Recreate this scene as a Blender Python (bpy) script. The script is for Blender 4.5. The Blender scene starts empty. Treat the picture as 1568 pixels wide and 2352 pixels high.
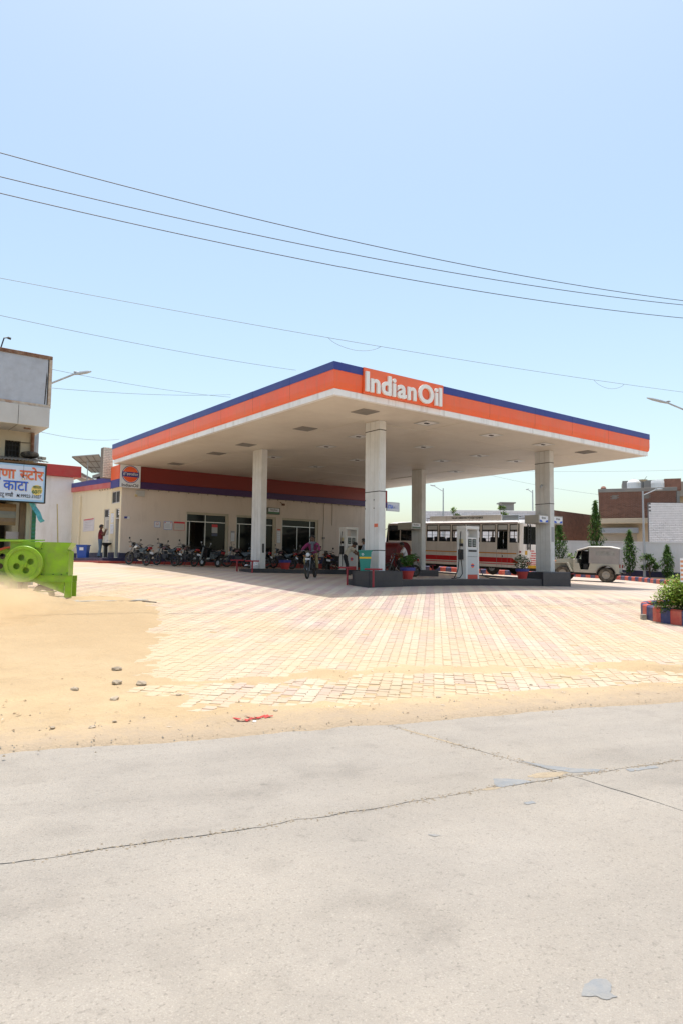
import bpy, bmesh, math, random
from mathutils import Vector, Matrix
random.seed(7)
PI = math.pi
scene = bpy.context.scene
COL = scene.collection
# ---------------------------------------------------------------- camera, sky, sun, exposure
CAMP = Vector((-12.20, -16.443, 0.405))
RGT = Vector((0.79447898, -0.60718929, 0.01114986))
UPV = Vector((-0.05588591, -0.0548174, 0.9969312))
FWD = Vector((0.60471474, 0.792664, 0.0774846))
cd = bpy.data.cameras.new('camera')
cam = bpy.data.objects.new('camera', cd)
COL.objects.link(cam)
cd.sensor_fit = 'HORIZONTAL'
cd.sensor_width = 24.0
cd.lens = 24.0 * 1600 / 1568
cd.clip_end = 3000
cd.clip_start = 0.05
mw = Matrix.Identity(4)
for i in range(3):
    mw[i][0] = RGT[i]; mw[i][1] = UPV[i]; mw[i][2] = -FWD[i]; mw[i][3] = CAMP[i]
cam.matrix_world = mw
scene.camera = cam
SUN_DIR = Vector((0.062, 0.082, 1.0)).normalized()      # towards the sun: high noon, slightly beyond the canopy
world = bpy.data.worlds.new('World')
scene.world = world
world.use_nodes = True
wn = world.node_tree
bg = wn.nodes['Background']
sky = wn.nodes.new('ShaderNodeTexSky')
sky.sky_type = 'NISHITA'
sky.sun_disc = False
sky.sun_elevation = math.asin(SUN_DIR.z)
sky.sun_rotation = math.atan2(SUN_DIR.x, SUN_DIR.y)
sky.altitude = 200
sky.air_density = 1.2
sky.dust_density = 3.1
sky.ozone_density = 0.3
tint = wn.nodes.new('ShaderNodeMix'); tint.data_type = 'RGBA'; tint.blend_type = 'MULTIPLY'
tint.inputs[0].default_value = 1; tint.inputs[7].default_value = (1.06, 1.075, 0.99, 1)      # white balance of the whole sky
wn.links.new(sky.outputs[0], tint.inputs[6]); wn.links.new(tint.outputs[2], bg.inputs['Color'])
bg.inputs['Strength'].default_value = 0.15
sl = bpy.data.lights.new('sun', 'SUN')
sl.energy = 2.85
sl.angle = math.radians(0.53)
sl.color = (1.0, 0.95, 0.87)
so = bpy.data.objects.new('sun', sl)
COL.objects.link(so)
so.rotation_euler = SUN_DIR.to_track_quat('Z', 'Y').to_euler()
vs = scene.view_settings
scene.display_settings.display_device = 'sRGB'
vs.view_transform = 'Standard'
vs.look = 'None'
vs.gamma = 1.0
vs.use_curve_mapping = False
vs.exposure = 0.57
try:
    scene.cycles.max_bounces = 8
    scene.cycles.diffuse_bounces = 4
    scene.cycles.volume_bounces = 4
except Exception:
    pass

# ---------------------------------------------------------------- terrain heights (metres; x along the front fascia, y towards the office)
def clamp(x, a, b): return a if x < a else b if x > b else x
def road_dist(u, v): return .27 * (u + 10.8) + .963 * (v + 9.95)
def ground_z(u, v):
    d = road_dist(u, v)
    R = -1.195 + .0585 * max(d, 0)
    S = -.28 + .036 * min(v, 19.2) - .015 * clamp(u - 3.5, -3, 12)
    k = .08
    h = clamp(.5 + .5 * (S - R) / k, 0, 1)
    return S * (1 - h) + R * h - k * h * (1 - h)
def cam_off(right, fwd):
    "horizontal offset: metres to the right of / away from the road viewpoint"
    return Vector((.7945 * right + .6066 * fwd, -.6072 * right + .7951 * fwd, 0))
FACE = -.6525          # z-rotation of things that stand square to the road viewpoint

# ---------------------------------------------------------------- materials
MATS = {}
def mat(name, rgb, rough=.6, var=.12, vs_=2.5, bump=0., bs=60., metal=0., dirt=None, dirt_amt=.0, dirt_s=1.2, emit=0, spec=.5, coat=0., rnd=0., trans=0., world_pos=False):
    if name in MATS: return MATS[name]
    m = bpy.data.materials.new(name)
    m.use_nodes = True
    nt = m.node_tree; N = nt.nodes; L = nt.links
    b = N['Principled BSDF']
    b.inputs['Roughness'].default_value = rough
    b.inputs['Metallic'].default_value = metal
    b.inputs['Specular IOR Level'].default_value = spec
    if coat: b.inputs['Coat Weight'].default_value = coat
    if trans: b.inputs['Transmission Weight'].default_value = trans
    if world_pos:
        tc = N.new('ShaderNodeNewGeometry'); P = tc.outputs['Position']
    else:
        tc = N.new('ShaderNodeTexCoord'); P = tc.outputs['Object']
    base = N.new('ShaderNodeRGB'); base.outputs[0].default_value = (*rgb, 1)
    cur = base.outputs[0]
    def mult(sock, fac):
        mx = N.new('ShaderNodeMix'); mx.data_type = 'RGBA'; mx.blend_type = 'MULTIPLY'
        mx.inputs[0].default_value = 1
        L.new(sock, mx.inputs[6]); L.new(fac, mx.inputs[7])
        return mx.outputs[2]
    if var:
        n = N.new('ShaderNodeTexNoise'); n.inputs['Scale'].default_value = vs_; n.inputs['Detail'].default_value = 6
        n.inputs['Roughness'].default_value = .65
        L.new(P, n.inputs['Vector'])
        r = N.new('ShaderNodeMapRange'); r.inputs[1].default_value = .3; r.inputs[2].default_value = .7
        r.inputs[3].default_value = 1 - var; r.inputs[4].default_value = 1 + var * .6
        L.new(n.outputs[0], r.inputs[0])
        cur = mult(cur, r.outputs[0])
    if rnd:
        oi = N.new('ShaderNodeObjectInfo')
        r = N.new('ShaderNodeMapRange'); r.inputs[3].default_value = 1 - rnd; r.inputs[4].default_value = 1 + rnd
        L.new(oi.outputs['Random'], r.inputs[0])
        cur = mult(cur, r.outputs[0])
    if dirt:
        n = N.new('ShaderNodeTexNoise'); n.inputs['Scale'].default_value = dirt_s; n.inputs['Detail'].default_value = 8
        n.inputs['Roughness'].default_value = .7
        L.new(P, n.inputs['Vector'])
        r = N.new('ShaderNodeMapRange'); r.inputs[1].default_value = .42; r.inputs[2].default_value = .72
        r.inputs[3].default_value = 0; r.inputs[4].default_value = dirt_amt
        L.new(n.outputs[0], r.inputs[0])
        mx = N.new('ShaderNodeMix'); mx.data_type = 'RGBA'
        L.new(r.outputs[0], mx.inputs[0]); L.new(cur, mx.inputs[6]); mx.inputs[7].default_value = (*dirt, 1)
        cur = mx.outputs[2]
    L.new(cur, b.inputs['Base Color'])
    if emit:
        L.new(cur, b.inputs['Emission Color']); b.inputs['Emission Strength'].default_value = emit
    if bump:
        n = N.new('ShaderNodeTexNoise'); n.inputs['Scale'].default_value = bs; n.inputs['Detail'].default_value = 4
        L.new(P, n.inputs['Vector'])
        bp = N.new('ShaderNodeBump'); bp.inputs['Strength'].default_value = bump; bp.inputs['Distance'].default_value = .02
        L.new(n.outputs[0], bp.inputs['Height']); L.new(bp.outputs[0], b.inputs['Normal'])
    MATS[name] = m
    return m
DUST = (.50, .40, .27)
white_paint = mat('white paint', (.72, .71, .69), .55, .06, 1.5, .05, 30, dirt=(.45, .40, .33), dirt_amt=.25)
soffit_m = mat('soffit sheet', (.70, .64, .55), .5, .05, .8, dirt=(.42, .35, .28), dirt_amt=.25, dirt_s=.5)
orange_m = mat('orange acrylic', (.90, .115, .026), .35, .08, .7, dirt=(.7, .28, .14), dirt_amt=.35, dirt_s=.4)
navy_m = mat('navy acrylic', (.020, .034, .24), .4, .1, .8, dirt=(.1, .11, .25), dirt_amt=.35, dirt_s=.5)
red_m = mat('red paint', (.46, .035, .03), .5, .12, 1.0, dirt=(.4, .12, .08), dirt_amt=.4)
rail_red = mat('rail red paint', (.30, .018, .03), .45, .15, 4)
maroon_m = mat('maroon paint', (.16, .012, .016), .35, .1, 2)
trim_white = mat('white trim', (.86, .85, .84), .4, .04, 1, dirt=(.5, .45, .38), dirt_amt=.2)
column_m = mat('column cladding', (.62, .63, .63), .42, .05, .9, dirt=(.33, .31, .28), dirt_amt=.45, dirt_s=.7)
seam_m = mat('dark seam', (.03, .028, .026), .8, 0)
wall_pink = mat('buff wall paint', (.68, .585, .50), .75, .06, .6, .06, 40, dirt=(.45, .36, .29), dirt_amt=.35, dirt_s=.6)
wall_cream = mat('cream wall paint', (.78, .69, .50), .75, .06, .6, .06, 40, dirt=(.6, .5, .35), dirt_amt=.3, dirt_s=.6)
wall_white = mat('limewash white', (.82, .81, .81), .8, .05, .5, .08, 30, dirt=(.52, .48, .43), dirt_amt=.4, dirt_s=.5)
wall_old = mat('old cream plaster', (.52, .47, .36), .85, .12, .9, .15, 25, dirt=(.33, .29, .23), dirt_amt=.5, dirt_s=.9)
skirt_navy = mat('navy skirting paint', (.018, .022, .075), .5, .15, 2, dirt=(.1, .09, .09), dirt_amt=.3)
kerb_red = mat('kerb red paint', (.50, .075, .055), .6, .16, 5, .1, 40, dirt=DUST, dirt_amt=.35, dirt_s=3)
kerb_navy = mat('kerb navy paint', (.035, .045, .14), .6, .16, 5, .1, 40, dirt=DUST, dirt_amt=.3, dirt_s=3)
step_red = mat('step red paint', (.34, .035, .03), .6, .15, 2, dirt=(.35, .2, .13), dirt_amt=.4)
granite_m = mat('dark granite', (.016, .018, .03), .35, .3, 30, dirt=(.1, .09, .08), dirt_amt=.25)
concrete_m = mat('concrete', (.36, .34, .30), .85, .15, 2, .2, 30, dirt=DUST, dirt_amt=.4)
cement_m = mat('cement render', (.27, .255, .235), .9, .2, 1.2, .2, 20, dirt=(.2, .17, .14), dirt_amt=.5)
glass_m = mat('dark glass', (.008, .010, .010), .05, 0, spec=.22)
alu_m = mat('aluminium', (.62, .62, .60), .4, .05, 3, metal=.6)
dark_metal = mat('dark metal', (.03, .03, .032), .45, .1, 6, metal=.5)
black_m = mat('black plastic', (.012, .012, .013), .5, .1, 8)
grey_steel = mat('galvanised steel', (.40, .42, .44), .45, .12, 4, metal=.4)
chrome_m = mat('chrome', (.75, .76, .78), .12, 0, metal=1)
tyre_m = mat('tyre rubber', (.02, .02, .02), .85, .2, 10, .3, 60, dirt=(.2, .16, .11), dirt_amt=.45, dirt_s=5)
dusty_tyre = mat('dusty tyre rubber', (.05, .045, .04), .9, .2, 8, .3, 60, dirt=(.3, .24, .17), dirt_amt=.7, dirt_s=5)
rust_m = mat('rusted steel', (.16, .07, .04), .85, .35, 5, .3, 50, dirt=(.42, .33, .24), dirt_amt=.7, dirt_s=4)
rust_white = mat('flaking white steel', (.52, .47, .40), .75, .2, 4, .2, 40, dirt=(.27, .10, .03), dirt_amt=.95, dirt_s=2.4)
flex_m = mat('weathered blank flex', (.42, .46, .53), .55, .1, 1.6, dirt=(.22, .22, .25), dirt_amt=.5, dirt_s=1.8)
board_white = mat('sign white', (.72, .74, .78), .4, .03, 2)
board_blue = mat('sign pale blue', (.32, .52, .78), .4, .05, 2)
ink_blue = mat('ink blue', (.02, .10, .55), .45, .03)
ink_orange = mat('ink orange', (.62, .13, .06), .45, .03)
ink_black = mat('ink black', (.012, .012, .02), .5, 0)
ink_tan = mat('ink tan', (.55, .43, .22), .5, 0)
ink_green = mat('ink dark green', (.03, .11, .05), .5, 0)
ink_grey = mat('ink grey', (.33, .33, .35), .6, .1)
ink_red = mat('ink red', (.6, .04, .05), .5, 0)
ink_yellow = mat('ink yellow', (.72, .55, .16), .5, 0)
letter_white = mat('letter white', (.82, .81, .78), .3, .02)
lime_m = mat('lime green enamel', (.25, .47, .006), .42, .14, 2.5, .08, 30, dirt=(.20, .20, .06), dirt_amt=.6, dirt_s=3.2)
teal_m = mat('teal plastic', (.005, .21, .17), .4, .05, 2)
blue_plastic = mat('blue plastic', (.012, .08, .40), .4, .06, 2)
yellow_m = mat('yellow paint', (.68, .42, .02), .45, .05, 2)
pot_red = mat('pot red', (.42, .04, .035), .5, .08, 4)
skin_m = mat('brown skin', (.17, .085, .05), .55, .05, 5)
hair_m = mat('black hair', (.012, .01, .009), .6, .2, 30)
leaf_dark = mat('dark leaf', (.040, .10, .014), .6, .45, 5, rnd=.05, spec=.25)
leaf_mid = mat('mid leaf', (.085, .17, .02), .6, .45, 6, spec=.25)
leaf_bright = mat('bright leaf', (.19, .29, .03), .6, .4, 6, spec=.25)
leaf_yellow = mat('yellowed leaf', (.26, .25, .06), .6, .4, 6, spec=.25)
bark_m = mat('bark', (.13, .09, .06), .9, .25, 12, .3, 40)
dry_m = mat('dry stalk', (.22, .17, .07), .8, .3, 9)
soil_m = mat('soil', (.16, .11, .07), .95, .2, 6, .3, 40)
bus_white = mat('bus white', (.86, .80, .76), .35, .05, .8, coat=.3, dirt=(.5, .43, .36), dirt_amt=.3, dirt_s=.7)
bus_red = mat('bus red', (.60, .018, .022), .35, .04, 1, coat=.3)
bus_orange = mat('bus orange', (.72, .30, .05), .4, .03, 1)
olive_white = mat('jeep cream paint', (.42, .415, .36), .45, .07, 2, dirt=(.4, .33, .24), dirt_amt=.4, dirt_s=2)
canvas_m = mat('grey canvas', (.30, .285, .28), .9, .08, 3, .3, 120, dirt=(.42, .39, .35), dirt_amt=.3, dirt_s=2)
brick_red = mat('red brick', (.25, .125, .088), .9, .25, 3, .2, 40, rnd=.2)
brick_pale = mat('limewashed brick', (.74, .73, .74), .9, .1, 3, .25, 40, rnd=.07)
mortar_m = mat('mortar', (.22, .19, .165), .95, .2, 5, .2, 40)
mortar_dark = mat('dark mortar', (.16, .15, .15), .95, .2, 5)
tank_m = mat('water tank plastic', (.72, .73, .74), .45, .05, 2, dirt=(.5, .48, .45), dirt_amt=.3)
stone_m = mat('stone', (.42, .34, .25), .95, .25, 4, .5, 25, rnd=.15)
grey_stone = mat('grey rubble', (.36, .33, .28), .95, .3, 8, .5, 40, rnd=.2)
wood_m = mat('weathered wood', (.17, .11, .07), .85, .3, 3, .3, 30)
bamboo_m = mat('bamboo', (.46, .36, .18), .7, .15, 5)
shirt_maroon = mat('maroon cloth', (.15, .012, .02), .85, .12, 10)
shirt_magenta = mat('magenta cloth', (.22, .025, .10), .85, .12, 10)
shirt_white = mat('white cloth', (.62, .62, .65), .85, .06, 10)
shirt_blue = mat('pale blue cloth', (.36, .42, .50), .85, .08, 10)
shirt_cream = mat('cream cloth', (.52, .47, .38), .85, .08, 10)
jeans_m = mat('blue denim', (.085, .14, .22), .85, .2, 8)
khaki_m = mat('khaki cloth', (.24, .20, .10), .85, .12, 8)
dark_cloth = mat('dark cloth', (.018, .018, .022), .9, .15, 8)
grey_cloth = mat('grey scarf cloth', (.12, .13, .16), .9, .3, 14)
shoe_m = mat('dark shoe leather', (.03, .02, .015), .6, .1)

def streaks(m, rgb, amt, sx=5., sz=.35, lo=.52, hi=.78):
    "rain streaks and hanging grime: noise drawn out along the vertical"
    nt = m.node_tree; N = nt.nodes; L = nt.links; b = N['Principled BSDF']
    lk = b.inputs['Base Color'].links; src = lk[0].from_socket
    tc = N.new('ShaderNodeTexCoord'); mp = N.new('ShaderNodeMapping'); mp.inputs['Scale'].default_value = (sx, sx, sz); L.new(tc.outputs['Object'], mp.inputs[0])
    n = N.new('ShaderNodeTexNoise'); n.inputs['Scale'].default_value = 1.; n.inputs['Detail'].default_value = 6; n.inputs['Roughness'].default_value = .7; L.new(mp.outputs[0], n.inputs['Vector'])
    r = N.new('ShaderNodeMapRange'); r.inputs[1].default_value = lo; r.inputs[2].default_value = hi; r.inputs[3].default_value = 0; r.inputs[4].default_value = amt; L.new(n.outputs[0], r.inputs[0])
    mx = N.new('ShaderNodeMix'); mx.data_type = 'RGBA'; L.new(r.outputs[0], mx.inputs[0]); L.new(src, mx.inputs[6]); mx.inputs[7].default_value = (*rgb, 1); L.new(mx.outputs[2], b.inputs['Base Color'])
streaks(trim_white, (.45, .40, .33), .7); streaks(orange_m, (.55, .16, .08), .6); streaks(wall_pink, (.40, .32, .26), .5, 2.5, .4); streaks(wall_cream, (.5, .42, .3), .45, 2.5, .4)
streaks(wall_white, (.50, .46, .40), .5, 1.6, .3); streaks(column_m, (.36, .33, .29), .6, 7, .5); streaks(bus_white, (.5, .42, .34), .4, 4, .8); streaks(soffit_m, (.48, .40, .31), .45, .35, 1)
streaks(lime_m, (.16, .12, .05), .55, 9, 2.5, .55, .8); streaks(wall_old, (.25, .21, .17), .6, 3, .4)
# ---------------------------------------------------------------- mesh helpers
class MB:
    def __init__(s): s.v = []; s.f = []; s.mi = []; s.cur = 0
    def use(s, i): s.cur = i; return s
    def add(s, vs, fs):
        o = len(s.v)
        s.v += [tuple(p) for p in vs]
        for f in fs:
            s.f.append([o + i for i in f]); s.mi.append(s.cur)
        return s
    def box(s, x0, x1, y0, y1, z0, z1):
        return s.add([(x0, y0, z0), (x1, y0, z0), (x1, y1, z0), (x0, y1, z0), (x0, y0, z1), (x1, y0, z1), (x1, y1, z1), (x0, y1, z1)],
                     [(3, 2, 1, 0), (4, 5, 6, 7), (0, 1, 5, 4), (1, 2, 6, 5), (2, 3, 7, 6), (3, 0, 4, 7)])
    def bbox(s, x0, x1, y0, y1, z0, z1, b):
        "box with bevelled vertical and top edges"
        lv = [(b, z0), (0, z0 + b), (0, z1 - b), (b, z1)]
        vs_ = []
        for (i, z) in lv:
            c = b
            X0, X1, Y0, Y1 = x0 + i, x1 - i, y0 + i, y1 - i
            vs_ += [(X0 + c, Y0, z), (X1 - c, Y0, z), (X1, Y0 + c, z), (X1, Y1 - c, z), (X1 - c, Y1, z), (X0 + c, Y1, z), (X0, Y1 - c, z), (X0, Y0 + c, z)]
        fs = [tuple(range(7, -1, -1)), tuple(range(24, 32))]
        for k in range(3):
            for i in range(8):
                j = (i + 1) % 8
                fs.append((k * 8 + i, k * 8 + j, k * 8 + 8 + j, k * 8 + 8 + i))
        return s.add(vs_, fs)
    def tube(s, pts, r, n=8, caps=True):
        pts = [Vector(p) for p in pts]
        rs = r if isinstance(r, (list, tuple)) else [r] * len(pts)
        o = len(s.v); ref = None
        for i, p in enumerate(pts):
            d = (pts[min(i + 1, len(pts) - 1)] - pts[max(i - 1, 0)])
            if d.length < 1e-9: d = Vector((0, 0, 1))
            d.normalize()
            if ref is None:
                ref = Vector((0, 0, 1)) if abs(d.z) < .9 else Vector((1, 0, 0))
            a = d.cross(ref)
            if a.length < 1e-4: a = d.cross(Vector((1, .3, 0)))
            a.normalize(); b = a.cross(d); ref = b if abs(d.dot(b)) < .9 else ref
            for k in range(n):
                t = 2 * PI * k / n
                s.v.append(tuple(p + (a * math.cos(t) + b * math.sin(t)) * rs[i]))
        for i in range(len(pts) - 1):
            for k in range(n):
                j = (k + 1) % n
                s.f.append([o + i * n + k, o + i * n + j, o + (i + 1) * n + j, o + (i + 1) * n + k]); s.mi.append(s.cur)
        if caps:
            s.f.append([o + k for k in range(n)][::-1]); s.mi.append(s.cur)
            s.f.append([o + (len(pts) - 1) * n + k for k in range(n)]); s.mi.append(s.cur)
        return s
    def lathe(s, prof, c=(0, 0, 0), axis='z', n=20, caps=True):
        "profile: (radius, height) pairs turned about an axis"
        o = len(s.v); c = Vector(c)
        for (r, h) in prof:
            for k in range(n):
                t = 2 * PI * k / n; a, b = r * math.cos(t), r * math.sin(t)
                p = {'z': (a, b, h), 'y': (a, h, b), 'x': (h, a, b)}[axis]
                s.v.append(tuple(c + Vector(p)))
        for i in range(len(prof) - 1):
            for k in range(n):
                j = (k + 1) % n
                s.f.append([o + i * n + k, o + i * n + j, o + (i + 1) * n + j, o + (i + 1) * n + k]); s.mi.append(s.cur)
        if caps:
            if prof[0][0] > 1e-6: s.f.append([o + k for k in range(n)][::-1]); s.mi.append(s.cur)
            if prof[-1][0] > 1e-6: s.f.append([o + (len(prof) - 1) * n + k for k in range(n)]); s.mi.append(s.cur)
        return s
    def prism(s, poly, a0, a1, plane='xz'):
        "polygon in a plane, extruded along the third axis"
        n = len(poly)
        def P(p, a): return {'xz': (p[0], a, p[1]), 'xy': (p[0], p[1], a), 'yz': (a, p[0], p[1])}[plane]
        return s.add([P(p, a0) for p in poly] + [P(p, a1) for p in poly],
                     [tuple(range(n - 1, -1, -1)), tuple(range(n, 2 * n))] + [(i, (i + 1) % n, n + (i + 1) % n, n + i) for i in range(n)])
    def ball(s, c, r, nu=12, nv=8, sq=(1, 1, 1)):
        prof = [(max(1e-4, r * math.sin(PI * i / nv)) * 1, -r * math.cos(PI * i / nv)) for i in range(nv + 1)]
        o = len(s.v); s.lathe(prof, (0, 0, 0), 'z', nu, False)
        for i in range(o, len(s.v)):
            p = s.v[i]; s.v[i] = (c[0] + p[0] * sq[0], c[1] + p[1] * sq[1], c[2] + p[2] * sq[2])
        return s
    def torus(s, c, R, r, axis='y', n=28, m=8, sq=1.0):
        o = len(s.v)
        for i in range(n):
            t = 2 * PI * i / n
            for k in range(m):
                q = 2 * PI * k / m; rr = R + r * math.cos(q); h = r * math.sin(q) * sq
                a, b = rr * math.cos(t), rr * math.sin(t)
                p = {'z': (a, b, h), 'y': (a, h, b), 'x': (h, a, b)}[axis]
                s.v.append((c[0] + p[0], c[1] + p[1], c[2] + p[2]))
        for i in range(n):
            for k in range(m):
                s.f.append([o + i * m + k, o + ((i + 1) % n) * m + k, o + ((i + 1) % n) * m + (k + 1) % m, o + i * m + (k + 1) % m]); s.mi.append(s.cur)
        return s
    def build(s, name, m, parent=None, smooth=False, fix=True):
        me = bpy.data.meshes.new(name)
        me.from_pydata(s.v, [], s.f)
        ms = m if isinstance(m, (list, tuple)) else [m]
        for x in ms: me.materials.append(x)
        if len(ms) > 1: me.polygons.foreach_set('material_index', s.mi)
        if fix:
            bm = bmesh.new(); bm.from_mesh(me)
            bmesh.ops.recalc_face_normals(bm, faces=bm.faces)
            bm.to_mesh(me); bm.free()
        if smooth:
            me.polygons.foreach_set('use_smooth', [True] * len(me.polygons))
            try: me.set_sharp_from_angle(angle=math.radians(38))
            except Exception: pass
        o = bpy.data.objects.new(name, me)
        COL.objects.link(o)
        if parent is not None: o.parent = parent
        return o
def tag(o, label, cat, group=None, kind=None):
    if label: o['label'] = label
    if cat: o['category'] = cat
    if group: o['group'] = group
    if kind: o['kind'] = kind
    return o
def thing(name, label, cat, loc=(0, 0, 0), rz=0, group=None, rot=None):
    o = bpy.data.objects.new(name, None); COL.objects.link(o)
    o.empty_display_size = .2
    o.location = loc; o.rotation_euler = rot if rot else (0, 0, rz)
    return tag(o, label, cat, group)
def struct(o):
    o['kind'] = 'structure'; return o
def kids(o): return [c for c in bpy.data.objects if c.parent == o]
def copy_tree(o, parent=None):
    c = o.copy(); COL.objects.link(c)
    if parent is not None: c.parent = parent
    for ch in o.children: copy_tree(ch, c)
    return c
def inst(src, name, parent, loc=None, rz=None, material=None):
    c = bpy.data.objects.new(name, src.data); COL.objects.link(c)
    if parent is not None: c.parent = parent
    if loc is not None: c.location = loc
    if rz is not None: c.rotation_euler = (0, 0, rz)
    return c
# ---- lettering
def glyph_mesh(body, bold=0., ext=.01, res=3):
    c = bpy.data.curves.new('lettering', 'FONT'); c.body = body; c.extrude = ext; c.offset = bold; c.resolution_u = res
    o = bpy.data.objects.new('lettering', c); COL.objects.link(o)
    dg = bpy.context.evaluated_depsgraph_get()
    me = bpy.data.meshes.new_from_object(o.evaluated_get(dg))
    bpy.data.objects.remove(o); bpy.data.curves.remove(c)
    return me
def word_geo(parts, bold=0., ext=.01, res=3):
    "parts: strings, or (string, fraction kept) for a half letter; returns vertices, faces"
    V = []; F = []; x = 0
    for p in parts:
        body, keep = (p, 1.) if isinstance(p, str) else p
        me = glyph_mesh(body, bold, ext, res)
        if keep < 1 and len(me.vertices):
            bm = bmesh.new(); bm.from_mesh(me)
            x0 = min(v.co.x for v in bm.verts); x1 = max(v.co.x for v in bm.verts)
            bmesh.ops.bisect_plane(bm, geom=bm.verts[:] + bm.edges[:] + bm.faces[:], plane_co=(x0 + (x1 - x0) * keep, 0, 0), plane_no=(1, 0, 0), clear_outer=True)
            bm.to_mesh(me); bm.free()
        if not len(me.vertices):
            x += .3; continue
        x0 = min(v.co.x for v in me.vertices); x1 = max(v.co.x for v in me.vertices)
        o = len(V)
        V += [(v.co.x - x0 + x, v.co.y, v.co.z) for v in me.vertices]
        F += [[o + i for i in f.vertices] for f in me.polygons]
        x += (x1 - x0) - .012
        bpy.data.meshes.remove(me)
    return V, F
def letters(name, parts, m, parent, org, right, up, w, h=None, bold=0., depth=.006, res=3, fit=None):
    "fit lettering into width w (and height h) with its lower-left corner at org"
    if isinstance(parts, str): parts = [parts]
    V, F = word_geo(parts, bold, .5, res)
    x0 = min(v[0] for v in V); x1 = max(v[0] for v in V); y0 = min(v[1] for v in V); y1 = max(v[1] for v in V)
    sx = w / (x1 - x0); sy = sx if h is None else h / (y1 - y0)
    R = Vector(right).normalized(); U = Vector(up).normalized(); Nn = R.cross(U); O = Vector(org)
    b = MB(); b.v = [tuple(O + R * ((v[0] - x0) * sx) + U * ((v[1] - y0) * sy) + Nn * (v[2] * depth + depth * .5)) for v in V]; b.f = F; b.mi = [0] * len(F)
    return b.build(name, m, parent, fix=False)
# ================================================================ GROUND
from mathutils import noise as mnoise
def nz(x, y, s=1., o=0.): return mnoise.noise(Vector((x * s + o, y * s - o * .7, o * 1.3)))
def fbm(x, y, s=1., o=0.): return nz(x, y, s, o) * .6 + nz(x, y, s * 2.1, o + 3) * .3 + nz(x, y, s * 4.7, o + 9) * .15
EDGE_N = Vector((.27, .963)).normalized(); EDGE_T = Vector((EDGE_N.y, -EDGE_N.x))
EDGE_O = Vector((-7.86, -10.79)) 
def from_edge(t, d):
    p = EDGE_O + EDGE_T * t + EDGE_N * d
    return p.x, p.y
def pave_left(v):
    pts = [(-9.6, -8.75), (-9.2, -8.72), (-7.4, -8.7), (-1.8, -6.0), (.66, -5.35), (1.2, -5.6), (2.2, -7.3), (40, -7.6)]
    if v <= pts[0][0]: return pts[0][1]
    for (a, x), (b, y) in zip(pts, pts[1:]):
        if a <= v <= b: return x + (y - x) * (v - a) / (b - a)
    return -7.6
def sand_cover(u, v):
    "height of blown sand over the grade: positive hides the paving"
    d = road_dist(u, v) + .25 * fbm(u, v, .5, 4)
    t = (u - EDGE_O.x) * EDGE_T.x + (v - EDGE_O.y) * EDGE_T.y
    edge = clamp((.95 - d) / .45, -1, 1)
    band_c = 1.95 + .35 * math.sin(t * .55 + 1.2) + .35 * nz(t, 0, .6, 2)
    band = .62 - abs(d - band_c) / .75
    left = (pave_left(v) + .15 - u) / .8 + .9 * fbm(u, v, .9, 8)
    s = max(edge, band, left, -.22 - .13 * (d - 2.6))
    s = clamp(s, -1, 1)
    h = .003 + .034 * s + .024 * fbm(u, v, 1.5, 5) + .008 * fbm(u, v, 6, 2)
    return max(h, .0088 + .0012 * fbm(u, v, 3, 1))
sand_mat = mat('sandy earth', (.465, .335, .19), .95, .22, 1.3, 1., 26, dirt=(.53, .40, .25), dirt_amt=.9, dirt_s=.45, world_pos=True)
def brown_patch(m, centre, rad, soft, rgb):
    "a darker trodden area with a soft ragged edge"
    nt = m.node_tree; N = nt.nodes; L = nt.links; b = N['Principled BSDF']; src = b.inputs['Base Color'].links[0].from_socket
    g = N.new('ShaderNodeNewGeometry')
    sb_ = N.new('ShaderNodeVectorMath'); sb_.operation = 'SUBTRACT'; sb_.inputs[1].default_value = (centre[0], centre[1], 0); L.new(g.outputs['Position'], sb_.inputs[0])
    ml = N.new('ShaderNodeVectorMath'); ml.operation = 'MULTIPLY'; ml.inputs[1].default_value = (1 / rad[0], 1 / rad[1], 0); L.new(sb_.outputs[0], ml.inputs[0])
    ln = N.new('ShaderNodeVectorMath'); ln.operation = 'LENGTH'; L.new(ml.outputs[0], ln.inputs[0])
    n = N.new('ShaderNodeTexNoise'); n.inputs['Scale'].default_value = 1.1; n.inputs['Detail'].default_value = 7; n.inputs['Roughness'].default_value = .7; L.new(g.outputs['Position'], n.inputs['Vector'])
    ad = N.new('ShaderNodeMath'); ad.operation = 'MULTIPLY_ADD'; ad.inputs[1].default_value = 1.7; L.new(n.outputs[0], ad.inputs[0]); L.new(ln.outputs['Value'], ad.inputs[2])
    r = N.new('ShaderNodeMapRange'); r.inputs[1].default_value = 1.85 + soft; r.inputs[2].default_value = 1.85 - soft; r.inputs[3].default_value = 0; r.inputs[4].default_value = .9; L.new(ad.outputs[0], r.inputs[0])
    mx = N.new('ShaderNodeMix'); mx.data_type = 'RGBA'; L.new(r.outputs[0], mx.inputs[0]); L.new(src, mx.inputs[6]); mx.inputs[7].default_value = (*rgb, 1); L.new(mx.outputs[2], b.inputs['Base Color'])
brown_patch(sand_mat, (-7.9, -3.0), (2.7, 4.6), .8, (.40, .285, .16))
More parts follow.
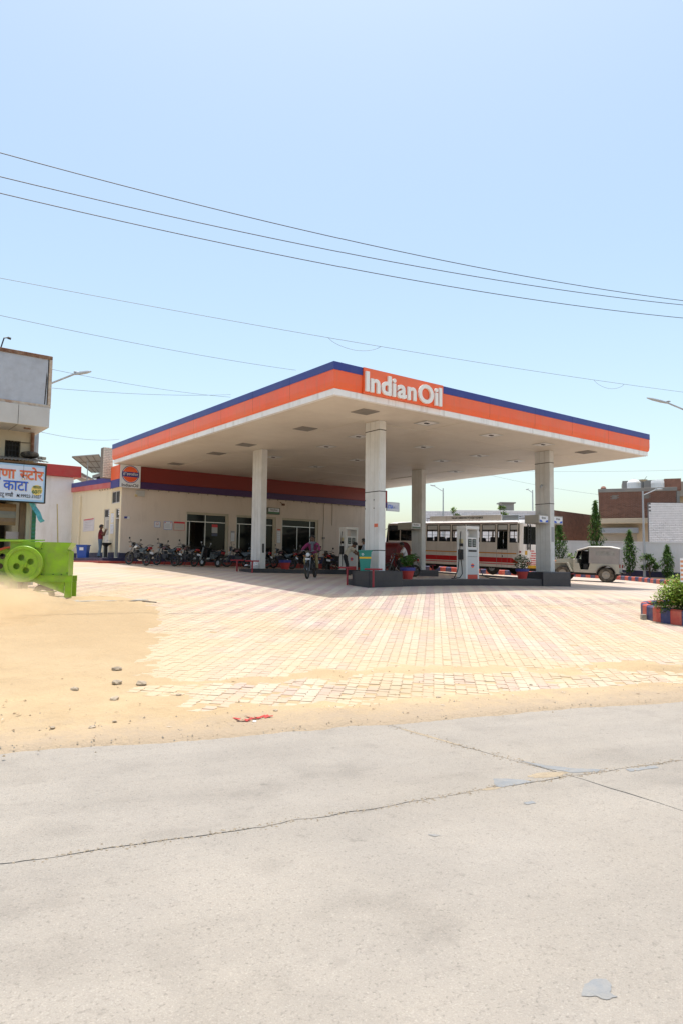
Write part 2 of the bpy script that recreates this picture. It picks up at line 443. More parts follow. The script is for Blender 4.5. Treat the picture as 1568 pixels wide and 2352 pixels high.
def gritty_edge(m):
    "greyer trampled grit where the sand meets the road"
    nt = m.node_tree; N = nt.nodes; L = nt.links; b = N['Principled BSDF']; src = b.inputs['Base Color'].links[0].from_socket
    g = N.new('ShaderNodeNewGeometry'); dp = N.new('ShaderNodeVectorMath'); dp.operation = 'DOT_PRODUCT'; dp.inputs[1].default_value = (.27, .963, 0); L.new(g.outputs['Position'], dp.inputs[0])
    n = N.new('ShaderNodeTexNoise'); n.inputs['Scale'].default_value = 3.2; n.inputs['Detail'].default_value = 8; n.inputs['Roughness'].default_value = .75; L.new(g.outputs['Position'], n.inputs['Vector'])
    ad = N.new('ShaderNodeMath'); ad.operation = 'MULTIPLY_ADD'; ad.inputs[1].default_value = 1.6; L.new(n.outputs[0], ad.inputs[0]); L.new(dp.outputs['Value'], ad.inputs[2])
    e0 = .27 * -7.86 + .963 * -10.79 + .8
    r = N.new('ShaderNodeMapRange'); r.inputs[1].default_value = e0 + .75; r.inputs[2].default_value = e0 + .05; r.inputs[3].default_value = 0; r.inputs[4].default_value = .85; L.new(ad.outputs[0], r.inputs[0])
    mx = N.new('ShaderNodeMix'); mx.data_type = 'RGBA'; L.new(r.outputs[0], mx.inputs[0]); L.new(src, mx.inputs[6]); mx.inputs[7].default_value = (.36, .28, .20, 1); L.new(mx.outputs[2], b.inputs['Base Color'])
gritty_edge(sand_mat)
sub_mat = mat('compacted sand bed', (.45, .33, .19), .95, .15, 3, .3, 50, world_pos=True)
def ruts(u, v):
    "shallow wheel ruts pressed into the loose sand, with pushed-up rims"
    z = 0
    for (px, py, dx, dy, gaps, dep) in ((-9.3, -6.5, .45, .893, (0, 1.35), .020), (-8.2, -7.5, .93, .37, (0, .75, 1.5), .014), (-8.5, -4.5, .80, -.6, (0, 1.3), .016), (-6.5, -10.6, .963, -.27, (0, .5), .012)):
        s = (u - px) * -dy + (v - py) * dx; l = (u - px) * dx + (v - py) * dy
        s += .12 * math.sin(l * .9) 
        for g_ in gaps:
            q = (s - g_) / .09
            if abs(q) < 3.2: z += dep * (-math.exp(-q * q) * (1 + .25 * math.sin(l * 60)) + .45 * math.exp(-(abs(q) - 1.7) ** 2 * 2.5)) * clamp(.6 + fbm(u, v, .8, 5) * 1.6, 0, 1)
    return z
# far ground sheet, stepped so that it stays under everything built on it
def ground_sheet():
    b = MB()
    us = [-600, -300, -120, -60, -40] + [-30 + 2.0 * i for i in range(41)] + [60, 80, 140, 300, 700]
    vs2 = [-600, -300, -120, -60, -40] + [-30 + 2.0 * i for i in range(41)] + [60, 80, 140, 300, 900]
    for v in vs2:
        for u in us:
            d = road_dist(u, v)
            z = (-1.30 if d < .6 else ground_z(u, v) - .09)
            if abs(u) > 100 or abs(v) > 100: z = min(z, .2)
            b.v.append((u, v, z))
    n = len(us)
    for j in range(len(vs2) - 1):
        for i in range(n - 1):
            b.f.append([j * n + i, j * n + i + 1, (j + 1) * n + i + 1, (j + 1) * n + i]); b.mi.append(0)
    return struct(b.build('ground', sand_mat, smooth=True))
ground_sheet()
def edge_wob(t): return .10 * nz(t, 3, .9, 1) + .06 * nz(t, 1, 3.1, 2) + .03 * nz(t, 5, 11, 4)
def sand_verge():
    "the strip of sand between road and paving, with real ripples and lumps"
    b = MB()
    ts = [-9 + .065 * i for i in range(300)]
    ds = [-.35 + .05 * i for i in range(40)] + [1.65 + .07 * i for i in range(66)]
    n = len(ts)
    for d in ds:
        for t in ts:
            u, v = from_edge(t, d)
            wd = max(0, -(d - edge_wob(t)))
            sc0 = sand_cover(u, v); z = ground_z(u, v) + sc0 + ruts(u, v) * clamp((sc0 - .008) * 80, 0, 1)
            if d < .35: z += .012 * fbm(u, v, 7, 3) * clamp((.35 - d) * 3, 0, 1) 
            z -= clamp((edge_wob(t) - d) * .5, 0, .09)
            b.v.append((u, v, z))
    for j in range(len(ds) - 1):
        for i in range(n - 1):
            b.f.append([j * n + i, j * n + i + 1, (j + 1) * n + i + 1, (j + 1) * n + i]); b.mi.append(0)
    o = b.build('sand_verge', sand_mat, smooth=True, fix=False)
    return struct(o)
sand_verge()
def sand_yard():
    "bare trodden earth in front of the shop, left of the paving"
    b = MB()
    us = [-22 + .5 * i for i in range(23)] + [-10.6 + .075 * i for i in range(86)]
    vs2 = [-8.1 + .09 * i for i in range(110)] + [1.9 + .5 * i for i in range(8)]
    n = len(us)
    for v in vs2:
        for u in us:
            e_ = pave_left(v) + .55 * fbm(u, v, .7, 8) + .25 * fbm(u, v, 2.6, 3) - u
            z = ground_z(u, v) + .012 + clamp(e_ * .10, -.06, .03) + .022 * fbm(u, v, 1.1, 6) * clamp(e_ + .3, 0, 1) + (.020 * fbm(u, v, 4, 6) + .010 * fbm(u, v, 11, 1)) * clamp(e_ + .3, 0, 1)
            z += ruts(u, v) * clamp(e_ * 3, 0, 1)
            z -= clamp((-6.9 - v) * .06, 0, .08)
            b.v.append((u, v, z))
    for j in range(len(vs2) - 1):
        for i in range(n - 1):
            b.f.append([j * n + i, j * n + i + 1, (j + 1) * n + i + 1, (j + 1) * n + i]); b.mi.append(0)
    return struct(b.build('earth_yard', sand_mat, smooth=True, fix=False))
sand_yard_obj = sand_yard()
# ---------------------------------------------------------------- road: worn concrete slabs with open joints
ROADZ = -1.195
road_mat = mat('worn concrete road', (.350, .313, .272), .9, .10, .7, .45, 110, dirt=(.385, .338, .283), dirt_amt=.7, dirt_s=.45, world_pos=True)
def speckle(m):
    nt = m.node_tree; N = nt.nodes; L = nt.links; b = N['Principled BSDF']
    src = b.inputs['Base Color'].links[0].from_socket
    g = N.new('ShaderNodeNewGeometry')
    cur = src
    for sc_, lo, hi, a, c in ((60, .58, .78, 1., .66), (130, .55, .75, 1., 1.32), (14, .6, .75, 1., .90), (260, .45, .65, 1., .86), (2.2, .56, .74, 1., .88), (.8, .5, .7, 1., .93)):
        n = N.new('ShaderNodeTexNoise'); n.inputs['Scale'].default_value = sc_; n.inputs['Detail'].default_value = 2
        L.new(g.outputs['Position'], n.inputs['Vector'])
        r = N.new('ShaderNodeMapRange'); r.inputs[1].default_value = lo; r.inputs[2].default_value = hi; r.inputs[3].default_value = a; r.inputs[4].default_value = c
        L.new(n.outputs[0], r.inputs[0])
        mx = N.new('ShaderNodeMix'); mx.data_type = 'RGBA'; mx.blend_type = 'MULTIPLY'; mx.inputs[0].default_value = 1
        L.new(cur, mx.inputs[6]); L.new(r.outputs[0], mx.inputs[7]); cur = mx.outputs[2]
    L.new(cur, b.inputs['Base Color'])
speckle(road_mat)
def worn(m, spec):
    "wheel paths, drips and stains: (scale along the road, scale across, low, high, darkening)"
    nt = m.node_tree; N = nt.nodes; L = nt.links; b = N['Principled BSDF']; cur = b.inputs['Base Color'].links[0].from_socket
    g = N.new('ShaderNodeNewGeometry'); rt = N.new('ShaderNodeVectorRotate'); rt.rotation_type = 'Z_AXIS'; rt.inputs['Angle'].default_value = .273; L.new(g.outputs['Position'], rt.inputs['Vector'])
    for (a, c, lo, hi, k) in spec:
        mp = N.new('ShaderNodeMapping'); mp.inputs['Scale'].default_value = (a, c, 1); L.new(rt.outputs[0], mp.inputs[0])
        n = N.new('ShaderNodeTexNoise'); n.inputs['Scale'].default_value = 1; n.inputs['Detail'].default_value = 5; n.inputs['Roughness'].default_value = .6; L.new(mp.outputs[0], n.inputs['Vector'])
        r = N.new('ShaderNodeMapRange'); r.inputs[1].default_value = lo; r.inputs[2].default_value = hi; r.inputs[3].default_value = 1; r.inputs[4].default_value = k; L.new(n.outputs[0], r.inputs[0])
        mx = N.new('ShaderNodeMix'); mx.data_type = 'RGBA'; mx.blend_type = 'MULTIPLY'; mx.inputs[0].default_value = 1; L.new(cur, mx.inputs[6]); L.new(r.outputs[0], mx.inputs[7]); cur = mx.outputs[2]
    L.new(cur, b.inputs['Base Color'])
worn(road_mat, [(.12, 1.6, .48, .7, .90), (5, 6, .66, .74, .78), (11, 12, .70, .76, .7), (.9, 4.5, .6, .75, .93)])
road = struct(thing('road', None, None))
Lp = [(-15.0, -11.4), (-11.3, -12.3), (-10.76, -12.44), (-10.01, -12.63), (-9.15, -12.8), (-8.19, -12.97), (-7.42, -13.14), (-6.26, -13.42), (0, -15.0), (26, -21.9)]
def jag(a, b, step=.07, amp=.022, seed=0):
    a, b = Vector(a), Vector(b); n = max(2, int((b - a).length / step)); d = (b - a).normalized(); nn = Vector((-d.y, d.x))
    return [a + (b - a) * (i / n) + nn * (amp * fbm((a + (b - a) * (i / n)).x, (a + (b - a) * (i / n)).y, 4.5, seed)) for i in range(n)]
def poly_jag(pts, **k):
    out = []
    for a, b in zip(pts, pts[1:]): out += jag(a, b, **k)
    return out + [Vector(pts[-1])]
joint = poly_jag(Lp, step=.06, amp=.05)
X = Vector((-7.42, -13.14))
k_x = min(range(len(joint)), key=lambda i: (joint[i] - X).length)
Xv = joint[k_x]
cross_top = poly_jag([(-7.44, -10.75), (-7.45, -11.98), tuple(Xv)], step=.07, amp=.035, seed=5)
cross_bot = poly_jag([tuple(Xv), (-7.44, -13.62), (-7.50, -14.2), (-7.9, -16.5), (-9.4, -22.5)], step=.1, amp=.02, seed=7)
def edge_line(t0, t1, step, off=0.):
    n = int(abs(t1 - t0) / step); out = []
    for i in range(n + 1):
        t = t0 + (t1 - t0) * i / n
        out.append(Vector(from_edge(t, edge_wob(t) + off)))
    return out
t_cross = (Vector((-7.44, -10.75)) - EDGE_O).dot(EDGE_T)
far_l = from_edge(-9, 0); far_r = from_edge(36, 0)
slab_polys = [
    edge_line(-9, t_cross, .1, .12) + cross_top[1:] + joint[:k_x][::-1],
    edge_line(t_cross, 36, .15, .12) + joint[k_x:][::-1] + cross_top[1:-1][::-1],
    joint[:k_x + 1] + cross_bot[1:] + [Vector((-18, -20))],
    joint[k_x:] + [Vector((24, -30))] + cross_bot[1:][::-1],
]
def slab(poly, gap):
    n = len(poly)
    area = sum(poly[i].x * poly[(i + 1) % n].y - poly[(i + 1) % n].x * poly[i].y for i in range(n))
    if area < 0: poly = poly[::-1]
    out = []
    for i in range(n):
        a, b, c = poly[i - 1], poly[i], poly[(i + 1) % n]
        d = (c - a)
        if d.length < 1e-6: d = Vector((1, 0))
        d.normalize(); nn = Vector((-d.y, d.x))
        g = gap * (.5 + 1.1 * max(0, fbm(b.x, b.y, 2.6, 11) + .35))
        out.append(b + nn * g)
    b = MB()
    m = len(out)
    b.add([(p.x, p.y, ROADZ) for p in out] + [(p.x, p.y, ROADZ - .08) for p in out], [tuple(range(m))] + [(i, i + m, (i + 1) % m + m, (i + 1) % m) for i in range(m)])
    return b
for k, p in enumerate(slab_polys):
    slab(p, .0065).build('road_slab', road_mat, road, fix=True)
fb = MB(); fb.add([(x, y, ROADZ - .028) for x, y in [far_l, far_r, (24, -32), (-20, -22)]], [(0, 1, 2, 3)])
fb.build('joint_filler', mat('joint grit', (.16, .125, .085), .95, .3, 12, .5, 60, world_pos=True), road)
crumbs = MB(); random.seed(31)
for (line, n, wid) in ((joint[max(0, k_x - 60):k_x + 30], 500, .05), (joint, 700, .02), (cross_top, 260, .04)):
    for q in range(n):
        p = line[random.randrange(len(line))]; x, y = p.x + random.gauss(0, wid), p.y + random.gauss(0, wid * .5); r = random.uniform(.003, .011) * (1.5 if random.random() < .06 else 1)
        o0 = len(crumbs.v); crumbs.v += [(x + r * random.uniform(.6, 1.3) * math.cos(a), y + r * random.uniform(.6, 1.3) * math.sin(a), ROADZ + .0008) for a in (0, 1.6, 3.1, 4.7)] + [(x, y, ROADZ + r * .7)]
        for i in range(4): crumbs.f.append([o0 + i, o0 + (i + 1) % 4, o0 + 4]); crumbs.mi.append(0)
o = crumbs.build('joint_crumbs', mat('road crumb', (.33, .27, .20), .95, .3, 30, world_pos=True), road); o['kind'] = 'stuff'
silt = mat('road silt', (.37, .295, .205), .95, .2, 14, .4, 60, world_pos=True)
for (cx, cy, rx, ry, a0) in ((-7.52, -13.02, .20, .055, -.25), (-7.86, -13.0, .10, .035, -.25), (-8.17, -12.985, .09, .022, -.22), (-7.44, -11.6, .02, .45, 0)):
    b = MB(); n = 40; q = []
    for i in range(n):
        a = 2 * PI * i / n; k = 1 + .55 * fbm(math.cos(a) * 2 + cx, math.sin(a) * 2 + cy, 1.3, 2)
        x, y = rx * k * math.cos(a), ry * k * math.sin(a); q.append((cx + x * math.cos(a0) - y * math.sin(a0), cy + x * math.sin(a0) + y * math.cos(a0), ROADZ + .0015))
    b.add(q, [tuple(range(n))]); b.build('silt', silt, road)
patch_m = mat('bitumen patch', (.235, .242, .25), .85, .12, 9, .4, 70, dirt=(.34, .31, .27), dirt_amt=.7, dirt_s=11, world_pos=True)
for k, pl in enumerate([[(-8.07, -12.93), (-7.97, -12.83), (-7.88, -12.9), (-7.80, -13.0), (-7.76, -13.07), (-7.9, -13.05), (-8.1, -13.0)],
           [(-7.40, -12.62), (-7.34, -12.86), (-7.20, -13.06), (-7.04, -13.2), (-7.16, -13.19), (-7.34, -13.1), (-7.41, -12.9)],
           [(-6.9, -13.29), (-6.6, -13.37), (-6.64, -13.42), (-6.95, -13.345)],
           [(-9.735, -14.775), (-9.665, -14.785), (-9.635, -14.815), (-9.655, -14.85), (-9.69, -14.87), (-9.70, -14.905), (-9.745, -14.885), (-9.76, -14.845), (-9.80, -14.82)],
           [(-9.16, -13.35), (-9.12, -13.36), (-9.1, -13.4), (-9.15, -13.395)], [(-8.23, -13.32), (-8.15, -13.33), (-8.16, -13.375), (-8.24, -13.36)]]):
    q = []
    for i in range(len(pl)):
        a, c = Vector(pl[i]), Vector(pl[(i + 1) % len(pl)])
        for s in range(9):
            p = a.lerp(c, s / 9); q.append((p.x + .022 * fbm(p.x, p.y, 16, 1), p.y + .022 * fbm(p.x, p.y, 16, 9)))
    b = MB(); b.add([(x, y, ROADZ + .0025) for x, y in q], [tuple(range(len(q)))])
    b.build('repair_patch', patch_m, road)
# ---------------------------------------------------------------- forecourt of interlocking pavers in pink and cream stripes
def sand_film(m):
    "trodden sand over the paving, thicker by the road"
    nt = m.node_tree; N = nt.nodes; L = nt.links; b = N['Principled BSDF']
    src = b.inputs['Base Color'].links[0].from_socket
    g = N.new('ShaderNodeNewGeometry')
    n = N.new('ShaderNodeTexNoise'); n.inputs['Scale'].default_value = .55; n.inputs['Detail'].default_value = 7; n.inputs['Roughness'].default_value = .62
    L.new(g.outputs['Position'], n.inputs['Vector'])
    dp = N.new('ShaderNodeVectorMath'); dp.operation = 'DOT_PRODUCT'; dp.inputs[1].default_value = (.27, .963, 0)
    L.new(g.outputs['Position'], dp.inputs[0])
    r0 = N.new('ShaderNodeMapRange'); r0.inputs[1].default_value = -11.6; r0.inputs[2].default_value = 2.; r0.inputs[3].default_value = .17; r0.inputs[4].default_value = -.06
    L.new(dp.outputs['Value'], r0.inputs[0])
    ad0 = N.new('ShaderNodeMath'); L.new(n.outputs[0], ad0.inputs[0]); L.new(r0.outputs[0], ad0.inputs[1])
    dl = N.new('ShaderNodeVectorMath'); dl.operation = 'DOT_PRODUCT'; dl.inputs[1].default_value = (.9, -.435, 0); L.new(g.outputs['Position'], dl.inputs[0])
    rl = N.new('ShaderNodeMapRange'); rl.inputs[1].default_value = -4.75; rl.inputs[2].default_value = -2.4; rl.inputs[3].default_value = .15; rl.inputs[4].default_value = 0; L.new(dl.outputs['Value'], rl.inputs[0])
    ad = N.new('ShaderNodeMath'); L.new(ad0.outputs[0], ad.inputs[0]); L.new(rl.outputs[0], ad.inputs[1])
    r = N.new('ShaderNodeMapRange'); r.inputs[1].default_value = .40; r.inputs[2].default_value = .72; r.inputs[3].default_value = .10; r.inputs[4].default_value = .9
    L.new(ad.outputs[0], r.inputs[0])
    mx = N.new('ShaderNodeMix'); mx.data_type = 'RGBA'
    L.new(r.outputs[0], mx.inputs[0]); L.new(src, mx.inputs[6]); mx.inputs[7].default_value = (.52, .40, .255, 1)
    L.new(mx.outputs[2], b.inputs['Base Color'])
cream_pv = mat('cream paver', (.53, .46, .385), .9, .06, 6, .2, 60, rnd=.015, world_pos=True)
pink_pv = mat('pink paver', (.46, .34, .315), .9, .06, 6, .2, 60, rnd=.015, world_pos=True)
sand_film(cream_pv); sand_film(pink_pv)
for m_ in (cream_pv, pink_pv): worn(m_, [(.5, .5, .56, .72, .86), (2.2, 2.2, .66, .76, .8), (.15, 1.1, .55, .75, .92)])
far_pave = mat('distant paving', (.50, .43, .37), .9, .08, 4, world_pos=True)
def stripes(m):
    nt = m.node_tree; N = nt.nodes; L = nt.links; b = N['Principled BSDF']
    g = N.new('ShaderNodeNewGeometry')
    dp = N.new('ShaderNodeVectorMath'); dp.operation = 'DOT_PRODUCT'; dp.inputs[1].default_value = (.70711 / .54, -.70711 / .54, 0)
    L.new(g.outputs['Position'], dp.inputs[0])
    fr = N.new('ShaderNodeMath'); fr.operation = 'FRACT'; L.new(dp.outputs['Value'], fr.inputs[0])
    lt = N.new('ShaderNodeMath'); lt.operation = 'LESS_THAN'; lt.inputs[1].default_value = .5; L.new(fr.outputs[0], lt.inputs[0])
    mx = N.new('ShaderNodeMix'); mx.data_type = 'RGBA'
    L.new(lt.outputs[0], mx.inputs[0]); mx.inputs[6].default_value = (.52, .45, .38, 1); mx.inputs[7].default_value = (.475, .37, .34, 1)
    L.new(mx.outputs[2], b.inputs['Base Color'])
stripes(far_pave); sand_film(far_pave); worn(far_pave, [(.5, .5, .56, .72, .86), (2.2, 2.2, .66, .76, .8), (.35, .3, .5, .66, .82)])
forecourt = struct(thing('forecourt_paving', None, None))
Q = math.sqrt(.5)
PW, PD, ZG = .135, .12, .022
def paver_poly(sx, sy, s=.0035):
    return [(-PW / 2 + s, s), (-PW / 2 + ZG + s, PD / 2), (-PW / 2 + s, PD - s), (PW / 2 - s, PD - s), (PW / 2 + ZG - s, PD / 2), (PW / 2 - s, s)]
def to_uv(t, s): return t * Q + s * Q, -t * Q + s * Q
PT = .055
def paver_mesh(m):
    b = MB(); pl = [(p[0] * Q + p[1] * Q, -p[0] * Q + p[1] * Q) for p in paver_poly(0, 0)]
    b.prism(pl, -PT, 0, 'xy')
    o = b.build('paver', m, forecourt)
    return o
proto_pv = [paver_mesh(pink_pv), paver_mesh(cream_pv)]
big = MB()
cells = []
tmin, tmax, smin_, smax = -14, 16, -14.5, 8
for i in range(int(tmin / PW), int(tmax / PW)):
    for j in range(int(smin_ / PD), int(smax / PD)):
        t, s = i * PW + PW / 2, j * PD
        u, v = to_uv(t, s)
        rel = Vector((u - CAMP.x, v - CAMP.y, 0)); f = rel.x * .6066 + rel.y * .7951; r = rel.x * .7945 - rel.y * .6072
        if f < 5 or f > 22.5 or abs(r) > .53 * f + .4: continue
        d = road_dist(u, v)
        if d < .55 or u < pave_left(v) - .5: continue
        if u > 3.4 and v < -5.6 and Vector((u - 6.43, v + 8.5)).length < 0: continue
        cells.append((f, (i // 2) % 2, u, v, j))
cells.sort()
def visible(c): return sand_cover(c[2], c[3]) < .012
cnt = 0
for c in cells:
    f, k, u, v, j = c
    if random.random() < .0015: continue
    loose = road_dist(u, v) < 2.0
    dz = ground_z(u, v) + .012 + random.uniform(-.0015, .002) + (random.uniform(-.004, .005) if loose else 0)
    if cnt < 298 and visible(c):
        o = proto_pv[k] if cnt < 2 and not proto_pv[k].get('placed') else None
        if o is None: o = inst(proto_pv[k], 'paver', forecourt)
        o['placed'] = 1
        o.location = (u, v, dz)
        tl = .02 if loose else .006
        o.rotation_euler = (random.uniform(-tl, tl) + .056, random.uniform(-tl, tl) - .016, random.uniform(-.04, .04) if loose else 0)
        cnt += 1
    else:
        pl = [(p[0] * Q + p[1] * Q + u, -p[0] * Q + p[1] * Q + v) for p in paver_poly(0, 0)]
        tx, ty = random.uniform(-.012, .012), random.uniform(-.012, .012)
        b0 = len(big.v)
        big.v += [(x, y, dz + (ground_z(x, y) - ground_z(u, v)) + tx * (x - u) + ty * (y - v)) for x, y in pl]
        big.v += [(x, y, dz - .03) for x, y in pl]
        n = len(pl)
        big.f.append([b0 + q for q in range(n)][::-1]); big.mi.append(k)
        for q in range(n):
            big.f.append([b0 + q, b0 + (q + 1) % n, b0 + n + (q + 1) % n, b0 + n + q][::-1]); big.mi.append(k)
for o in proto_pv:
    if 'placed' in o: del o['placed']
for o in forecourt.children:
    if 'placed' in o: del o['placed']
ob = big.build('paver_field', [pink_pv, cream_pv], forecourt)
ob['kind'] = 'stuff'
# bed under the pavers and plain sheet beyond them
def pave_sheet():
    b = MB()
    us = [-7.6 + 1.2 * i for i in range(42)]; vs2 = [-16 + 1.2 * i for i in range(48)]
    n = len(us)
    for v in vs2:
        for u in us: b.v.append((u, v, ground_z(u, v) + .005))
    for j in range(len(vs2) - 1):
        for i in range(n - 1):
            u, v = us[i] + .6, vs2[j] + .6
            rel = Vector((u - CAMP.x, v - CAMP.y, 0)); f = rel.x * .6066 + rel.y * .7951
            if road_dist(u, v) < 4.2 or u < pave_left(v) + .6: continue
            b.f.append([j * n + i, j * n + i + 1, (j + 1) * n + i + 1, (j + 1) * n + i]); b.mi.append(0)
    o = b.build('paving_sheet', far_pave, forecourt, fix=False, smooth=True)
pave_sheet()
# concrete strip and cable by the edge of the yard
b = MB(); b.bbox(-7.9, -5.35, .45, 1.1, -.55, ground_z(-6.6, .8) + .035, .01)
o = struct(b.build('concrete_strip', concrete_m)); 
b = MB(); b.tube([(-6.9, .4, ground_z(-6.9, .4) + .03), (-6.3, .36, ground_z(-6.3, .36) + .035), (-5.7, .2, ground_z(-5.7, .2) + .04), (-5.35, -.05, ground_z(-5.35, -.05) + .02)], .012, 6)
tag(b.build('cable', black_m), 'thin black cable lying along the concrete strip beside the green machine', 'cable')

# ================================================================ CANOPY
LU, LV, SZ = 17.91, 19.12, 5.55
canopy = thing('canopy', 'wide flat filling station canopy with orange and navy fascia on white columns', 'canopy', (0, 0, 0))
# soffit sheets with open joints
nx, ny = 6, 8
for i in range(nx):
    for j in range(ny):
        x0, x1 = .15 + (LU - .3) * i / nx, .15 + (LU - .3) * (i + 1) / nx
        y0, y1 = .15 + (LV - .3) * j / ny, .15 + (LV - .3) * (j + 1) / ny
        b = MB(); b.box(x0 + .006, x1 - .006, y0 + .006, y1 - .006, SZ, SZ + .02)
        o = b.build('soffit_panel', soffit_m, canopy)
        o.location.z = random.uniform(-.004, .004); o.rotation_euler = (random.uniform(-.0006, .0006), random.uniform(-.0006, .0006), 0)
b = MB(); b.box(.1, LU - .1, .1, LV - .1, SZ + .06, 6.36); b.build('roof_deck', cement_m, canopy)
b = MB(); b.box(.16, LU - .16, LV - .30, LV - .005, SZ - .013, SZ - .006); b.build('edge_strip', soffit_m, canopy)
# fascia: white trim, bulging orange, navy top - mitred at the corners, in lengths
def prof_ring(o): return [(o, o), (LU - o, o), (LU - o, LV - o), (o, LV - o)]
def fascia_run(name, prof, m, side, a0, a1):
    "profile of (inset, z) swept along one side from a0 to a1; ends at corners are mitred"
    L_ = LU if side in (0, 2) else LV
    b = MB(); P = []
    for end, a in ((0, a0), (1, a1)):
        for (ins, z) in prof:
            t = a
            if end == 0 and a0 <= 0: t = ins
            if end == 1 and a1 >= L_: t = L_ - ins
            P.append({0: (t, ins, z), 1: (LU - ins, t, z), 2: (t, LV - ins, z), 3: (ins, t, z)}[side])
    n = len(prof)
    b.add(P, [(i, (i + 1) % n, n + (i + 1) % n, n + i) for i in range(n)] + [tuple(range(n)), tuple(range(2 * n - 1, n - 1, -1))])
    return b.build(name, m, canopy)
white_p = [(.06, SZ - .005), (.06, 5.735), (.2, 5.735), (.2, SZ - .005)]
arc = [(.06, 5.74), (.035, 5.76), (.018, 5.80), (.01, 5.86), (0, 5.94), (0, 6.295), (.16, 6.295), (.16, 5.74)]
navy_p = [(-.012, 6.298), (-.012, 6.54), (.12, 6.54), (.12, 6.298)]
SIGN0, SIGN1 = 1.1, 4.58
def cuts(L_, n, skip=None): return [L_ * i / n for i in range(n + 1)]
for side, L_ in ((0, LU), (1, LV), (2, LU), (3, LV)):
    for kind in ('w', 'o', 'n'):
        if side == 0:
            cs = [0, SIGN0, SIGN1, 7.0, 9.6, 12.0, 14.6, LU] if kind != 'w' else [0, 2.2, 4.5, 6.6, 9.0, 11.4, 14.0, LU]
        else: cs = cuts(L_, 8 if kind != 'w' else 7)
        for a, c in zip(cs, cs[1:]):
            if kind == 'n' and side == 0 and abs(a - SIGN0) < .01: continue
            if kind == 'o' and side == 0 and abs(a - SIGN0) < .01: continue
            e0 = 0 if a <= 0 else .005; e1 = 0 if c >= L_ else .005
            jit = random.uniform(-.004, .004)
            if kind == 'w': o = fascia_run('white_trim', white_p, trim_white, side, a + e0, c - e1)
            elif kind == 'o': o = fascia_run('orange_fascia', arc, orange_m, side, a + e0, c - e1)
            else:
                o = fascia_run('navy_fascia', navy_p, navy_m, side, a + e0, c - e1); o.location.z = jit
# name panel with raised letters
b = MB(); b.prism([(-.03, 5.745), (-.05, 5.9), (-.05, 6.545), (.1, 6.545), (.1, 5.745)], SIGN0 + .006, SIGN1 - .006, 'yz')
sign_panel = b.build('sign_panel', orange_m, canopy)
for a in (7.0, 9.6, 12.0, 14.6):
    b = MB(); b.prism([(.016, 5.80), (-.001, 5.94), (-.001, 6.29), (.05, 6.29), (.05, 5.80)], a - .006, a + .006, 'yz'); b.build('fascia_seam', mat('seam brown', (.33, .07, .03), .7, 0), canopy)
for k in range(1, 8):
    a = LV * k / 8; b = MB(); b.prism([(.016, 5.80), (-.001, 5.94), (-.001, 6.29), (.05, 6.29), (.05, 5.80)], a - .006, a + .006, 'xz'); b.build('fascia_seam', MATS['seam brown'], canopy)
lx = 1.15
W_tot = 3.30
gm = []
for ch in 'IndianOil':
    V, F = word_geo([ch], .028, .5, 4)
    gm.append((ch, V, F, max(v[0] for v in V)))
gap = .07
tot = sum(g[3] for g in gm) + gap * 8 + .05
sc_ = W_tot / tot
capz0, caph = 5.82, .60
hI = max(v[1] for v in gm[0][1])
for idx, (ch, V, F, w) in enumerate(gm):
    b = MB(); sz = caph / hI
    b.v = [(lx + v[0] * sc_, -.053 - .035 - v[2] * .07, capz0 + v[1] * sz) for v in V]; b.f = F; b.mi = [0] * len(F)
    o = b.build('letter', letter_white, sign_panel)
    lx += (w + gap) * sc_ + (.05 * sc_ if idx == 5 else 0)
# recessed light fittings
for k, (u, v) in enumerate([(2.26, 1.29), (2.38, 4.96), (5.1, 1.28), (2.43, 9.52), (4.88, 4.89), (8.49, 4.95), (12.04, 4.95), (2.55, 12.47), (2.53, 16.9), (5.1, 11.6), (8.66, 9.7), (14.8, 1.23), (11.8, 1.26), (14.6, 4.9), (11.9, 7.2), (5.3, 7.6), (8.5, 12.9), (12.0, 12.2), (15.2, 9.4), (8.6, 1.3)]):
    grille = (u < 2.8) or k in (11,)
    b = MB()
    s = .34 if grille else .33
    z0 = SZ - .022
    for (x0, x1, y0, y1) in ((-s, s, -s, -s + .05), (-s, s, s - .05, s), (-s, -s + .05, -s + .05, s - .05), (s - .05, s, -s + .05, s - .05)):
        b.box(u + x0, u + x1, v + y0, v + y1, z0, SZ - .006)
    lf = b.build('light_frame', alu_m if not grille else cement_m, canopy)
    b = MB()
    if grille:
        for q in range(9): b.box(u - s + .05, u + s - .05, v - s + .06 + q * .064, v - s + .09 + q * .064, z0 + .003, SZ - .007)
        b.build('grille', cement_m, lf)
    else:
        b.box(u - s + .052, u + s - .052, v - s + .052, v + s - .052, SZ - .012, SZ - .006); b.build('diffuser', trim_white, lf)
        b = MB(); b.box(u - .10, u + .08, v - .05, v + .05, SZ - .035, SZ - .0125); b.build('lamp_body', dark_metal, lf)
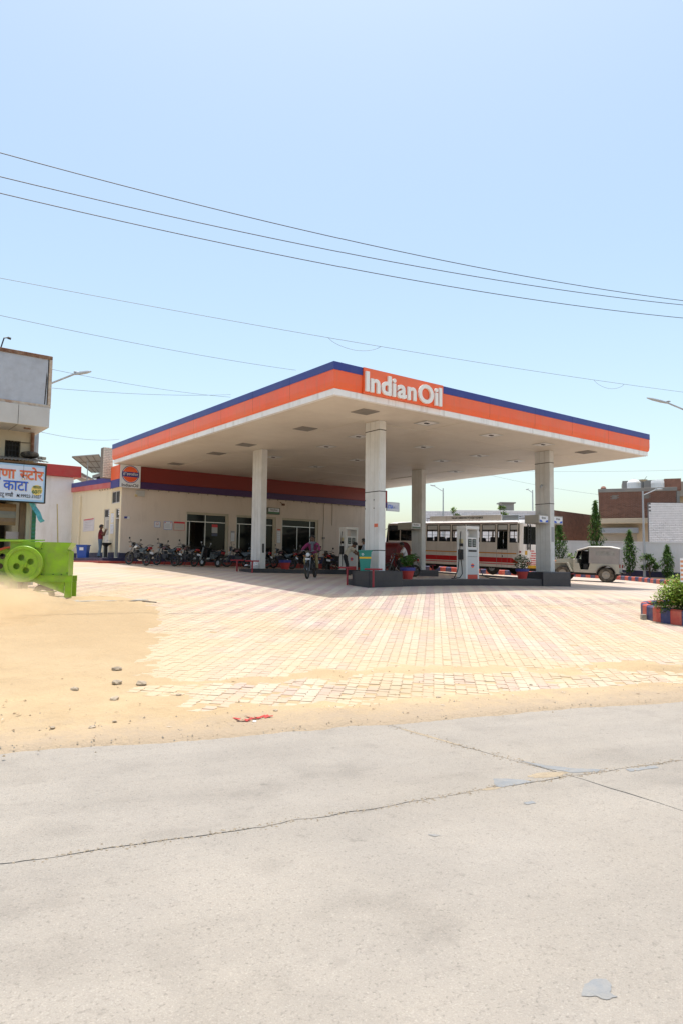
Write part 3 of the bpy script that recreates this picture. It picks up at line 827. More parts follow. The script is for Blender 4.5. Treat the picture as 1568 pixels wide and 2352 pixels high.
# columns
C1U, C2U, C1V, C2V = 3.647, 13.364, 2.382, 10.356
CW, CD = .15, .39
col_lab = {(0, 0): 'front column nearest the road, with two dark bands', (0, 1): 'white column by the office, with a small switch', (1, 0): 'grey column nearest the jeep', (1, 1): 'grey rear column in front of the bus'}
for i, cu in enumerate((C1U, C2U)):
    for j, cv in enumerate((C1V, C2V)):
        b = MB(); b.bbox(cu - CW, cu + CW, cv - CD, cv + CD, .25, SZ - .003, .012)
        c = b.build('column', column_m, canopy); c['label'] = col_lab[(i, j)]
        b = MB()
        for q in (-.13, .13): b.box(cu - CW - .003, cu - CW + .004, cv + q - .004, cv + q + .004, .3, SZ - .02)
        b.build('cladding_seam', mat('grey seam', (.36, .36, .35), .6, 0), c)
        bands = [1.02, 3.55] if (i, j) == (0, 0) else [3.2, 5.0] if (i, j) == (1, 0) else []
        if (i, j) == (0, 0): bands = [.95, 3.02, 5.2]
        for z in bands:
            b = MB(); b.bbox(cu - CW - .006, cu + CW + .006, cv - CD - .006, cv + CD + .006, z, z + .03, .005); b.build('band', seam_m, c)
        if (i, j) == (0, 1):
            b = MB(); b.bbox(cu - .04, cu + .05, cv - CD - .03, cv - CD, .95, 1.35, .008); b.build('switch_box', dark_metal, c)
        if (i, j) == (0, 0):
            b = MB(); b.bbox(cu - CW - .012, cu - CW, cv - .33, cv - .14, 1.78, 1.90, .003); b.build('plate', ink_orange, c)
            b = MB()
            for z in (2.45, 2.74): b.lathe([(.02, -.02), (.02, .0)], (cu - CW, cv - .12, z), 'x', 8); b.lathe([(.02, -.02), (.02, .0)], (cu - CW, cv + .36, z - .0), 'x', 8)
            b.build('bolt', dark_metal, c)
        if (i, j) == (1, 0):
            b = MB(); b.box(cu - .08, cu + .10, cv - CD - .006, cv - CD, 1.55, 2.2); b.build('paper_notice', ink_grey, c)
            b = MB(); b.tube([(cu - CW, cv - .02, 4.02), (cu - CW - .12, cv - .06, 4.06), (cu - CW - .24, cv - .1, 3.98)], [.02, .02, .035], 8)
            b.lathe([(.02, -.06), (.055, .0), (.05, .05)], (cu - CW - .24, cv - .1, 3.94), 'z', 10); b.build('spotlight', grey_steel, c)
# ---------------------------------------------------------------- pump islands
def island(label, u0, u1, v0, v1, top, blocks, base):
    t = thing('pump_island', label, 'pump island', (u0, v0, base), group='pump islands under the canopy')
    b = MB(); b.bbox(0, u1 - u0, 0, v1 - v0, 0, top - base, .015); b.build('slab', granite_m, t)
    b = MB(); b.box(.06, u1 - u0 - .06, .06, v1 - v0 - .06, top - base, top - base + .004); b.build('tile_top', mat('island floor tile', (.20, .185, .17), .7, .2, 3, dirt=DUST, dirt_amt=.4), t)
    for (a0, a1, b0, b1) in blocks:
        b = MB(); b.bbox(a0 - u0, a1 - u0, b0 - v0, b1 - v0, -.25, .25 - base, .012); b.build('end_block', granite_m, t)
        b = MB()
        for q in (1, 2):
            z = -.0 + (.25 - base) * q / 3
        b.box(a0 - u0 - .002, a1 - u0 + .002, b0 - v0 - .002, b1 - v0 + .002, (.25 - base) * .5 - .003, (.25 - base) * .5 + .003); b.build('tile_joint', seam_m, t)
    return t
island('dark granite pump island nearest the road with raised end blocks', 2.95, 14.2, 1.8, 3.0, -.045, [(2.85, 4.4, 1.75, 2.65), (12.35, 14.3, 1.75, 3.05)], -.42)
island('dark granite pump island nearest the office', 3.05, 14.2, 9.85, 11.0, .225, [(2.98, 4.75, 9.8, 10.8), (12.2, 14.3, 9.8, 10.95)], -.12)
# ================================================================ STATION OFFICE
VF = 19.2
def holes_wall(u0, u1, z0, z1, holes, th, P):
    "wall with real openings; P maps (along, depth, height) to a point"
    us = sorted({u0, u1, *[h[0] for h in holes], *[h[1] for h in holes]}); zs = sorted({z0, z1, *[h[2] for h in holes], *[h[3] for h in holes]})
    def solid(i, j):
        if i < 0 or j < 0 or i >= len(us) - 1 or j >= len(zs) - 1: return False
        a, c = (us[i] + us[i + 1]) / 2, (zs[j] + zs[j + 1]) / 2
        return not any(h[0] < a < h[1] and h[2] < c < h[3] for h in holes)
    b = MB()
    for i in range(len(us) - 1):
        for j in range(len(zs) - 1):
            if not solid(i, j): continue
            a, c, d, e = us[i], us[i + 1], zs[j], zs[j + 1]
            b.add([P(a, 0, d), P(c, 0, d), P(c, 0, e), P(a, 0, e)], [(0, 1, 2, 3)])
            b.add([P(a, th, d), P(c, th, d), P(c, th, e), P(a, th, e)], [(3, 2, 1, 0)])
            if not solid(i - 1, j): b.add([P(a, 0, d), P(a, th, d), P(a, th, e), P(a, 0, e)], [(3, 2, 1, 0)])
            if not solid(i + 1, j): b.add([P(c, 0, d), P(c, th, d), P(c, th, e), P(c, 0, e)], [(0, 1, 2, 3)])
            if not solid(i, j - 1): b.add([P(a, 0, d), P(c, 0, d), P(c, th, d), P(a, th, d)], [(3, 2, 1, 0)])
            if not solid(i, j + 1): b.add([P(a, 0, e), P(c, 0, e), P(c, th, e), P(a, th, e)], [(0, 1, 2, 3)])
    bm_weld = b
    return b
office = thing('office_building', 'single storey buff office under the canopy with orange and navy band', 'building', (0, 0, 0))
PF = lambda a, d, z: (a, VF + d, z)
OP = [(4.27, 6.88, .68, 3.31), (7.38, 10.05, .68, 3.30), (10.5, 13.18, .68, 3.29)]
holes_wall(.6, 18.7, .2, 5.5, OP, .25, PF).build('front_wall', wall_pink, office, fix=False)
PL = lambda a, d, z: (.6 + d, a, z)
DOORS = [(20.97, 21.82, .74, 3.37), (19.2 + .02, 20.02, .74, 3.31)]
WIN = (19.3, 20.7, 3.6, 4.26)
holes_wall(VF + .25, 27.7, .2, 4.8, [(19.47, 20.02, .74, 3.31), (20.97, 21.82, .74, 3.37), (19.47, 20.7, 3.6, 4.26)], .2, PL).build('side_wall', wall_cream, office, fix=False)
b = MB(); b.box(.597, .6, VF, VF + .25, .2, 5.4); b.build('corner_pier', wall_cream, office)
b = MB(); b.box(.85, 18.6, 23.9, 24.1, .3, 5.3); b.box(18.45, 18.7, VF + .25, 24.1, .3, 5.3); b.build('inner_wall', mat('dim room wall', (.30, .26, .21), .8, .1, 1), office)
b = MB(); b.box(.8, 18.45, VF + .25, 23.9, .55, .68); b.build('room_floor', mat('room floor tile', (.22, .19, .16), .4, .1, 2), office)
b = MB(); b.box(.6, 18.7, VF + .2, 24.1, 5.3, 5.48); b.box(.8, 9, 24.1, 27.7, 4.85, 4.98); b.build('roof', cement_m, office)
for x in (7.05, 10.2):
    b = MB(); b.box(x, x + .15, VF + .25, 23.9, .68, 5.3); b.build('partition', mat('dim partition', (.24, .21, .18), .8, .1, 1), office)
b = MB(); b.box(.75, .8, 20.2, 27.7, .3, 4.8)
# skirting, platform and step
b = MB(); b.box(.6 - .015, 4.27, VF - .015, VF, .6, .96); b.box(6.88, 7.38, VF - .015, VF, .6, .96); b.box(10.05, 10.5, VF - .015, VF, .6, .96); b.box(13.18, 18.7, VF - .015, VF, .6, .96)
b.build('skirting', skirt_navy, office)
b = MB(); b.box(.585, .6, 20.03, 20.96, .6, 1.0); b.box(.585, .6, 21.83, 27.7, .6, 1.0); b.box(.585, .6, VF - .015, 19.46, .6, .98); b.build('side_skirting', skirt_navy, office)
b = MB(); b.bbox(-.62, 18.7, 18.15, VF - .016, .1, .69, .015); b.bbox(-.62, .58, VF - .016, 27.6, .1, .69, .015); b.build('platform', skirt_navy, office)
b = MB(); b.box(-.56, 18.7, 18.21, VF - .02, .69, .694); b.box(-.56, .58, VF - .02, 27.6, .69, .694); b.build('platform_top', mat('platform stone', (.20, .19, .19), .6, .2, 2), office)
b = MB(); b.bbox(-.92, 18.7, 17.82, 18.149, .0, .53, .015); b.bbox(-.92, -.621, 18.149, 27.6, .0, .53, .015); b.build('step', step_red, office)
# fascia band of the office
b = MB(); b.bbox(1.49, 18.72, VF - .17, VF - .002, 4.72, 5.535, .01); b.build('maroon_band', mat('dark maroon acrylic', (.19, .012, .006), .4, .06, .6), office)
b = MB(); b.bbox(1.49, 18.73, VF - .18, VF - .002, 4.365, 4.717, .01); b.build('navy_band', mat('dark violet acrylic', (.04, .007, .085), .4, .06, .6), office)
b = MB(); b.bbox(.36, .44, VF - .19, 20.25, 4.80, 5.53, .008); b.build('corner_orange', orange_m, office)
b = MB(); b.bbox(.355, .44, VF - .195, 20.25, 4.37, 4.797, .008); b.build('corner_navy', navy_m, office)
b = MB(); b.box(.442, .6, VF + .002, 20.25, 4.4, 5.5); b.build('corner_backing', wall_cream, office)
# sloping side fascia
def sl_band(name, za0, za1, zb0, zb1, m, o=.1):
    b = MB(); y0, y1 = 20.26, 27.72
    b.add([(.6 - o, y0, za0), (.6 - o, y1, zb0), (.6 - o, y1, zb1), (.6 - o, y0, za1), (.6 - .002, y0, za0), (.6 - .002, y1, zb0), (.6 - .002, y1, zb1), (.6 - .002, y0, za1)],
          [(0, 1, 2, 3), (7, 6, 5, 4), (0, 4, 5, 1), (3, 2, 6, 7), (0, 3, 7, 4), (1, 5, 6, 2)])
    return b.build(name, m, office)
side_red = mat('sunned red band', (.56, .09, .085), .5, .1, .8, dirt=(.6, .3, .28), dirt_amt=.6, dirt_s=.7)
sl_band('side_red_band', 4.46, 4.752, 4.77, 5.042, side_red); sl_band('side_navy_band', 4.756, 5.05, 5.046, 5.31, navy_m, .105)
# pilaster at the far end of the side wall
b = MB(); b.bbox(.5, .598, 25.9, 26.12, .69, 4.4, .01); b.build('pilaster', wall_cream, office)
# small lamp brackets under the bands
b = MB()
for k in range(26):
    u = 2.0 + k * .58
    b.lathe([(.03, 0), (.035, -.05), (.012, -.075)], (u, VF - .08, 4.36), 'z', 8)
for k in range(6):
    b.lathe([(.03, 0), (.035, -.05), (.012, -.075)], (.54, 20.4 + k * .42, 4.45 + k * .012), 'z', 8)
b.build('bulb_row', mat('old bulbs', (.35, .28, .2), .4, .1), office)
# shopfronts: lintel, frame bars, panes
def shopfront(u0, u1, z0, z1, mull, door=None, trans=2.80, part='shopfront'):
    b = MB(); b.box(u0, u1, VF + .04, VF + .16, z1 - .13, z1 - .002)
    f = b.build('shutter_box', wall_old, office)
    b = MB(); zt = z1 - .13
    fr = MB()
    y0, y1 = VF + .07, VF + .12
    xs = [u0 + .02] + mull + [u1 - .06]
    w = .035
    fr.box(u0, u1 - .02, y0, y1, trans - w, trans + w * .3)
    for x in xs: fr.box(x, x + w * 1.3, y0 + .004, y1 - .004, z0, trans - w)
    for x in (xs[0], xs[len(xs) // 2], xs[-1]): fr.box(x, x + w * 1.3, y0 + .004, y1 - .004, trans + w * .3, zt)
    frm = fr.build('window_frame', alu_m, office)
    for a, c in zip(xs, xs[1:]):
        if door is not None and abs(a - door) < .02: continue
        p = MB(); p.box(a + w * 1.3, c, y0 + .02, y0 + .03, z0 + .02, trans - w); p.build('pane', glass_m, frm)
    for a, c in ((xs[0], xs[len(xs) // 2]), (xs[len(xs) // 2], xs[-1])):
        p = MB(); p.box(a + w * 1.3, c, y0 + .02, y0 + .03, trans + w * .3, zt); p.build('pane', glass_m, frm)
    b = MB(); b.box(u1 - .19, u1 - .012, VF + .03, VF + .069, z0, zt); b.build('side_post', wall_old, office)
    b = MB(); b.box(u0 + .01, u1 - .2, y0 + .005, y1 - .005, z0, z0 + .12); b.build('kick_panel', alu_m, office)
    return frm
shopfront(4.27, 6.88, .68, 3.31, [4.47, 5.42], door=4.47)
shopfront(7.38, 10.05, .68, 3.30, [7.6, 8.45, 9.3])
shopfront(10.5, 13.18, .68, 3.29, [11.62, 12.58])
# poster and papers on the first pane
b = MB(); b.box(5.86, 6.22, VF + .078, VF + .084, 2.2, 2.68); b.build('poster', mat('poster paper', (.42, .42, .42), .7, .05), office)
b = MB(); b.box(5.86, 6.22, VF + .074, VF + .078, 2.52, 2.68); b.build('poster_head', ink_red, office)
b = MB(); b.box(5.86, 6.22, VF + .074, VF + .078, 2.02, 2.18); b.build('poster_foot', mat('slate blue paper', (.09, .1, .16), .7, .05), office)
b = MB(); b.box(5.55, 6.6, VF + .42, VF + .45, .7, 2.5); b.build('inside_board', mat('pale board', (.34, .34, .33), .8, .1), office)
b = MB(); b.box(7.6, 8.5, VF + .8, VF + 1.3, .68, 1.55); b.box(8.5, 9.9, VF + .8, VF + 1.4, .68, 1.35); b.build('counter', yellow_m, office)
# side doors and window
def side_door(a0, a1, z0, z1, split, leaf_m, open_=False):
    b = MB()
    for (y0, y1, q0, q1) in ((a0, a0 + .05, z0, z1), (a1 - .05, a1, z0, z1), (a0 + .05, a1 - .05, z1 - .05, z1), (a0 + .05, a1 - .05, split - .03, split + .03)):
        b.box(.63, .69, y0, y1, q0, q1)
    fr = b.build('door_frame', alu_m, office)
    b = MB(); b.box(.655, .665, a0 + .05, a1 - .05, split + .03, z1 - .05); b.build('fanlight', glass_m, fr)
    b = MB()
    if open_:
        b.box(.7, 1.35, a1 - .09, a1 - .055, z0 + .01, split - .03)
    else: b.box(.645, .675, a0 + .055, a1 - .055, z0 + .01, split - .035)
    d = b.build('door_leaf', leaf_m, fr)
    return fr
door_grey = mat('grey door', (.40, .39, .37), .5, .1, 3)
fr1 = side_door(20.97, 21.82, .74, 3.37, 2.90, mat('pale door', (.55, .53, .48), .5, .06, 3))
fr2 = side_door(19.47, 20.02, .74, 3.31, 2.78, door_grey, True)
for a in (21.0, 19.5):
    b = MB()
    for q in range(3): b.box(.64, .654, a + .03, a + .22, 2.97 + q * .12, 3.05 + q * .12)
    b.build('fanlight_sticker', board_white, fr1 if a > 20.5 else fr2)
b = MB(); b.box(.640, .645, 21.12, 21.5, 1.95, 2.75); b.build('door_poster', mat('dim notice', (.38, .36, .33), .7, .25, 9), fr1)
b = MB()
for (y0, y1, q0, q1) in ((19.47, 19.53, 3.6, 4.26), (20.64, 20.7, 3.6, 4.26), (19.53, 20.64, 3.6, 3.65), (19.53, 20.64, 4.21, 4.26), (20.05, 20.11, 3.65, 4.21)): b.box(.63, .69, y0, y1, q0, q1)
wf = b.build('high_window', alu_m, office)
b = MB(); b.box(.655, .665, 19.53, 20.05, 3.65, 4.21); b.build('pane', glass_m, wf)
b = MB(); b.box(.655, .665, 20.11, 20.64, 3.65, 4.21); b.build('pane', glass_m, wf)
# far block behind: brick pier on the roof
def brick_stack(name, parent, w, h, th, bw, bh, m, mm, cap=300, jitter=.004, ragged=False, skip=None, extra_name='brickwork'):
    "a wall of separate bricks in the local xz plane facing -y; joints recessed onto a mortar backing"
    b = MB(); b.box(.01, w - .01, .03, th, 0, h - .005); b.build('mortar_backing', mm, parent)
    rows = int(round(h / bh)); proto = None; rest = MB(); n = 0
    for r in range(rows):
        off = (bw / 2 if r % 2 else 0)
        x = -off
        while x < w - .02:
            x0, x1 = max(0, x), min(w, x + bw)
            x += bw
            if x1 - x0 < .05: continue
            if skip and skip((x0 + x1) / 2, (r + .5) * bh): continue
            full = abs((x1 - x0) - bw) < 1e-6
            jy = random.uniform(-jitter, jitter); 
            if full and n < cap:
                if proto is None:
                    q = MB(); g = .006
                    q.add([(g, .04, g), (bw - g, .04, g), (bw - g, .04, bh - g), (g, .04, bh - g), (g + .004, 0, g + .004), (bw - g - .004, 0, g + .004), (bw - g - .004, 0, bh - g - .004), (g + .004, 0, bh - g - .004)],
                          [(4, 5, 6, 7), (0, 1, 5, 4), (1, 2, 6, 5), (2, 3, 7, 6), (3, 0, 4, 7)])
                    proto = q.build('brick', m, parent); o = proto
                else: o = inst(proto, 'brick', parent)
                o.location = (x0, jy, r * bh); o.rotation_euler = (0, random.uniform(-.012, .012), random.uniform(-.02, .02))
                n += 1
            else:
                g = .006
                rest.box(x0 + g, x1 - g, jy, jy + .04, r * bh + g, (r + 1) * bh - g)
    if rest.v:
        o = rest.build(extra_name, m, parent); o['kind'] = 'stuff'
pier = thing('brick_pier', 'limewashed brick pier rising behind the left end of the canopy', 'pier', (-.05, 20.3, 4.95), 0)
brick_stack('pier', pier, .52, 1.62, .5, .17, .09, mat('cream limewashed brick', (.80, .75, .64), .9, .1, 3, .2, 40, rnd=.06), mortar_m)
# solar panel frame on the roof
t = thing('solar_panel', 'tilted solar panel on posts on the roof behind the office', 'solar panel', (.8, 25.6, 5.0), FACE)
b = MB()
b.add([(-1.05, -.5, 1.68), (.25, -.9, 1.55), (.35, 1.2, .85), (-.2, 1.2, .85)], [(0, 1, 2, 3)])
b = MB()
cs = [(-.75, -.6, 1.66), (.85, -.6, 1.80), (.85, .9, .95), (-.1, .9, .95)]
b.add(cs + [(x, y, z + .04) for x, y, z in cs], [(0, 1, 2, 3), (7, 6, 5, 4), (0, 4, 5, 1), (1, 5, 6, 2), (2, 6, 7, 3), (3, 7, 4, 0)])
b.build('panel', mat('panel underside', (.36, .35, .33), .5, .1), t)
b = MB()
for k in range(5):
    f = k / 4; a = Vector(cs[0]).lerp(Vector(cs[1]), f); c = Vector(cs[3]).lerp(Vector(cs[2]), f); b.tube([a - Vector((0, 0, .02)), c - Vector((0, 0, .02))], .02, 5)
for k in range(4):
    f = k / 3; a = Vector(cs[0]).lerp(Vector(cs[3]), f); c = Vector(cs[1]).lerp(Vector(cs[2]), f); b.tube([a - Vector((0, 0, .03)), c - Vector((0, 0, .03))], .018, 5)
b.build('panel_frame', mat('frame brown steel', (.18, .15, .13), .6, .1), t)
for x, y, z in ((.05, -.2, 1.6), (.8, .8, 1.0)):
    b = MB(); b.tube([(x, y, -.05), (x, y, z - .03)], .025, 6); b.build('post', grey_steel, t)
# ---------------------------------------------------------------- signs and notices on the office
sg = thing('brand_sign', 'square white oil company sign with an orange roundel on the office corner', 'sign', (.40, VF - .24, 4.36))
b = MB(); b.bbox(0, 1.09, 0, .05, 0, 1.19, .006); b.build('board', board_white, sg)
cx, cz, R_ = .545, .70, .46
def disc(r, y0, y1, c=(0, 0), n=48): return MB().lathe([(r, y0), (r, y1)], (c[0], 0, c[1]), 'y', n)
disc(R_, -.004, .0, (cx, cz)).build('ring', navy_m, sg)
disc(R_ - .035, -.008, -.0045, (cx, cz)).build('white_ring', board_white, sg)
disc(R_ - .055, -.012, -.0085, (cx, cz)).build('roundel', orange_m, sg)
b = MB(); b.box(cx - R_ + .012, cx + R_ - .012, -.017, -.0125, cz - .135, cz + .12); b.build('bar', navy_m, sg)
letters('hindi_name', ["इं", "ि", "डयनऑयल"], board_white, sg, (cx - .40, -.0175, cz - .085), (1, 0, 0), (0, 0, 1), .80, .19, .012, .004)
letters('latin_name', "IndianOil", ink_black, sg, (.10, -.0005, .045), (1, 0, 0), (0, 0, 1), .88, .165, .016, .004)
def notice(label, u0, u1, z0, z1, head=None, lines=4, border=None, red=False):
    t = thing('wall_notice', label, 'notice', (u0, VF - .025, z0), group='notices on the office front')
    w, h = u1 - u0, z1 - z0
    b = MB(); b.bbox(0, w, 0, .02, 0, h, .004); b.build('board', board_white if not red else mat('notice cream', (.60, .55, .50), .6, .05), t)
    b = MB(); e = .015
    for (x0, x1, q0, q1) in ((0, w, 0, e), (0, w, h - e, h), (0, e, e, h - e), (w - e, w, e, h - e)): b.box(x0, x1, -.005, -.001, q0, q1)
    b.build('border', border or ink_grey, t)
    if head:
        b = MB(); b.box(e, w - e, -.004, -.001, h - .1, h - e); b.build('heading', head, t)
    b = MB()
    for k in range(lines):
        z = h - .14 - k * (h - .2) / max(1, lines)
        b.box(w * .15, w * (.85 - .15 * (k % 2)), -.003, -.001, z - .012, z)
    b.build('print', ink_grey, t)
    return t
t = notice('small white no smoking notice, leftmost on the office wall', 2.42, 2.75, 2.37, 2.68, None, 2, ink_blue)
b = MB(); b.torus((.165, -.004, .2), .06, .007, 'y', 20, 5); b.build('ring', ink_red, t)
t = notice('white printed notice between the no smoking sign and the red headed board', 2.955, 3.43, 2.265, 2.72, None, 5, ink_blue)
for x in (.07, .4): disc(.03, -.005, -.0015, (x, .39), 16).build('seal', ink_red, t)
notice('cream notice board with a red heading beside the first shopfront', 3.525, 4.165, 2.25, 2.73, ink_red, 3, ink_red, True)
notice('tall narrow paper notice on the wall between first and second shopfronts', 7.02, 7.27, 1.75, 2.35, ink_grey, 6)
notice('narrow paper notice on the wall between second and third shopfronts', 10.13, 10.4, 1.75, 2.6, ink_orange, 5)
t = thing('projecting_sign', 'small navy and white plate at the office corner above the motorcycles', 'sign', (.76, VF - .03, 2.75))
b = MB(); b.bbox(0, .3, 0, .025, 0, .12, .003); b.build('board', board_white, t)
b = MB(); b.prism([(.003, .004), (.14, .004), (.19, .117), (.003, .117)], -.004, -.0005); b.build('navy_panel', navy_m, t)
t = thing('junction_box', 'pale grey junction box high on the office wall under the band', 'box', (1.36, VF - .08, 3.97))
b = MB(); b.bbox(0, .46, 0, .08, 0, .3, .01); b.build('body', mat('pale grey box', (.46, .46, .44), .6, .05), t)
b = MB(); b.bbox(-.1, .04, -.05, .0, -.04, .08, .01); b.build('switch', ink_tan, t)
t = thing('petrol_sign', 'small framed green and white petrol sign above the second shopfront', 'sign', (9.38, VF - .13, 3.45))
b = MB(); b.bbox(0, .88, 0, .12, 0, .4, .01); b.build('frame', mat('olive frame', (.12, .13, .1), .5, .1), t)
b = MB(); b.box(.06, .82, -.004, -.0005, .15, .36); b.build('white_field', board_white, t)
b = MB(); b.box(.06, .82, -.004, -.0005, .04, .147); b.build('green_field', mat('sign green', (.07, .2, .1), .5, .05), t)
letters('lettering', "पेट्रोल", ink_black, t, (.16, -.0045, .17), (1, 0, 0), (0, 0, 1), .55, .16, .012, .003)
t = thing('wall_bracket', 'rusty camera bracket on the office wall below the navy band', 'bracket', (10.33, VF - .02, 4.1))
b = MB(); b.tube([(0, 0, .12), (0, -.15, .05), (.05, -.25, -.03)], .025, 6); b.bbox(-.04, .12, -.36, -.2, -.1, .02, .01); b.build('arm', rust_m, t)
t = thing('wall_cable', 'loose brown cables hanging down the office wall right of the third shopfront', 'cable', (13.6, VF - .02, 0))
b = MB(); b.tube([(-.05, 0, 4.3), (-.02, -.01, 3.4), (-.08, -.02, 2.4), (-.05, -.03, 2.0), (-.05, -.02, 1.4)], .013, 5); b.tube([(.65, 0, 4.3), (.64, -.01, 3.6), (.63, -.01, 2.98)], .012, 5); b.build('wires', wood_m, t)
b = MB(); b.bbox(-.12, .06, -.08, .01, 2.1, 2.22, .01); b.build('socket', cement_m, t)
# notices on the side wall
def side_paper(label, v0, v1, z0, z1, m, hd=None):
    t = thing('wall_notice', label, 'notice', (.595, v1, z0), -PI / 2)
    w, h = abs(v1 - v0), z1 - z0
    b = MB(); b.box(0, w, -.008, 0, 0, h); b.build('sheet', m, t)
    b = MB()
    for k in range(6): b.box(w * .12, w * (.9 - .2 * (k % 3)), -.0105, -.0085, h * (.85 - .13 * k) - .012, h * (.85 - .13 * k))
    b.build('print', ink_grey, t)
    if hd:
        b = MB(); b.box(w * .05, w * .95, -.0105, -.0085, h * .9, h * .98); b.build('heading', hd, t)
side_paper('large pale poster on the cream side wall above the blue bin', 23.4, 25.4, 2.25, 2.98, mat('pale poster', (.60, .58, .60), .7, .06, 2), ink_red)
side_paper('tall paper chart with a yellow top between the two side doors', 20.25, 20.68, 2.58, 3.16, board_white, ink_yellow)
side_paper('white paper sheet below the yellow topped chart by the side door', 20.23, 20.74, 1.99, 2.52, board_white)
# hanging sign at the far end
t = thing('hanging_sign', 'pale rectangular shop sign jutting out at the far right end of the office', 'sign', (18.76, VF - .06, 4.18))
b = MB(); b.bbox(0, 1.16, 0, .08, 0, .62, .01); b.build('board', mat('sign grey white', (.55, .57, .6), .5, .05), t)
b = MB()
for (x0, x1, q0, q1) in ((0, 1.16, 0, .04), (0, 1.16, .58, .62), (0, .03, .04, .58), (1.13, 1.16, .04, .58)): b.box(x0, x1, -.012, -.001, q0, q1)
b.build('frame', grey_steel, t)
letters('dark_letters', "XTRA", ink_blue, t, (.08, -.002, .17), (1, 0, 0), (0, 0, 1), .5, .26, .03, .004)
letters('pale_letters', "MILE", mat('faded ink', (.42, .46, .58), .5, 0), t, (.6, -.002, .17), (1, 0, 0), (0, 0, 1), .48, .26, .03, .004)
# washbasin
t = thing('wash_basin', 'black pedestal wash basin against the cream side wall', 'basin', (.35, 20.6, .69), FACE)
b = MB(); b.lathe([(.12, 0), (.09, .1), (.09, .6), (.14, .66)], (0, 0, 0), 'z', 14); b.build('pedestal', black_m, t, True)
b = MB(); b.lathe([(.10, .64), (.24, .72), (.30, .80), (.28, .81), (.22, .74), (.02, .72)], (0, 0, 0), 'z', 20); b.build('bowl', black_m, t, True)
b = MB(); b.tube([(.1, .2, .8), (.1, .2, .95), (.05, .08, .97), (.03, .05, .9)], .014, 6); b.build('tap', chrome_m, t)
# ================================================================ WHITE BLOCK LEFT OF THE OFFICE
wb = thing('white_building', 'plain white building with a red parapet band behind the shop', 'building', (0, 0, 0))
b = MB(); b.box(-14, .62, 27.73, 33, .2, 5.68); b.build('wall', wall_white, wb)
b = MB(); b.bbox(-14, .98, 27.45, 33.2, 5.69, 6.38, .01); b.build('parapet_band', red_m, wb)
b = MB(); b.box(-14, .63, 27.71, 27.729, .2, .72); b.build('skirting', skirt_navy, wb)
b = MB(); b.tube([(.9, 28.5, 6.0), (1.7, 28.1, 5.72)], .06, 8); b.build('drain_pipe', trim_white, wb)
b = MB(); b.add([(.99, 28.0, 6.1), (2.4, 27.9, 5.45), (2.4, 30, 5.45), (.99, 30, 6.1), (.99, 28.0, 6.16), (2.4, 27.9, 5.51), (2.4, 30, 5.51), (.99, 30, 6.16)], [(3, 2, 1, 0), (4, 5, 6, 7), (0, 1, 5, 4), (1, 2, 6, 5), (2, 3, 7, 6), (3, 0, 4, 7)])
b.build('lean_to_roof', mat('sheet roof', (.33, .33, .33), .6, .15), wb)
# ================================================================ ROADSIDE SHOP
shop = thing('roadside_shop', 'old two storey cream shop with a corrugated awning at the edge of the road', 'shop', (0, 0, 0))
SW = 3.2
PS = lambda a, d, z: (a, SW + d, z)
holes_wall(-14, -7.56, -.6, 4.0, [(-8.28, -7.90, 3.07, 3.60), (-11.5, -8.02, -.6, 2.9)], .25, PS).build('front_wall', wall_old, shop, fix=False)
b = MB(); b.box(-14, -7.56, 8.0, 8.2, -.5, 5.7); b.box(-7.8, -7.565, SW + .25, 8.0, -.5, 4.0); b.box(-14, -7.6, SW + .26, 8.0, 3.84, 3.99); b.build('side_wall', wall_old, shop)
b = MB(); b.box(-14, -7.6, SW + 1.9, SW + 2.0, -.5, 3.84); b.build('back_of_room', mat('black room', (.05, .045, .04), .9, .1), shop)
b = MB()
for k in range(5): b.box(-8.25 + k * .08, -8.238 + k * .08, SW + .06, SW + .075, 3.07, 3.60)
for k in range(3): b.box(-8.28, -7.9, SW + .05, SW + .059, 3.2 + k * .14, 3.215 + k * .14)
b.build('window_bars', dark_metal, shop)
b = MB(); b.box(-8.28, -7.9, SW + .2, SW + .24, 3.07, 3.6); b.build('window_mesh', mat('dark mesh', (.03, .028, .025), .9, .2, 30), shop)
b = MB(); b.bbox(-14, -7.47, 2.15, SW + .5, 3.86, 4.37, .008); b.build('ledge', mat('aluminium composite', (.50, .50, .50), .45, .05, 1, dirt=(.36, .34, .31), dirt_amt=.4), shop)
b = MB(); b.box(-8.22, -8.212, 2.145, 2.149, 3.87, 4.36); b.box(-8.22, -8.212, 2.2, 3.19, 3.855, 3.859); b.build('ledge_joint', seam_m, shop)
b = MB(); b.bbox(-7.98, -7.82, 2.5, 2.6, 3.835, 3.858, .004); b.build('ceiling_fitting', rust_m, shop)
b = MB(); b.tube([(-7.62, SW - .05, 3.85), (-7.62, SW - .05, 3.3), (-7.7, SW - .06, 3.15)], .045, 8); b.build('down_pipe', rust_m, shop)
# blank lightbox frame above the ledge
tb = thing('blank_signboard', 'blank weathered white signboard in a rusty frame on top of the shop', 'signboard', (-7.44, 2.2, 4.37))
b = MB(); b.box(-4.0, -.10, .03, .45, .06, 1.30); b.build('flex_face', flex_m, tb)
b = MB(); b.bbox(-4.1, .0, 0, .5, 1.28, 1.375, .008); b.build('top_rail', rust_m, tb)
b = MB(); b.bbox(-4.1, .0, 0, .5, 0, .085, .008); b.build('bottom_rail', rust_white, tb)
b = MB(); b.bbox(-.075, 0, 0, .5, .087, 1.278, .006); b.build('side_rail', rust_white, tb)
b = MB(); b.add([(-.16, .027, .1), (-.135, .027, .1), (-.105, .027, .8), (-.13, .027, .95)], [(0, 1, 2, 3)]); b.build('tear', seam_m, tb)
t = thing('lamp_bracket', 'thin bent lamp bracket standing on top of the blank signboard', 'lamp bracket', (-8.66, 2.4, 5.72))
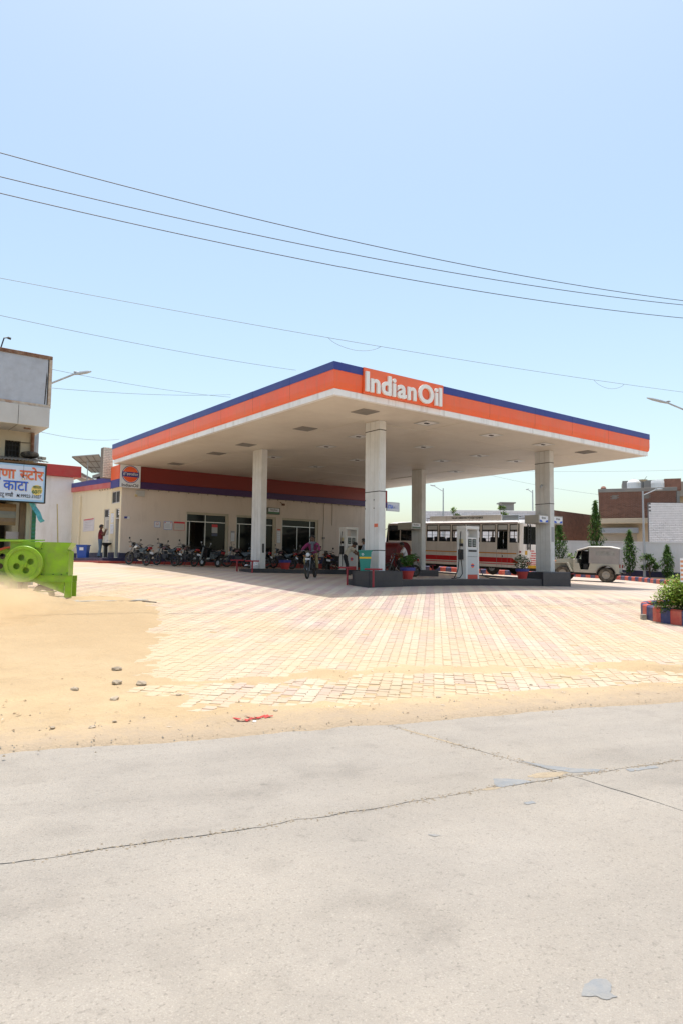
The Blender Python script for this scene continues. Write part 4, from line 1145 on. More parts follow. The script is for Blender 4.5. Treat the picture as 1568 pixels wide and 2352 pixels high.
b = MB(); b.tube([(0, 0, 0), (.08, 0, .33), (.18, 0, .36)], .018, 6); b.tube([(.16, 0, .355), (.24, 0, .34)], .03, 6); b.build('arm', dark_metal, t)
# corrugated awning
aw = MB(); N_ = 60
rows = [(2.25, 2.98), (SW, 3.16)]
for (y, z) in rows:
    for i in range(N_ * 4 + 1):
        x = -12.5 + (-7.42 + 12.5) * i / (N_ * 4)
        aw.v.append((x, y + .03 * nz(x, y, 3), z + .016 * math.sin(i * PI / 2 + .3) + .02 * nz(x, 1, 1.2)))
for (y, z) in rows:
    for i in range(N_ * 4 + 1):
        x = aw.v[i][0]; aw.v.append((aw.v[(0 if y < 3 else N_ * 4 + 1) + i][0], aw.v[(0 if y < 3 else N_ * 4 + 1) + i][1], aw.v[(0 if y < 3 else N_ * 4 + 1) + i][2] - .006))
n = N_ * 4 + 1
for i in range(n - 1):
    aw.f += [[i, i + 1, n + i + 1, n + i], [2 * n + i, 3 * n + i, 3 * n + i + 1, 2 * n + i + 1], [i, 2 * n + i, 2 * n + i + 1, i + 1]]; aw.mi += [0] * 3
aw.build('awning_sheet', mat('corrugated sheet', (.22, .21, .20), .7, .2, 4, dirt=(.3, .25, .2), dirt_amt=.5), shop, fix=False)
b = MB(); b.box(-12.5, -7.42, 2.36, 2.44, 2.88, 2.955); b.box(-12.5, -7.42, 2.9, 2.98, 2.95, 3.02); b.build('awning_beam', wood_m, shop)
t = thing('awning_tyre', 'worn tyre lying on the corrugated awning of the shop', 'tyre', (-7.72, 2.95, 3.19)); b = MB(); b.torus((0, 0, .04), .16, .07, 'z', 20, 8); b.build('rubber', dusty_tyre, t, True)
for k, (x, z) in enumerate([(-7.5, 3.12), (-7.44, 3.10)]):
    tag(brk := MB().bbox(x - .05, x + .06, 2.75 - .1 * k, 2.85 - .1 * k, z, z + .07, .008).build('loose_brick', grey_stone), ['broken brick beside the tyre on the shop awning', 'flat brick at the very corner of the shop awning'][k], 'brick')
# hand painted shop sign
ss = thing('shop_sign', 'pale blue hand painted Hindi shop sign hanging under the awning', 'sign', (-7.43, 2.34, 1.92))
b = MB(); b.bbox(-3.2, 0, 0, .16, 0, .985, .01); b.build('box', black_m, ss)
b = MB(); b.box(-3.17, -.045, -.006, -.0005, .03, .96); b.build('blue_border', board_blue, ss)
b = MB(); b.box(-3.14, -.085, -.010, -.0065, .075, .915); b.build('white_field', mat('sign field', (.56, .64, .80), .45, .06, 1.5), ss)
for (dx, dz, y, m) in ((.012, -.012, -.0105, ink_tan), (0, 0, -.016, ink_orange)):
    letters('line_one', ["याणा", " ", ("स", .74), "टोर"], m, ss, (-1.36 + dx, y, .575 + dz), (1, 0, 0), (0, 0, 1), 1.28, .33, .02, .003)
for (dx, dz, y, m) in ((.012, -.012, -.0105, ink_tan), (0, 0, -.016, ink_blue)):
    letters('line_two', ["धम", " ", "काटा"], m, ss, (-1.50 + dx, y, .29 + dz), (1, 0, 0), (0, 0, 1), 1.06, .24, .016, .003)
b = MB(); b.torus((-1.12, -.017, .56), .035, .009, 'y', 12, 5); b.build('vowel_hook', ink_blue, ss)
disc_ = MB().lathe([(.135, -.0125), (.135, -.0105)], (-.225, 0, .33), 'y', 14).build('yellow_disc', ink_yellow, ss)
letters('capacity_word', [("क", .62), "षमता"], ink_green, ss, (-.325, -.016, .36), (1, 0, 0), (0, 0, 1), .2, .075, .01, .003)
letters('capacity_number', "60", ink_green, ss, (-.345, -.016, .235), (1, 0, 0), (0, 0, 1), .13, .1, .03, .003)
letters('capacity_unit', "टन", ink_green, ss, (-.21, -.016, .25), (1, 0, 0), (0, 0, 1), .1, .08, .01, .003)
letters('line_three', ["ोड, भटटू म", ("ण", .6), "डी"], ink_black, ss, (-1.30, -.016, .085), (1, 0, 0), (0, 0, 1), .52, .16, .01, .003)
letters('phone_number', "M.99922-31027", ink_black, ss, (-.70, -.016, .12), (1, .0, .0), (.12, 0, 1), .58, .085, .006, .003)
t = thing('hanging_bulb', 'bare bulb hanging on a wire in front of the Hindi shop sign', 'bulb', (-8.02, 2.22, 2.5))
b = MB(); b.tube([(0, 0, .08), (.01, 0, .5)], .004, 5); b.lathe([(.012, .1), (.018, .03)], (0, 0, 0), 'z', 8); b.build('flex', dark_metal, t)
b = MB(); b.ball((0, 0, 0), .035, 10, 8); b.build('globe', mat('milky bulb', (.6, .55, .48), .2, 0), t, True)
# shop opening: posts, shelf, counter, goods
b = MB(); b.bbox(-7.93, -7.80, 2.75, 2.9, -.45, 2.9, .01); b.build('timber_post', wood_m, shop)
b = MB(); b.bbox(-7.79, -7.70, 2.7, 2.8, -.45, 2.9, .008); b.build('pale_post', wall_old, shop)
b = MB(); b.bbox(-11.5, -8.0, 3.0, 3.19, -.4, .55, .01); b.build('counter', wood_m, shop)
for k in range(4):
    z = .75 + k * .5
    b = MB(); b.box(-11, -8.05, SW + 1.4, SW + 1.85, z, z + .03); b.build('shelf', wood_m, shop)
pk = [mat('packet ' + n, c, .5, .2, 20) for n, c in (('ochre', (.40, .24, .07)), ('grey', (.4, .38, .35)), ('blue', (.07, .09, .25)), ('brown', (.2, .1, .06)))]
random.seed(3)
nn = 0
for k in (1, 2):
    x = -8.95
    while x < -8.2:
        w = random.uniform(.1, .22); h = random.uniform(.14, .3)
        o = MB().bbox(0, w, 0, .2, 0, h, .01).build('packet', random.choice(pk)); o.location = (x, SW + 1.45, .782 + k * .5)
        tag(o, 'packet of goods on a shelf inside the dark shop', 'packet', 'packets on the shop shelves')
        x += w + random.uniform(.01, .12)
def strip(name, label, cat, x, y, z0, z1, w, m, nrow, m2=None):
    t = thing(name, label, cat, (x, y, z0)); h = (z1 - z0) / nrow
    for k in range(nrow):
        b = MB(); b.add([(-w / 2, .0, k * h + .006), (w / 2, 0, k * h + .006), (w / 2, -.012, (k + .5) * h), (w / 2, 0, (k + 1) * h - .006), (-w / 2, 0, (k + 1) * h - .006), (-w / 2, -.012, (k + .5) * h)], [(0, 1, 2, 5), (5, 2, 3, 4), (5, 1, 0), ][:2])
        b.build('sachet', m2 if (m2 and k % 2) else m, t, fix=False)
    b = MB(); b.box(-w / 2, w / 2, .003, .006, 0, z1 - z0); b.build('backing', m, t)
strip('sachet_strip', 'green strip of sachets hanging by the pale post of the shop', 'sachet strip', -7.63, 2.6, .9, 1.82, .10, mat('sachet green', (.03, .16, .09), .4, .1), 9)
strip('sachet_strip', 'dark blue strip of sachets hanging inside the shop opening', 'sachet strip', -8.52, 2.8, .9, 1.9, .12, mat('sachet navy', (.04, .05, .14), .4, .1), 8)
strip('snack_strip', 'wide strip of ochre snack packets hanging in the shop opening', 'snack strip', -8.22, 2.85, 1.35, 1.9, .42, mat('snack ochre', (.22, .13, .06), .4, .2, 8), 3, mat('snack grey', (.2, .2, .19), .4, .2))
o = MB().bbox(-.17, .17, -.02, .02, 0, .24, .005).build('card_sign', mat('pink card', (.45, .36, .34), .7, .05)); o.location = (-8.06, 2.84, .95); tag(o, 'pinkish card pinned inside the shop opening under the snack packets', 'card')
t = thing('blue_ribbon', 'turquoise printed ribbon fluttering below the corner of the Hindi sign', 'ribbon', (-7.62, 2.45, 1.45))
b = MB()
pts = [(-.14, .5), (-.05, .36), (.04, .22), (.10, .06), (.17, .0)]
for i, (x, z) in enumerate(pts): b.v += [(x - .05, .03 * math.sin(i * 1.7), z - .02), (x + .06, .03 * math.sin(i * 1.7 + .5), z + .03)]
for i in range(len(pts) - 1): b.f.append([2 * i, 2 * i + 1, 2 * i + 3, 2 * i + 2]); b.mi.append(0)
b.build('cloth', mat('turquoise print', (.08, .36, .45), .5, .5, 14), t, fix=False)
t = thing('bamboo_pole', 'thin bamboo pole leaning upright right of the shop', 'pole', (-6.98, 2.6, -.3)); b = MB(); b.tube([(.02, 0, 0), (-.02, 0, 1), (-.09, 0, 2.25)], [.018, .017, .014], 7)
for k in range(8): b.torus((.02 - .013 * k, 0, .25 * k + .1), .017, .004, 'z', 8, 4)
b.build('cane', bamboo_m, t)
t = thing('shop_cable', 'black cables looping down from the barred shop window to the awning', 'cable', (0, 0, 0)); b = MB()
b.tube([(-7.9, SW - .02, 3.1), (-7.78, SW - .03, 3.17), (-7.66, SW - .05, 3.3), (-7.6, SW - .05, 3.45)], .012, 5); b.tube([(-7.9, SW - .02, 3.08), (-7.75, SW - .04, 3.2), (-7.63, SW - .06, 3.33)], .008, 5); b.tube([(-8.0, SW - .02, 3.56), (-7.62, SW - .05, 3.58)], .007, 5); b.build('wires', black_m, t)

# ================================================================ GREEN MACHINE (local x to the right, facing the road)
mo = Vector((-7.06, 1.21, -.44))
mc = thing('feed_machine', 'lime green cast iron chopping machine with a large flywheel in front of the shop', 'machine', mo, FACE + .22)
# hopper and casing
b = MB()
pr = [(-1.4, .54), (-.056, .54), (-.056, 1.14), (-.11, 1.16), (0.0, 1.345), (-1.4, 1.36)]
b.prism(pr, 0, .012); b.prism(pr, .75, .762)
b.prism([(-1.4, .54), (-.056, .54), (-.056, .552), (-1.4, .552)], .012, .75); b.add([(-.056, .012, .552), (-.056, .75, .552), (-.056, .75, 1.14), (-.056, .012, 1.14), (-.068, .012, .552), (-.068, .75, .552), (-.068, .75, 1.14), (-.068, .012, 1.14)], [(0, 1, 2, 3), (7, 6, 5, 4), (0, 4, 5, 1), (2, 6, 7, 3)])
b.add([(-.11, .012, 1.16), (0, .012, 1.345), (0, .75, 1.345), (-.11, .75, 1.16), (-.122, .012, 1.163), (-.012, .012, 1.348), (-.012, .75, 1.348), (-.122, .75, 1.163)], [(0, 1, 2, 3), (7, 6, 5, 4), (0, 4, 7, 3), (1, 2, 6, 5)])
b.add([(-1.4, .012, .552), (-1.4, .75, .552), (-1.4, .75, 1.36), (-1.4, .012, 1.36), (-1.388, .012, .552), (-1.388, .75, .552), (-1.388, .75, 1.36), (-1.388, .012, 1.36)], [(0, 1, 2, 3), (7, 6, 5, 4), (2, 6, 7, 3)])
b.build('casing', lime_m, mc)
b = MB(); b.bbox(-1.38, -.62, .013, .75, 1.30, 1.335, .006); b.build('casing_lid', lime_m, mc)
b = MB(); b.add([(-1.9, -.1, 1.345), (-1.13, -.1, 1.345), (-.75, .7, 1.40), (-1.9, .7, 1.40), (-1.9, -.1, 1.375), (-1.13, -.1, 1.375), (-.75, .7, 1.43), (-1.9, .7, 1.43)], [(3, 2, 1, 0), (4, 5, 6, 7), (0, 1, 5, 4), (1, 2, 6, 5), (2, 3, 7, 6), (3, 0, 4, 7)]); b.build('feed_tray', lime_m, mc)
# flywheel with four round openings
def wheel_disc(c, R, y0, y1, hole_r, hole_at, n=48, ang0=.35, web=.05):
    b = MB()
    ring = MB()
    b.lathe([(R - .085, y0), (R - .01, y0), (R, y0 + .012), (R, y1 - .012), (R - .01, y1), (R - .085, y1), (R - .09, y1 - .02), (R - .09, y0 + .02), (R - .085, y0)], (c[0], 0, c[1]), 'y', n, False)
    ym = (y0 + y1) / 2
    # web as an annular sheet built in sectors around the openings
    bm = bmesh.new()
    outer = [bm.verts.new((c[0] + (R - .088) * math.cos(2 * PI * k / n), ym - web / 2, c[1] + (R - .088) * math.sin(2 * PI * k / n))) for k in range(n)]
    es = [bm.edges.new((outer[k], outer[(k + 1) % n])) for k in range(n)]
    for q in range(4):
        a = ang0 + q * PI / 2; hc = (c[0] + hole_at * math.cos(a), c[1] + hole_at * math.sin(a))
        hv = [bm.verts.new((hc[0] + hole_r * math.cos(2 * PI * k / 18), ym - web / 2, hc[1] + hole_r * math.sin(2 * PI * k / 18))) for k in range(18)]
        es += [bm.edges.new((hv[k], hv[(k + 1) % 18])) for k in range(18)]
    bmesh.ops.triangle_fill(bm, use_beauty=True, edges=es)
    fs = bm.faces[:]
    r = bmesh.ops.extrude_face_region(bm, geom=fs)
    for v in [g for g in r['geom'] if isinstance(g, bmesh.types.BMVert)]: v.co.y += web
    bm.verts.index_update()
    b.add([tuple(v.co) for v in bm.verts], [[v.index for v in f.verts] for f in bm.faces]); bm.free()
    return b
fw = wheel_disc((-1.05, .81), .436, -.2, -.1, .075, .165, web=.04).build('flywheel', lime_m, mc, True)
b = MB(); b.lathe([(.085, -.215), (.085, -.19), (.05, -.185), (.05, -.235), (.022, -.235), (.022, -.26)], (-1.05, 0, .81), 'y', 20); b.build('hub', lime_m, fw, True)
fw2 = wheel_disc((-1.5, .85), .33, .1, .2, .07, .17, ang0=.6, web=.04).build('rear_flywheel', lime_m, mc, True)
b = MB(); b.tube([(-1.05, -.1, .81), (-1.05, .9, .81)], .025, 10); b.build('shaft', dark_metal, mc)
b = MB(); b.torus((-1.5, .15, .85), .345, .012, 'y', 32, 5); b.build('drive_belt', rust_m, mc)
b = MB(); b.tube([(-1.28, .05, 1.22), (-1.5, .02, 1.2), (-1.75, .0, 1.1), (-2.0, 0, .95)], [.02, .03, .03, .03], 6); b.build('belt_guard', mat('orange red guard', (.5, .09, .04), .5, .1), mc)
b = MB(); b.bbox(-.85, -.66, -.03, -.001, 1.17, 1.335, .006); b.build('bearing_plate', lime_m, mc)
b = MB(); b.lathe([(.075, -.10), (.075, -.031)], (-.755, 0, 1.28), 'y', 20); b.build('bearing_cap', lime_m, mc, True)
b = MB()
for (x, z) in ((-.83, 1.19), (-.83, 1.31), (-.68, 1.19), (-.68, 1.31)): b.lathe([(.013, -.045), (.013, -.031)], (x, 0, z), 'y', 6)
for (x, z) in ((-.66, .565), (-.21, .565), (-.4, .565), (-.08, .6)): b.lathe([(.014, -.016), (.014, -.001)], (x, 0, z), 'y', 6)
b.build('bolt', dark_metal, mc)
b = MB(); b.lathe([(.045, -.05), (.045, -.001)], (-.13, 0, 1.11), 'y', 12); b.build('side_boss', lime_m, mc, True)
# base frame of channel steel
b = MB(); b.bbox(-1.9, .05, -.06, -.005, .385, .535, .006); b.box(-1.9, .05, -.075, -.061, .375, .392); b.box(-1.9, .05, -.075, -.061, .528, .54); b.bbox(-1.9, .05, .7, .78, .385, .535, .006); b.build('base_beam', lime_m, mc)
b = MB(); b.bbox(-.12, .045, -.055, .02, .0, .383, .006); b.build('leg', lime_m, mc)
b = MB(); b.bbox(-.12, .045, .7, .77, .0, .383, .006); b.build('leg', lime_m, mc)
b = MB(); b.bbox(-1.5, -1.36, -.055, .02, .0, .383, .006); b.build('leg', lime_m, mc)
b = MB(); b.bbox(-1.5, -1.36, .7, .77, .0, .383, .006); b.build('leg', lime_m, mc)
b = MB(); b.prism([(-.85, .383), (-.13, .10), (-.13, .383)], -.02, -.006); b.build('gusset', lime_m, mc)
b = MB(); b.bbox(-1.3, -.32, .1, .16, .13, .155, .004); b.build('foot_rail', mat('pale lime', (.4, .5, .15), .5, .1), mc)
tyre = thing('old_tyre', 'old tyre standing under the green machine half buried in sand', 'tyre', mo + cam_off(-.82, .3) + Vector((0, 0, .02)), FACE)
b = MB(); b.torus((0, .1, .0), .22, .075, 'y', 28, 10, .9); b.build('rubber', dusty_tyre, tyre, True)
# sand heap and stones in front of the machine
heap = MB()
hc = mo + cam_off(-1.25, -1.35); n1, n2 = 60, 44
for j in range(n2 + 1):
    for i in range(n1 + 1):
        a, c = -2.2 + 4.4 * i / n1, -1.5 + 3.0 * j / n2
        p = hc + cam_off(a, c)
        k = max(0, 1 - (a / 2.1) ** 2) * max(0, 1 - (c / 1.4) ** 2)
        z = ground_z(p.x, p.y) - .05 + .42 * k ** 1.1 * (1 + .35 * fbm(p.x, p.y, 1.4, 3)) + .06 * fbm(p.x, p.y, 3.5, 5) * k
        heap.v.append((p.x, p.y, z))
for j in range(n2):
    for i in range(n1): heap.f.append([j * (n1 + 1) + i, j * (n1 + 1) + i + 1, (j + 1) * (n1 + 1) + i + 1, (j + 1) * (n1 + 1) + i]); heap.mi.append(0)
ho = heap.build('sand_heap', sand_mat, smooth=True, fix=False); tag(ho, 'low heap of loose sand in front of the green machine', 'sand heap', kind='stuff')
def rock(r, seed, m=stone_m, flat=.7):
    bm = bmesh.new(); bmesh.ops.create_icosphere(bm, subdivisions=2, radius=r)
    for v in bm.verts:
        d = v.co.normalized(); q = 1 + .42 * mnoise.noise(d * 1.6 + Vector((seed, seed * 2, 0))) + .15 * mnoise.noise(d * 4 + Vector((seed, 0, 3)))
        v.co = Vector((d.x * r * q * 1.15, d.y * r * q, d.z * r * q * flat))
    me = bpy.data.meshes.new('stone'); bm.to_mesh(me); bm.free(); me.materials.append(m)
    o = bpy.data.objects.new('stone', me); COL.objects.link(o); return o
stones = [(-1.55, -.55, .26, 'largest rounded stone at the left of the row before the green machine'), (-.98, -.45, .15, 'pointed stone between the big rounded stone and the tyre'), (-.55, -.40, .22, 'broad flat topped stone in front of the tyre under the green machine'), (-.05, -.45, .12, 'angular stone beside the right leg of the green machine'), (-.22, -.5, .09, 'small stone next to the angular one by the machine leg'), (-2.0, -.6, .2, 'stone at the far left end of the row before the machine')]
for k, (a, c, r, l) in enumerate(stones):
    p = mo + cam_off(a, c); o = rock(r, k * 3.1 + 1); o.location = (p.x, p.y, ground_z(p.x, p.y) + (.36 - .16 * k if k < 3 else .04) * .5 + r * .2); o.rotation_euler = (0, 0, k)
    tag(o, l, 'stone')
# rubble and small stones on the sand, one by one
rub = [(-8.89, -7.28, .075, 'grey lump of broken concrete at the corner of the paving'), (-9.16, -8.05, .075, 'grey broken concrete lump left of the paving corner'), (-8.92, -8.21, .07, 'flat grey concrete lump near the loose pavers'), (-9.46, -8.8, .06, 'brownish stone on the sand below the concrete lumps'), (-9.7, -8.2, .055, 'pale flat stone on the sand at far left of the lumps'), (-8.75, -8.9, .035, 'small stone on the sand beside the paver edge')]
for k, (x, y, r, l) in enumerate(rub):
    o = rock(r * .8, k * 2.3 + 20, stone_m, .62); o.location = (x, y, ground_z(x, y) + sand_cover(x, y) + r * .2); o.rotation_euler = (0, 0, k * 1.3); tag(o, l, 'stone')
pb = MB(); random.seed(11)
for k in range(900):
    t_, d_ = random.uniform(-5, 9), random.uniform(-.35, 2.6) ** 1 * (random.random() ** .6)
    if random.random() < .2: d_ = random.uniform(-.1, .35)
    x, y = from_edge(t_, d_); r = random.uniform(.004, .011) * (1.6 if random.random() < .05 else 1)
    z = max(ROADZ if d_ < .1 else -9, ground_z(x, y) + sand_cover(x, y)) 
    q = [(x + r * random.uniform(.7, 1.4) * math.cos(a), y + r * random.uniform(.7, 1.3) * math.sin(a)) for a in (0, 1.3, 2.5, 3.8, 5.1)]
    o0 = len(pb.v); pb.v += [(a, c, z - .006) for a, c in q] + [(x + random.uniform(-.3, .3) * r, y + random.uniform(-.3, .3) * r, z + r * random.uniform(.5, .9))]
    for i in range(5): pb.f.append([o0 + i, o0 + (i + 1) % 5, o0 + 5]); pb.mi.append(0 if random.random() < .6 else 1)
o = pb.build('pebbles', [mat('sandy pebble', (.38, .29, .19), .95, .3, 20, world_pos=True), grey_stone]); tag(o, 'scattered pebbles and grit along the sandy road edge', 'pebbles', kind='stuff')
t = MB(); random.seed(5)
for k in range(16):
    f = k / 15; x, y = -8.72 + .34 * f + random.uniform(-.02, .02), -10.22 - .06 * f + random.uniform(-.045, .045) * (1.2 - f)
    z = ground_z(x, y) + sand_cover(x, y); a = random.uniform(0, 6); l, w = random.uniform(.02, .07), random.uniform(.006, .016)
    c_, s_ = math.cos(a), math.sin(a)
    t.add([(x - l * c_ + w * s_, y - l * s_ - w * c_, z + .006), (x + l * c_ + w * s_, y + l * s_ - w * c_, z + .012), (x + l * c_ - w * s_, y + l * s_ + w * c_, z + .02), (x - l * c_ - w * s_, y - l * s_ + w * c_, z + .008)], [(0, 1, 2, 3)])
o = t.build('torn_cloth', mat('red rag', (.50, .06, .05), .9, .2, 10), fix=False); tag(o, 'torn red rag scraps lying on the sand at the road edge', 'rag', kind='stuff')

# dust hanging low over the bare earth in front of the machine
dm = bpy.data.materials.new('airborne dust'); dm.use_nodes = True
nt = dm.node_tree; nt.nodes.remove(nt.nodes['Principled BSDF'])
pv = nt.nodes.new('ShaderNodeVolumePrincipled'); pv.inputs['Color'].default_value = (.97, .84, .62, 1); pv.inputs['Anisotropy'].default_value = .2
tc = nt.nodes.new('ShaderNodeTexCoord'); mp = nt.nodes.new('ShaderNodeMapping'); mp.inputs['Location'].default_value = (-1, -1, -.55); mp.inputs['Scale'].default_value = (2, 2, 1.5)
nt.links.new(tc.outputs['Generated'], mp.inputs[0])
gr = nt.nodes.new('ShaderNodeTexGradient'); gr.gradient_type = 'SPHERICAL'; nt.links.new(mp.outputs[0], gr.inputs[0])
no = nt.nodes.new('ShaderNodeTexNoise'); no.inputs['Scale'].default_value = 1.5; no.inputs['Detail'].default_value = 4; nt.links.new(tc.outputs['Object'], no.inputs['Vector'])
rr_ = nt.nodes.new('ShaderNodeMapRange'); rr_.inputs[1].default_value = .44; rr_.inputs[2].default_value = .66; rr_.inputs[3].default_value = .05; rr_.inputs[4].default_value = 1.5; nt.links.new(no.outputs[0], rr_.inputs[0])
mu = nt.nodes.new('ShaderNodeMath'); mu.operation = 'MULTIPLY'; nt.links.new(gr.outputs[0], mu.inputs[0]); nt.links.new(rr_.outputs[0], mu.inputs[1])
mu2 = nt.nodes.new('ShaderNodeMath'); mu2.operation = 'MULTIPLY'; mu2.inputs[1].default_value = 2.4; nt.links.new(mu.outputs[0], mu2.inputs[0])
nt.links.new(mu2.outputs[0], pv.inputs['Density']); nt.links.new(pv.outputs[0], nt.nodes['Material Output'].inputs['Volume'])
b = MB(); b.box(-3.0, 2.3, -5.0, 1.7, -.4, .9)
q = mo + cam_off(-1.1, -1.9); dc = b.build('dust_cloud', dm); dc.location = (q.x, q.y, ground_z(q.x, q.y)); dc.rotation_euler = (0, 0, FACE)
tag(dc, 'low cloud of blowing sand in front of the green machine', 'dust', kind='stuff')

# twigs, leaves and litter on the sand
lt = MB(); random.seed(77)
for k in range(260):
    t_, d_ = random.uniform(-4.5, 8), random.uniform(.05, 3.2)
    x, y = from_edge(t_, d_); z = ground_z(x, y) + max(sand_cover(x, y), .012) + .004
    a = random.uniform(0, 6.28); l, w = random.uniform(.01, .045), random.uniform(.002, .009); c_, s_ = math.cos(a), math.sin(a); h = random.uniform(.002, .014)
    lt.cur = 0 if random.random() < .7 else 1
    lt.add([(x - l * c_, y - l * s_, z), (x + w * s_, y - w * c_, z + h), (x + l * c_, y + l * s_, z + .002), (x - w * s_, y + w * c_, z + h)], [(0, 1, 2, 3)])
o = lt.build('litter', [mat('dry leaf litter', (.20, .13, .07), .9, .3, 20), mat('paper scrap', (.6, .55, .48), .8, .1)], fix=False); tag(o, 'dry leaves, twigs and scraps strewn over the sandy verge', 'litter', kind='stuff')
for k, (x, y, r, l) in enumerate([(-10.3, -9.55, .03, 'brown clod on the sand at the far left near the road'), (-10.0, -9.75, .04, 'flat brown clod beside the road at the left picture edge'), (-9.75, -9.65, .025, 'small clod between the flat clod and the rag'), (-8.2, -10.1, .03, 'dark pebble above the red rag scraps'), (-6.2, -10.5, .04, 'dark clod on the sand in the middle of the verge'), (-4.6, -10.6, .03, 'dark clod on the verge right of the middle'), (-8.6, -10.35, .025, 'white pebble left of the red rag scraps')]):
    o = rock(r * .75, k * 1.7 + 60, stone_m if k < 6 else trim_white, .55); o.location = (x, y, ground_z(x, y) + max(.012, sand_cover(x, y)) + r * .2); tag(o, l, 'stone')
# ================================================================ PUMPS, POTS, BINS, RAILS
def make_pump():
    t = thing('fuel_dispenser', 'x', 'fuel dispenser', (0, 0, 0), group='fuel dispensers')
    w, d, H = .375, .25, 2.07
    for sx in (-1, 1):
        b = MB(); b.bbox(sx * w - (.09 if sx > 0 else 0), sx * w + (.09 if sx < 0 else 0), -d, d, .0, H - .13, .012); b.build('side_pillar', white_paint, t)
    b = MB(); b.bbox(-w - .01, w + .01, -d - .01, d + .01, H - .13, H, .015); b.build('top_beam', white_paint, t)
    b = MB(); b.bbox(-w + .092, w - .092, -d + .01, d - .01, .17, 1.17, .006); b.build('cabinet', mat('dispenser grey', (.50, .51, .52), .4, .04, 2), t)
    b = MB(); b.bbox(-w + .092, w - .092, -d - .002, d + .002, .0, .168, .006); b.build('plinth', mat('dispenser orange red', (.5, .05, .03), .4, .08), t)
    b = MB(); b.box(-w + .095, w - .095, -d + .003, -d + .0095, .865, .875); b.build('panel_joint', seam_m, t)
    b = MB(); b.bbox(-w + .092, w - .092, -d + .04, d - .04, 1.172, 1.62, .01); mid = b.build('meter_head', white_paint, t)
    for x in (-.125, .125):
        b = MB(); b.bbox(x - .1, x + .1, -d + .02, -d + .039, 1.25, 1.56, .008); b.build('display', black_m, mid)
        b = MB()
        for k in range(3): b.box(x - .07, x + .07, -d + .016, -d + .0195, 1.30 + k * .085, 1.345 + k * .085)
        b.build('digits', mat('lcd', (.22, .26, .24), .3, 0), mid)
    b = MB(); b.box(-w + .14, w - .14, -d + .003, -d + .009, 1.06, 1.13); b.build('keypad', dark_metal, t)
    b = MB(); b.lathe([(.085, -d + .002), (.085, -d + .0095)], (0, 0, .52), 'y', 22); b.build('emblem', orange_m, t)
    b = MB(); b.box(-.09, .09, -d - .003, -d + .0015, .50, .545); b.build('emblem_bar', navy_m, t)
    # nozzle holster and hose on the left side
    b = MB(); b.bbox(-w - .10, -w - .002, -.12, .1, .75, 1.15, .015); b.build('holster', black_m, t)
    b = MB(); b.tube([(-w - .06, .0, 1.05), (-w - .1, -.03, .98), (-w - .09, -.05, .8)], [.02, .025, .018], 8); b.build('nozzle', dark_metal, t)
    b = MB(); b.bbox(-w - .07, -w - .002, -.1, .06, 1.40, 1.56, .01); b.build('label_box', yellow_pale, t)
    b = MB(); b.bbox(-w - .09, -w - .002, -.1, .04, 1.27, 1.38, .01); b.build('hose_coupling', black_m, t)
    b = MB(); b.tube([(-w - .05, -.02, 1.85), (-w - .12, -.05, 1.5), (-w - .2, -.08, .9), (-w - .32, -.12, .35), (-w - .62, -.2, .035), (-w - .78, -.22, .022)], .018, 8); b.tube([(-w - .78, -.28, .022), (-w - .4, -.3, .06), (-w - .16, -.2, .2), (-w - .08, -.1, .5), (-w - .09, -.06, .8)], .018, 8); b.build('hose', black_m, t)
    b = MB(); b.tube([(w + .03, -.02, 1.6), (w + .08, -.05, 1.1), (w + .16, -.1, .5), (w + .34, -.16, .1), (w + .75, -.22, .022), (w + 1.0, -.22, .022)], .018, 8); b.build('hose', black_m, t)
    return t
yellow_pale = mat('pale yellow label', (.55, .48, .28), .5, .05)
pump = make_pump()
pump['label'] = 'white fuel dispenser on the front island in front of the bus'
pump.location = (8.45, 2.40, -.04)
p2 = copy_tree(pump); p2.location = (8.75, 10.42, .23); p2['label'] = 'white fuel dispenser on the island by the office behind the teal bin'
def pot(x, y, z, label, kind):
    t = thing('plant_pot', label, 'potted plant', (x, y, z), group='red and blue plant pots')
    b = MB(); b.lathe([(.17, 0), (.245, .30), (.245, .30)], (0, 0, 0), 'z', 20); b.build('pot_body', pot_red, t, True)
    b = MB(); b.lathe([(.25, .30), (.275, .305), (.285, .42), (.25, .42), (.24, .38), (.0, .37)], (0, 0, 0), 'z', 20, False); b.build('rim', skirt_navy_pot, t, True)
    b = MB(); b.lathe([(.238, .385), (.0, .395)], (0, 0, 0), 'z', 16, False); b.build('soil', soil_m, t)
    return t
skirt_navy_pot = mat('pot blue', (.03, .035, .2), .5, .08)
def frond(b, base, ang, L_, rise, n=9):
    prev = None
    for k in range(n + 1):
        f = k / n; r = L_ * f; z = rise * math.sin(f * 2.2) ; p = Vector((base[0] + r * math.cos(ang), base[1] + r * math.sin(ang), base[2] + z))
        if prev is not None and k > 1:
            side = Vector((-math.sin(ang), math.cos(ang), 0)); ll = .16 * math.sin(PI * min(f + .1, 1)) + .03
            for sg in (-1, 1):
                tip = p + side * sg * ll + Vector((math.cos(ang) * .06, math.sin(ang) * .06, -.05))
                b.add([tuple(prev), tuple(p), tuple(tip)], [(0, 1, 2)])
        prev = p
